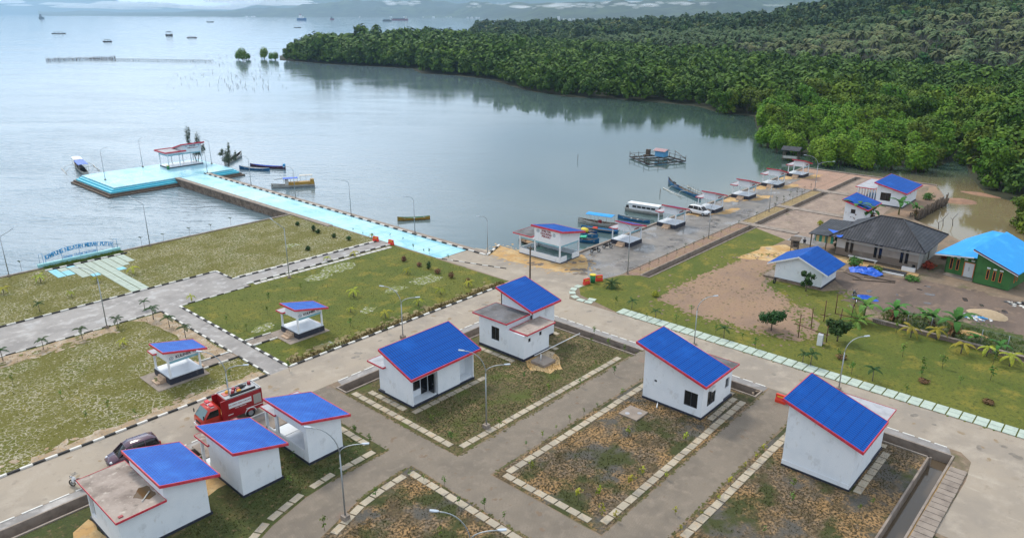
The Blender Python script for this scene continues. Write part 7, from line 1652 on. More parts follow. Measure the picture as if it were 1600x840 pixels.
def gn_stuff(name, items, meshes, label):
    """one object: tree meshes set out on points (rotation and scale per point)"""
    vs = np.array([[q[0], q[1], q[2]] for q in items]); groups = []
    Vs, Fs, Ms, off = [], [], [], 0
    r = np.random.default_rng(3)
    base = []
    for me in meshes:
        n = len(me.vertices); co_ = np.empty(n * 3); me.vertices.foreach_get('co', co_); L = len(me.loops); li = np.empty(L, dtype=np.int32); me.loops.foreach_get('vertex_index', li)
        P = len(me.polygons); lt = np.empty(P, dtype=np.int32); me.polygons.foreach_get('loop_total', lt); mi = np.empty(P, dtype=np.int32); me.polygons.foreach_get('material_index', mi); base.append((co_.reshape(-1, 3), li, lt, mi))
    LI, LT, MI = [], [], []
    for i, q in enumerate(items):
        co_, li, lt, mi = base[i % len(base)]; a = q[3]; c, s_ = math.cos(a), math.sin(a); k = q[4]
        x = co_ * np.array([k * q[5], k * q[5], k]); v = np.empty_like(x); v[:, 0] = x[:, 0] * c - x[:, 1] * s_ + q[0]; v[:, 1] = x[:, 0] * s_ + x[:, 1] * c + q[1]; v[:, 2] = x[:, 2] + q[2]
        Vs.append(v); LI.append(li + off); LT.append(lt); MI.append(mi); off += len(v)
    V = np.concatenate(Vs); LI = np.concatenate(LI).astype(np.int32); LT = np.concatenate(LT).astype(np.int32); MI = np.concatenate(MI).astype(np.int32)
    me = bpy.data.meshes.new(name); me.vertices.add(len(V)); me.vertices.foreach_set('co', V.ravel()); me.loops.add(len(LI)); me.loops.foreach_set('vertex_index', LI)
    me.polygons.add(len(LT)); st = np.concatenate(([0], np.cumsum(LT)[:-1])).astype(np.int32); me.polygons.foreach_set('loop_start', st); me.polygons.foreach_set('loop_total', LT)
    for m in meshes[0].materials: me.materials.append(m)
    me.polygons.foreach_set('material_index', MI); me.update()
    o = bpy.data.objects.new(name, me); COL.objects.link(o); o['kind'] = 'stuff'; o['label'] = label; return o
# far canopy: lighter meshes, one object per kind
def light_mesh(seed, R_, H, m, n, size):
    o = crown('canopy', lobes_round(seed, R_, H, 8, .15, .66), n, size, LM[m], seed); me = o.data; bpy.data.objects.remove(o); return me
rest = mg_vis[ntop:] + [q for q in mg if q[2] >= 1640]
lm_ = [light_mesh(61, 4.4, 11.5, 'fm', 260, 1.35), light_mesh(62, 4.4, 11, 'fm', 260, 1.35), light_mesh(63, 4.2, 12, 'fm', 260, 1.35)] if 0 else None
LM['fm'] = mat('canopy_leaves', (.055, .118, .012), .75, [('noise', .03, (.088, .160, .014), .42, .62), ('cell', .17, (.036, .082, .012), .35, .8), ('noise', .10, (.115, .19, .018), .56, .68), ('noise', .9, (.10, .175, .022), .56, .72)], None, W, spec=.2)
LM['fh'] = mat('hill_canopy_leaves', (.042, .085, .026), .8, [('noise', .02, (.07, .105, .028), .42, .6), ('cell', .10, (.022, .055, .022), .35, .75), ('noise', .055, (.19, .18, .045), .60, .68), ('noise', .06, (.10, .17, .03), .60, .68, (1, 1, 1), (90, 9, 0)), ('noise', .05, (.028, .065, .028), .55, .66, (1, 1, 1), (40, 9, 0)), ('noise', .11, (.10, .065, .045), .66, .74, (1, 1, 1), (9, 70, 0))], None, W, spec=.2)
for me in far_mang: me.materials[0] = LM['fm']
lm_ = [light_mesh(61, 4.6, 11.5, 'fm', 300, 1.3), light_mesh(62, 4.6, 11, 'fm', 300, 1.3), light_mesh(63, 4.4, 12, 'fm', 300, 1.3)]
gn_stuff('mangrove_forest', [(q[0], q[1], -1.6, sr.uniform(0, 6.28), q[4] * sr.uniform(.9, 1.15), 1.0) for q in rest], lm_, 'closed mangrove canopy of the wooded point and behind the cove')
# coconut palms
np_ = 300
for i, (X, Y, c_, D) in enumerate(pl):
    z = ground_h(c_, D) - .3
    if i < np_: single(palm_meshes[i % 3], 'coconut_palm', (X, Y, z), sr.uniform(0, 6.28), (sr.uniform(1.0, 1.35),) * 3, ('grey green coconut palm in the front rows just above the mangroves' if D < ip(c_, MD) + 45 else 'grey green coconut palm deeper in the plantation below the hill'), 'palm tree', ('coconut palms in the front rows' if D < ip(c_, MD) + 45 else 'coconut palms deeper in the plantation'))
if len(pl) > np_: gn_stuff('coconut_plantation', [(q[0], q[1], ground_h(q[2], q[3]) - .3, sr.uniform(0, 6.28), sr.uniform(1.0, 1.35), 1.0) for q in pl[np_:]], palm_meshes, 'coconut plantation further up the hill')
# broadleaf trees of the hill
nh = 300
for i, (X, Y, c_, D) in enumerate(hl[:nh]):
    single(hill_meshes[i % 3], 'hill_tree', (X, Y, ground_h(c_, D) - .8), sr.uniform(0, 6.28), (sr.uniform(.8, 1.25),) * 2 + (sr.uniform(.75, 1.15),), 'broadleaf tree among and just above the coconut palms', 'tree', 'broadleaf trees among the palms')
hm_ = [light_mesh(71, 6.2, 12, 'fh', 300, 1.8), light_mesh(72, 6.8, 11, 'fh', 300, 1.8), light_mesh(73, 5.4, 13.5, 'fh', 280, 1.7)]
gn_stuff('hill_forest', [(q[0], q[1], ground_h(q[2], q[3]) - 1, sr.uniform(0, 6.28), sr.choice((.7, .85, 1.0, 1.2, 1.6)) * sr.uniform(.85, 1.15), sr.uniform(.9, 1.25)) for q in hl[nh:]], hm_, 'mixed forest covering the hill up to the skyline')
for i, (px_, D_, s_) in enumerate(((990, 860, 1.5), (1065, 800, 1.7), (1078, 806, 1.5), (1165, 760, 1.3), (1215, 900, 1.5))):
    x, y, _ = polar(px_, D_); single(hill_meshes[i % 3], 'hill_tree', (x, y, ground_h(px_, D_) + 1), i, (s_ * .9, s_ * .9, s_), ['tall dark round tree rising above the palms at the left end of the hill', 'large dark tree on the skyline left of centre of the hill', 'dark tree beside the large one on the skyline', 'dark tree in the middle of the palm belt', 'dark tree near the crest of the hill'][i], 'tree', None)

# --- platform trees
t = thing('casuarina_tree', 'tall slender grey green tree behind the platform pavilion', 'tree', (*G(308, 254), -.5))
lob = [(-1.5, 0, 6.3, .75, .75, 2.4), (-1.2, .3, 4.3, .9, .9, 1.5), (.9, -.2, 5.0, .9, .9, 2.0), (1.0, .2, 3.3, 1.0, 1.0, 1.3), (-.1, 0, 3.2, .8, .8, 1.2), (1.9, -.6, 4.6, .5, .5, 1.3)]
lob = [(a * ry + 0, -a * fy * -1 * 0 + a * rx * 0 + a * ry * 0 + b_, c, d, e, f) for a, b_, c, d, e, f in lob]
lob = [(l[0] * 1.0, l[1], l[2], l[3], l[4], l[5]) for l in [(-1.5 * rx, -1.5 * ry, 7.2, .7, .7, 2.8), (-1.1 * rx, -1.1 * ry, 4.4, .95, .95, 1.6), (.9 * rx, .9 * ry, 5.8, .85, .85, 2.6), (1.1 * rx, 1.1 * ry, 3.5, 1.0, 1.0, 1.4), (0, 0, 3.3, .8, .8, 1.2), (2.1 * rx, 2.1 * ry, 4.4, .45, .45, 1.3), (-.9 * rx, -.9 * ry, 8.4, .3, .3, 1.4)]]
crown('crown', lob, 2600, .24, LM['cas'], 5, t, up=.9, asp=3.5, shell=.2); MB().tube([(0, 0, 0), (-.3 * rx, -.3 * ry, 2), (-1.3 * rx, -1.3 * ry, 6)], [.14, .1, .04], 6).tube([(.1, 0, 0), (.7 * rx, .7 * ry, 2.4), (1.0 * rx, 1.0 * ry, 5)], [.1, .07, .03], 6).build('trunk', BARK, t)
t = thing('casuarina_tree', 'shrubby grey green tree at the right edge of the platform beside the moored boats', 'tree', (*G(357, 255), -.8))
crown('crown', [(-.0, 0, 3.0, 1.0, 1.0, 1.6), (.5 * rx, .5 * ry, 4.8, .4, .4, 1.8), (-1.6 * rx, -1.6 * ry, 3.2, .8, .8, .5), (-1.2 * rx, -1.2 * ry, 4.0, .5, .5, .6), (1.7 * rx, 1.7 * ry, 2.4, .6, .6, 1.1), (2.0 * rx, 2.0 * ry, 3.4, .3, .3, .8), (-.3 * rx, -.3 * ry, 1.9, 1.4, 1.4, .9)], 2000, .24, LM['cas'], 6, t, up=.8, asp=3.0, shell=.2)
MB().tube([(0, 0, 0), (0, 0, 2.5), (.5 * rx, .5 * ry, 5)], [.13, .09, .03], 6).tube([(0, 0, .8), (-1.6 * rx, -1.6 * ry, 3.2)], [.08, .03], 5).tube([(0, 0, .6), (1.7 * rx, 1.7 * ry, 3)], [.08, .03], 5).build('trunk', BARK, t)

# --- small plants on the lawns
def palm_sapling(seed, H, nf, L, lm, wdt=.22):
    t = thing('palm_sapling', 'x', 'young palm'); b, tb = palm_mesh(seed, H, nf, L, lm=lm, wdt=wdt, parts=True, droop=.9, tr=.05); b.build('fronds', LM[lm], t); tb.build('trunk', BARKP, t); return Placer(t)
PSg = palm_sapling(3, 1.15, 6, 1.0, 'dk'); PSy = palm_sapling(4, .7, 6, .95, 'yel', .16)
def sapling(seed, lm, H=1.5, n=38):
    t = thing('sapling', 'x', 'sapling'); r = random.Random(seed); crown('leaves', [(0, 0, H * .8, .32, .32, .38), (.12, .1, H * .5, .22, .22, .3)], n, .17, LM[lm], seed, t, shell=.1); MB().tube([(0, 0, 0), (.03, .02, H * .5), (0, 0, H)], [.022, .018, .01], 5).build('stem', BARK, t); return Placer(t)
SPg = [sapling(5, 'grn'), sapling(6, 'grn', 1.2, 26)]; SPt = [sapling(15, 'cas', 2.2, 16), sapling(16, 'cas', 1.9, 14)]; SPy = [sapling(7, 'yel', 1.2, 34), sapling(8, 'yel', .9, 26)]
def at(px_, py_, z=.02): return (*G(px_, py_), z)
for px_, py_, s_ in ((68, 545, 1.0), (129, 529, 1.1), (185, 512, 1.05), (240, 499, 1.3)): PSg(at(px_, py_), sr.uniform(0, 6), 'young dark green palm on the sandy edge strip of the left speckled lawn', 'young palms along the plaza edge', s_)
for px_, py_, s_, l_ in ((265, 511, 1.1, 'at the corner of the bare strip'), (290, 527, 1.15, 'on the bare strip halfway along the narrow path'), (5, 563, 1.1, 'at the left picture edge by the plaza'), (62, 486, .9, 'on the lawn behind the plaza road, left part'), (226, 482, .9, 'in front of the slab walk end')): PSg(at(px_, py_), sr.uniform(0, 6), 'young dark green palm ' + l_, None, s_)
for px_, py_, s_, l_ in ((1266, 571, 1.2, 'by the pale slabs behind the lower right house'), (1254, 566, .9, 'small one by the pale slabs'), (987, 483, 1.0, 'on the lawn by the road opposite the drain'), (1131, 528, 1.1, 'on the lawn below the red dirt yard'), (1363, 595, 1.2, 'in the middle of the right lawn'), (1024, 497, .9, 'between two saplings on the road lawn')): PSg(at(px_, py_), sr.uniform(0, 6), 'young dark green palm ' + l_, None, s_)
for px_, py_, s_, l_ in ((64, 441, 1.4, 'left of the slab walk'), (6, 459, 1.2, 'at the left picture edge'), (208, 428, 1.4, 'right of the slab walk'), (152, 441, 1.0, 'in front of the slab walk lamp'), (300, 470, 1.0, 'at the edge of the plaza'), (112, 463, .9, 'pale one left of the slab walk'), (193, 541, 1.0, 'left of the first kiosk'), (602, 497, 1.3, 'on the central lawn by the main road'), (553, 464, 1.4, 'in the middle of the central lawn'), (636, 428, 1.1, 'near the top of the central lawn'), (689, 460, 1.2, 'on the right part of the central lawn'), (654, 478, 1.2, 'beside the striped kerb of the central lawn'), (732, 448, 1.1, 'near the right corner of the central lawn'), (548, 488, .9, 'left of the centre lamp'), (553, 402, 1.2, 'beside the path to the pier'), (511, 408, 1.0, 'left on the path to the pier'), (581, 372, .9, 'beside the pier barriers')): PSy(at(px_, py_), sr.uniform(0, 6), 'small yellow green palm sapling ' + l_, None, s_)
k = 0
for line, lab in ((((470, 580), (490, 576), (505, 572)), 'x'),): pass
def saps(pts, label, P, group, smin=.8, smax=1.2):
    smin *= .85; smax *= .85
    for p in pts: P[sr.randrange(len(P))](at(*p), sr.uniform(0, 6), label, group, sr.uniform(smin, smax))
saps([(935, 778), (1055, 804), (962, 813), (1004, 743), (1040, 748), (986, 763), (829, 735), (939, 808), (1071, 692), (982, 681), (904, 782)], 'thin yellow green sapling on the soil of the right hand lot', SPy, 'saplings on the right hand lot')
saps([(1063, 829), (1096, 805), (1122, 782), (1141, 760), (1164, 732), (1181, 716), (1193, 707)], 'yellow green sapling between the slabs along the lower right path', SPy, 'saplings along the lower right path', .6, .9)
saps([(1240, 764), (1343, 800), (1238, 785), (1363, 790), (1194, 835)], 'small green sapling on the soil of the lower right lot', SPg, 'saplings on the lower right lot', .6, .9)
saps([(822, 697), (847, 684), (869, 671), (890, 660), (912, 648), (933, 637), (973, 617)], 'green sapling along the upper slab row of the right hand lot', SPg, 'saplings along the upper slab row', .5, .8)
saps([(924, 538), (950, 544), (976, 551), (929, 523), (818, 592), (906, 604), (858, 614), (674, 662), (705, 690), (931, 574), (960, 585), (780, 668)], 'green sapling on the grassy lot between the two houses', SPg, 'saplings on the grassy lot', .7, 1.1)
saps([(694, 760), (717, 788), (640, 745), (588, 778), (662, 752), (757, 795), (788, 812)], 'thin green sapling on the slab edging of the near lot', SPg, 'saplings on the near lot edge', .6, .9)
saps([(507, 828), (688, 838), (452, 758), (459, 722), (553, 676), (578, 697), (556, 677)], 'sapling by the slabs near the fork of the grey paths', SPg, 'saplings near the fork of the paths', .7, 1.1)
saps([(1400, 520), (1302, 640), (1440, 577), (1472, 574), (1410, 557), (1547, 594), (1551, 570)], 'tall thin staked sapling on the right lawn', SPg, 'staked saplings on the right lawn', 1.2, 1.6)
for px_, py_, s_, l_ in ((1423, 527, 1.8, 'in front of the low wall, leftmost'), (1462, 530, 1.8, 'in front of the low wall, second'), (1501, 552, 1.8, 'in front of the low wall, third'), (1541, 556, 1.6, 'in front of the low wall, fourth'), (1577, 572, 1.8, 'in front of the low wall, rightmost')): PSy(at(px_, py_), sr.uniform(0, 6), 'yellow green young palm ' + l_, None, s_)
saps([(1000 + 14 * i, 428 - 6.6 * i) for i in range(19)], 'grey thin sapling planted along the promenade bed', SPt, 'saplings along the promenade bed', .7, 1.0)
saps([(1212 + 11 * i, 322 - 4.6 * i) for i in range(6)], 'thin sapling along the far promenade bed', SPt, 'saplings along the far promenade bed', .9, 1.3)
saps([(552 + 15 * i, 362 + 5 * i) for i in range(3)] + [(610, 370), (630, 376), (646, 390), (662, 395), (671, 397), (700, 406)], 'tiny dark sapling along the left side of the pier', SPg, 'saplings along the pier side', .5, .9)
saps([(20 + 75 * i, 600 + 20 * (i % 3)) for i in range(4)] + [(136, 655), (212, 652), (355, 605)], 'low dark green sapling on the left speckled lawn', SPg, 'saplings on the left speckled lawn', .7, 1.0)
saps([(420, 470), (418, 490), (354, 505), (385, 515), (548, 510), (452, 580), (360, 590), (470, 455), (605, 520)], 'thin green sapling on the lawns beside the kiosks', SPg, 'saplings beside the kiosks', .8, 1.1)
saps([(962, 475), (1010, 500), (1056, 505), (1080, 490), (1118, 520), (1160, 530), (1310, 562), (1180, 545), (1415, 615), (1440, 590), (1330, 585), (1500, 600)], 'thin green sapling on the lawn between the road and the yards', SPg, 'saplings on the roadside lawn', .8, 1.3)
for px_, py_, h_ in ((223, 391, 2.2), (297, 370, 1.6), (256, 376, 1.2), (330, 361, 1.2), (361, 352, 1.4), (34, 423, 1.5)):
    t = thing('umbrella_sapling', 'thin flat topped sapling at the sea wall edge', 'sapling', at(px_, py_), 0, 'flat topped saplings along the sea wall'); MB().tube([(0, 0, 0), (0, 0, h_)], .02, 5).build('stem', BARK, t); crown('leaves', [(0, 0, h_, .42, .42, .05)], 16, .14, LM['cas'], 9, t, shell=.1)
# bushes on the central lawn and elsewhere
def bush(name, label, px_, py_, r_, h_, lm, seed, n=260, size=.16, cat='bush'):
    t = thing(name, label, cat, at(px_, py_)); crown('leaves', [(0, 0, h_ * .5, r_, r_, h_ * .5), (r_ * .3, r_ * .2, h_ * .7, r_ * .5, r_ * .5, h_ * .35)], n, size, LM[lm], seed, t, up=.6, shell=.3); MB().tube([(0, 0, 0), (0, 0, h_ * .7)], [.05, .02], 5).build('stem', BARK, t); return t
bush('bush', 'small brown bush near the top of the central lawn', 631, 408, .45, .8, 'dry', 1); bush('bush', 'small brown bush right of the top one on the central lawn', 655, 416, .4, .6, 'dry', 2); bush('bush', 'dark stumpy bush on the central lawn', 670, 420, .4, 1.2, 'dk', 3); bush('bush', 'brown green bush right of the dark stump on the central lawn', 684, 427, .5, .7, 'dry', 4)
bush('bush', 'brown bush near the right corner of the central lawn', 705, 434, .5, .8, 'dry', 5); bush('bush', 'brown bush nearest the right corner of the central lawn', 731, 441, .45, .6, 'dry', 6)
for i, (px_, py_) in enumerate(((465, 352), (490, 361), (497, 364), (545, 375), (522, 371), (481, 391))): bush('bush', 'low dark bush on the lawn left of the pier, ' + ['top left', 'tallest by the pier wall', 'beside the tallest', 'nearest the barriers', 'second from the barriers', 'lowest on the lawn'][i], px_, py_, .45, .7 + .4 * (i == 1), 'dk', 20 + i)
bush('bush', 'small bright yellow bush at the edge of the red dirt yard', 1024, 463, .55, .8, 'yel', 30); bush('bush', 'flat yellow brown bush on the right lawn near the roadside lamp', 1315, 560, .6, .4, 'dry', 31); bush('bush', 'flat brown bush with a stone ring in the middle of the right lawn', 1443, 597, .6, .35, 'dry', 32); bush('bush', 'yellow brown bush at the lower edge of the right lawn', 1545, 630, .6, .35, 'dry', 33)
bush('red_bush', 'bright red leafed bush at the corner of the long house', 1450, 420, .9, 1.2, 'redl', 34, 400, .22); bush('red_bush', 'smaller red bush between the long house and the green house', 1476, 404, .7, 1.0, 'redl', 35, 300, .22)
bush('shrub', 'round weedy bush beside the heaped blue tarpaulin', 1335, 415, 1.1, 1.3, 'banana', 36, 500, .22); bush('shrub', 'bright weeds at the end of the roofing sheets', 1424, 438, 1.2, .7, 'banana', 37, 400, .2); bush('shrub', 'green bush behind the blue tarpaulin', 1371, 424, .8, .8, 'grn', 38, 300, .2)
bush('shrub', 'grassy green bush on the red clay behind the far house', 1450, 312, 1.3, 1.4, 'banana', 39, 400, .25)
def small_tree(label, px_, py_, H, R_, lm, seed, n=900, size=.26):
    t = thing('small_tree', label, 'tree', at(px_, py_)); r = random.Random(seed); b = MB().tube([(0, 0, -.1), (0, 0, H * .45)], [.09, .07], 6); L = []
    for k in range(7):
        a = 6.28 * k / 7 + r.uniform(-.2, .2); q = R_ * r.uniform(.55, .85); z = H * r.uniform(.42, .95); b.tube([(0, 0, H * .35), (q * math.cos(a), q * math.sin(a), z)], [.045, .015], 5); L.append((q * math.cos(a), q * math.sin(a), z, R_ * .36, R_ * .36, R_ * .46))
    L.append((0, 0, H * .78, R_ * .45, R_ * .45, H * .26)); L.append((0, 0, H * .55, R_ * .5, R_ * .5, H * .2)); crown('crown', L, n, size, LM[lm], seed, t, up=.4, shell=.2); b.build('trunk', BARK, t)
small_tree('dark green young tree with forked crown at the lower edge of the red dirt yard', 1205, 516, 2.6, 1.5, 'dk', 3, 1300, .24); small_tree('dense dark green young tree beside the leaning concrete pillar', 1308, 533, 2.7, 1.3, 'dk', 4, 1300)
small_tree('small upright dark green tree in front of the gabled house wall', 1259, 455, 2.6, .9, 'dk', 5, 700)
# cycad
t = thing('cycad', 'dark green cycad with stiff arching fronds near the orange barriers', 'cycad', at(956, 449)); b, tb = palm_mesh(8, .55, 22, 1.5, lm='dk', wdt=.2, parts=True, droop=.75, tr=.16); b.build('fronds', LM['dk'], t); tb.build('trunk', BARK, t)
t = thing('young_palm', 'bushy young coconut palm with yellow green fronds beside the banana plants at the wall end', 'young palm', at(1338, 506)); b, tb = palm_mesh(9, .5, 14, 2.6, lm='grn', wdt=.32, parts=True, droop=.55, tr=.14); b.build('fronds', LM['grn'], t); tb.build('trunk', BARK, t)
bush('weed', 'small bright green weed on the stony lot', 1281, 352, .5, .9, 'yel', 40, 120, .25)
# banana plants
def banana(seed, H=2.6, nl=8, L=2.2, dry=False):
    t = thing('banana_plant', 'x', 'banana plant'); r = random.Random(seed); b = MB()
    for k in range(nl):
        a = 6.28 * k / nl + r.uniform(-.4, .4); ang = r.uniform(.5, 1.35); p = Vector((0, 0, H * .62)); n = 6; pts = []; s_ = Vector((-math.sin(a), math.cos(a), 0)); LL = L * r.uniform(.75, 1.15)
        for i in range(n + 1): pts.append(p.copy()); p = p + Vector((math.cos(a) * math.cos(ang), math.sin(a) * math.cos(ang), math.sin(ang))) * LL / n; ang -= .30
        for side in (-1, 1):
            vs = []
            for i in range(n + 1): wv = .34 * math.sin(math.pi * min(1, .05 + i / n * .97)) ** .6 * (1 if i > 0 else .1); vs += [pts[i], pts[i] + s_ * side * wv + Vector((0, 0, .10 - .16 * i / n))]
            b.add(vs, [(2 * i, 2 * i + 1, 2 * i + 3, 2 * i + 2) for i in range(n)], 0, True)
    b.build('leaves', [LM['banana']], t); MB().tube([(0, 0, -.1), (.03, 0, H * .35), (0, 0, H * .66)], [.13, .10, .06], 7).build('stem', mat('banana_stem', (.12, .13, .05), .8), t)
    if dry: crown('dry_leaves', [(0, 0, H * .35, .35, .35, H * .2)], 20, .7, LM['dry'], seed, t, asp=4)
    return Placer(t)
BN = [banana(2), banana(5, 2.9, 7, 2.5, True)]
for i, (px_, py_, s_, l_) in enumerate(((1349, 502, 1.15, 'beside the bushy young palm at the wall end'), (1489, 529, 1.15, 'largest one behind the mesh fence'), (1442, 512, .85, 'behind the low wall, second clump'), (1396, 503, .85, 'behind the low wall, first clump'), (1410, 506, .7, 'low one in the first clump behind the wall'), (1455, 513, .75, 'low one in the second clump behind the wall'),
        (1404, 336, 1.25, 'large one right of the small blue roofed house'), (1334, 347, 1.35, 'tall dark one in front of the small blue roofed house'), (1351, 349, 1.2, 'right of the tall one before the small blue roofed house'), (1362, 345, 1.0, 'lowest one behind the dark hipped roof'), (1312, 382, .8, 'under the striped awning of the long house'), (1305, 388, .6, 'small one by the awning'), (1558, 556, .7, 'at the mesh fence near the right edge'), (1430, 338, .8, 'behind the ridge of the dark roof'), (1521, 541, .6, 'small one right of the largest by the fence'))):
    BN[i % 2](at(px_, py_), sr.uniform(0, 6), 'green banana plant ' + l_, None, s_)
# weeds along the drain and the low wall, growth under the sign
def tufts(name, label, pts, h, lm, seed, per=9):
    r = random.Random(seed); b = MB()
    for x, y in pts:
        for k in range(per):
            a = r.uniform(0, 6.28); q = r.uniform(0, h * .6); hh = h * r.uniform(.5, 1.2); cx, cy = x + q * math.cos(a), y + q * math.sin(a); wv = h * .14; tx, ty = r.uniform(-.4, .4) * hh, r.uniform(-.4, .4) * hh; c, s_ = math.cos(a * 2), math.sin(a * 2)
            b.add([(cx - wv * c, cy - wv * s_, .0), (cx + wv * c, cy + wv * s_, .0), (cx + tx + wv * .3 * c, cy + ty, hh), (cx + tx - wv * .3 * c, cy + ty, hh)], [(0, 1, 2, 3)])
    return tag(b.build(name, LM[lm]), label, 'grass', kind='stuff')
r_ = random.Random(4)
tufts('grass_tufts', 'unkempt grass growing along the foot of the blue lettering sign', [(r_.uniform(30, 41), r_.uniform(120.1, 121.2)) for _ in range(260)], .38, 'grn', 1)
LM['lowg'] = leafmat('lot_weeds', (.050, .056, .014), .2, ns=2)
def inside(p, poly):
    c = False; n = len(poly)
    for i in range(n):
        a, b_ = poly[i], poly[i - 1]
        if (a[1] > p[1]) != (b_[1] > p[1]) and p[0] < (b_[0] - a[0]) * (p[1] - a[1]) / (b_[1] - a[1]) + a[0]: c = not c
    return c
from mathutils import noise as mn
pts = []
LOTS = [[(38.6, 54.5), (63.6, 54.5), (63.6, 41.2), (38.6, 41.2)], [(38.6, 34.6), (62, 34.6), (62, 26.3), (38.6, 26.3)], [(38.6, 19.5), (63.6, 19.5), (63.6, 11), (38.6, 11)], [(32.6, 40.5), (24, 38.6), (20, 35), (24, 28), (32.6, 28)], [(14, 54.5), (32.8, 54.5), (32.8, 46.2), (25, 45.6), (14, 41)]]
BLD = [(39.8, 48.8, 48.6, 54.8), (54.5, 62.7, 47.5, 54.6), (56.5, 63.1, 27.2, 34), (54.5, 63.1, 13.1, 19), (12.8, 19.6, 48, 54.8), (21.9, 25.6, 48, 55.4), (27.8, 31.6, 48, 55.4), (52.2, 54.8, 31.5, 34), (55, 57.2, 45, 47.2)]
while len(pts) < 13000:
    lt = r_.choice(LOTS); x = r_.uniform(14, 64); y = r_.uniform(11, 55)
    if not inside((x, y), lt) or any(a < x < b_ and c < y < d for a, b_, c, d in BLD): continue
    if mn.noise(Vector((x * .22, y * .22, 2.3))) + .5 * mn.noise(Vector((x * 1.1, y * 1.1, .3))) < r_.uniform(-.5, .25): continue
    pts.append((x, y))
tufts('low_weeds', 'low weeds and grass tufts scattered over the building lots', pts, .10, 'lowg', 2, 5)
pts = []
while len(pts) < 9000:
    x = r_.uniform(-2, 72); y = r_.uniform(66.2, 120)
    if (34.2 < x < 37.1) or 91 < y < 101.2 or (y > 115 and 29.5 < x < 41.2) or (34.5 < x < 37.6): continue
    if (25 < x < 30.5 and 70 < y < 75.2) or (40 < x < 45.6 and 70 < y < 75.2): continue
    pts.append((x, y))
tufts('lawn_tufts', 'uneven grass tufts over the lawns left of the main road', pts, .10, 'lowg', 3, 4)
pts = [(r_.uniform(37.5, 71.5), 65.9 + abs(r_.gauss(0, .55))) for _ in range(700)]
LM['dryg'] = leafmat('dry_grass', (.16, .13, .05), .2, ns=2)
tufts('dry_grass_fringe', 'dry grass fringe along the striped kerb of the central lawn', pts, .28, 'dryg', 5, 5)
pts = [(x, y) for x, y in ((r_.uniform(92.4, 98), r_.uniform(-12, 22.8)) for _ in range(1500))]
tufts('bank_weeds', 'weeds on the bank behind the low brick wall', pts, .35, 'grn', 6, 5)

# ------------------------------------------------------------------ far coast and mountains
def ridge(name, c0, c1, nx, D0f, depth, hf, m, seed, ny=9):
    vs = []; fs = []
    for i in range(nx + 1):
        cpx = c0 + (c1 - c0) * i / nx; D0 = D0f(cpx)
        for j in range(ny + 1):
            u = j / ny; D = D0 + depth * u; h = hf(cpx) * smooth(u * 1.1) ** .8
            h *= 1 + .45 * mn.noise(Vector((cpx * .018, u * 3.1, seed))) + .35 * abs(mn.noise(Vector((cpx * .06, u * 5, seed)))) - .1
            vs.append(polar(cpx, D, WZ - 3 + max(0, h) + (6 if j > 0 and hf(cpx) > 1 else 0)))
    for i in range(nx):
        for j in range(ny): a = i * (ny + 1) + j; fs.append((a, a + ny + 1, a + ny + 2, a + 1))
    return struct(MB().add(vs, fs, 0, True).build(name, m))
FM = mat('far_forest', (.026, .042, .024), .95, [('noise', .0025, (.05, .075, .03), .46, .6), ('noise', .012, (.012, .022, .014), .5, .62), ('noise', .03, (.07, .09, .04), .6, .7)], None, W)
ridge('hills', 134, 2000, 220, lambda c: ip(c, [(134, 9600), (400, 7200), (700, 6200), (850, 4300), (1100, 4000), (2000, 4200)]), 1500, lambda c: ip(c, [(134, 2), (150, 22), (250, 36), (330, 48), (400, 75), (480, 110), (560, 135), (700, 125), (800, 90), (880, 95), (1000, 110), (1300, 140), (2000, 150)]), FM, 1.3)
ridge('mountains', 60, 2100, 220, lambda c: 9500, 4000, lambda c: ip(c, [(60, 60), (330, 40), (370, 95), (420, 210), (520, 420), (900, 520), (1300, 480), (2100, 500)]), FM, 5.1, 12)
ridge('mountains', -900, 500, 140, lambda c: 15500, 3500, lambda c: ip(c, [(-900, 900), (0, 620), (130, 430), (200, 250), (330, 160), (420, 150), (500, 200)]), FM, 8.7, 10)
# town at the foot of the far hills
b = MB(); r_ = random.Random(2)
t = None
for k in range(46):
    px_ = r_.choice((r_.gauss(873, 14), r_.gauss(900, 12), r_.uniform(700, 760), r_.uniform(560, 700), r_.uniform(375, 400), r_.uniform(850, 1000))); D = ip(px_, [(134, 9600), (400, 7200), (700, 6200), (850, 4300), (1100, 4000)]) + r_.uniform(10, 90) * (1 if px_ > 800 else .5)
    s_ = D / 1217; x, y, _ = polar(px_, D); hh = r_.uniform(.5, 1.2) * s_; ww = r_.uniform(.8, 3) * s_; dd = ww * .5
    b.box(x - ww / 2, x + ww / 2, y - dd, y + dd, -3, 1 + hh)
x, y, _ = polar(873, 4330); b.box(x - 5, x + 5, y - 5, y + 5, -3, 17)
tag(b.build('far_town', mat('far_town_walls', (.7, .7, .7), .8)), 'pale buildings of a distant town along the far shore', 'town', kind='stuff')
# ------------------------------------------------------------------ air
hz = MB().box(-3500, 22000, -22000, 24000, -12, 1100).build('haze', None); hz.data.materials.clear()
hm = bpy.data.materials.new('haze'); hm.use_nodes = True; nt_ = hm.node_tree; nt_.nodes.clear(); oo = nt_.nodes.new('ShaderNodeOutputMaterial'); pv = nt_.nodes.new('ShaderNodeVolumePrincipled')
pv.inputs['Color'].default_value = (.50, .75, 1.0, 1); pv.inputs['Density'].default_value = 7e-5; pv.inputs['Anisotropy'].default_value = .2; nt_.links.new(pv.outputs[0], oo.inputs['Volume']); hz.data.materials.append(hm); hz['kind'] = 'stuff'
hm.cycles.homogeneous_volume = True if hasattr(hm.cycles, 'homogeneous_volume') else None
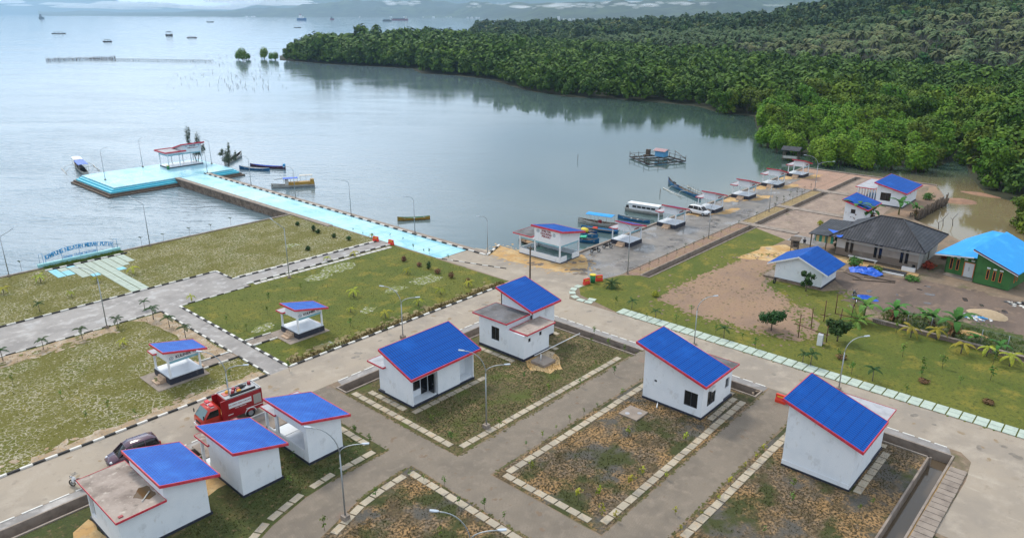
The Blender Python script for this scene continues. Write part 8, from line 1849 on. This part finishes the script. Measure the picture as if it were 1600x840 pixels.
# mist lying on the mountain sides
mm = bpy.data.materials.new('mist'); mm.use_nodes = True; nt_ = mm.node_tree; nt_.nodes.clear(); oo = nt_.nodes.new('ShaderNodeOutputMaterial'); pv = nt_.nodes.new('ShaderNodeVolumePrincipled')
pv.inputs['Color'].default_value = (1, 1, 1, 1); pv.inputs['Density'].default_value = .007; nt_.links.new(pv.outputs[0], oo.inputs['Volume'])
b = MB(); r_ = random.Random(12)
def puff(px_, py_, D, w_, h_):
    s_ = D / 1217; x, y, _ = polar(px_, D); z = CAMH + (20 - py_) * s_; b.ell((x, y, z), (w_ * s_ * .5, w_ * s_ * .35, h_ * s_ * .5), 12, 0, .22, r_)
def bank(c0, c1, yf, D, n_, wr, hr):
    for k in range(n_):
        px_ = r_.uniform(c0, c1); puff(px_, yf(px_) + r_.gauss(0, 1.6), D + r_.uniform(-250, 250), r_.uniform(*wr), r_.uniform(*hr))
bank(800, 1290, lambda c: ip(c, [(800, 13), (950, 7), (1080, 8), (1250, 9)]), 5000, 90, (14, 44), (2, 5)); bank(860, 1000, lambda c: 11, 4900, 26, (8, 22), (2, 5)); bank(605, 660, lambda c: 6, 6800, 16, (8, 24), (2, 4.5)); bank(730, 800, lambda c: 9, 6400, 22, (6, 18), (2, 5))
for k in range(0):
    px_ = 850 + k * 11 + r_.uniform(-6, 6); puff(px_, ip(px_, [(850, 11), (950, 7), (1080, 8), (1250, 9)]) + r_.uniform(-2.5, 2.5), 6300, r_.uniform(20, 46), r_.uniform(3, 6.5))
for k in range(40): puff(r_.uniform(110, 500), r_.uniform(7, 14), 13200, r_.uniform(40, 90), r_.uniform(3, 6))
for k in range(10): puff(r_.uniform(330, 480), r_.uniform(1, 9), 9300, r_.uniform(40, 80), r_.uniform(4, 7))
for px_, py_, w_, h_ in ((15, 4, 60, 6), (90, 7, 50, 4), (130, 10, 26, 3), (185, 6, 70, 5), (230, 9, 60, 5), (280, 11, 60, 5), (330, 13, 60, 4), (380, 11, 70, 5), (35, 9, 40, 3)): puff(px_, py_, 13500, w_, h_)
tag(b.build('mist', mm), 'white mist banks lying on the slopes of the far mountains', 'mist', kind='stuff')
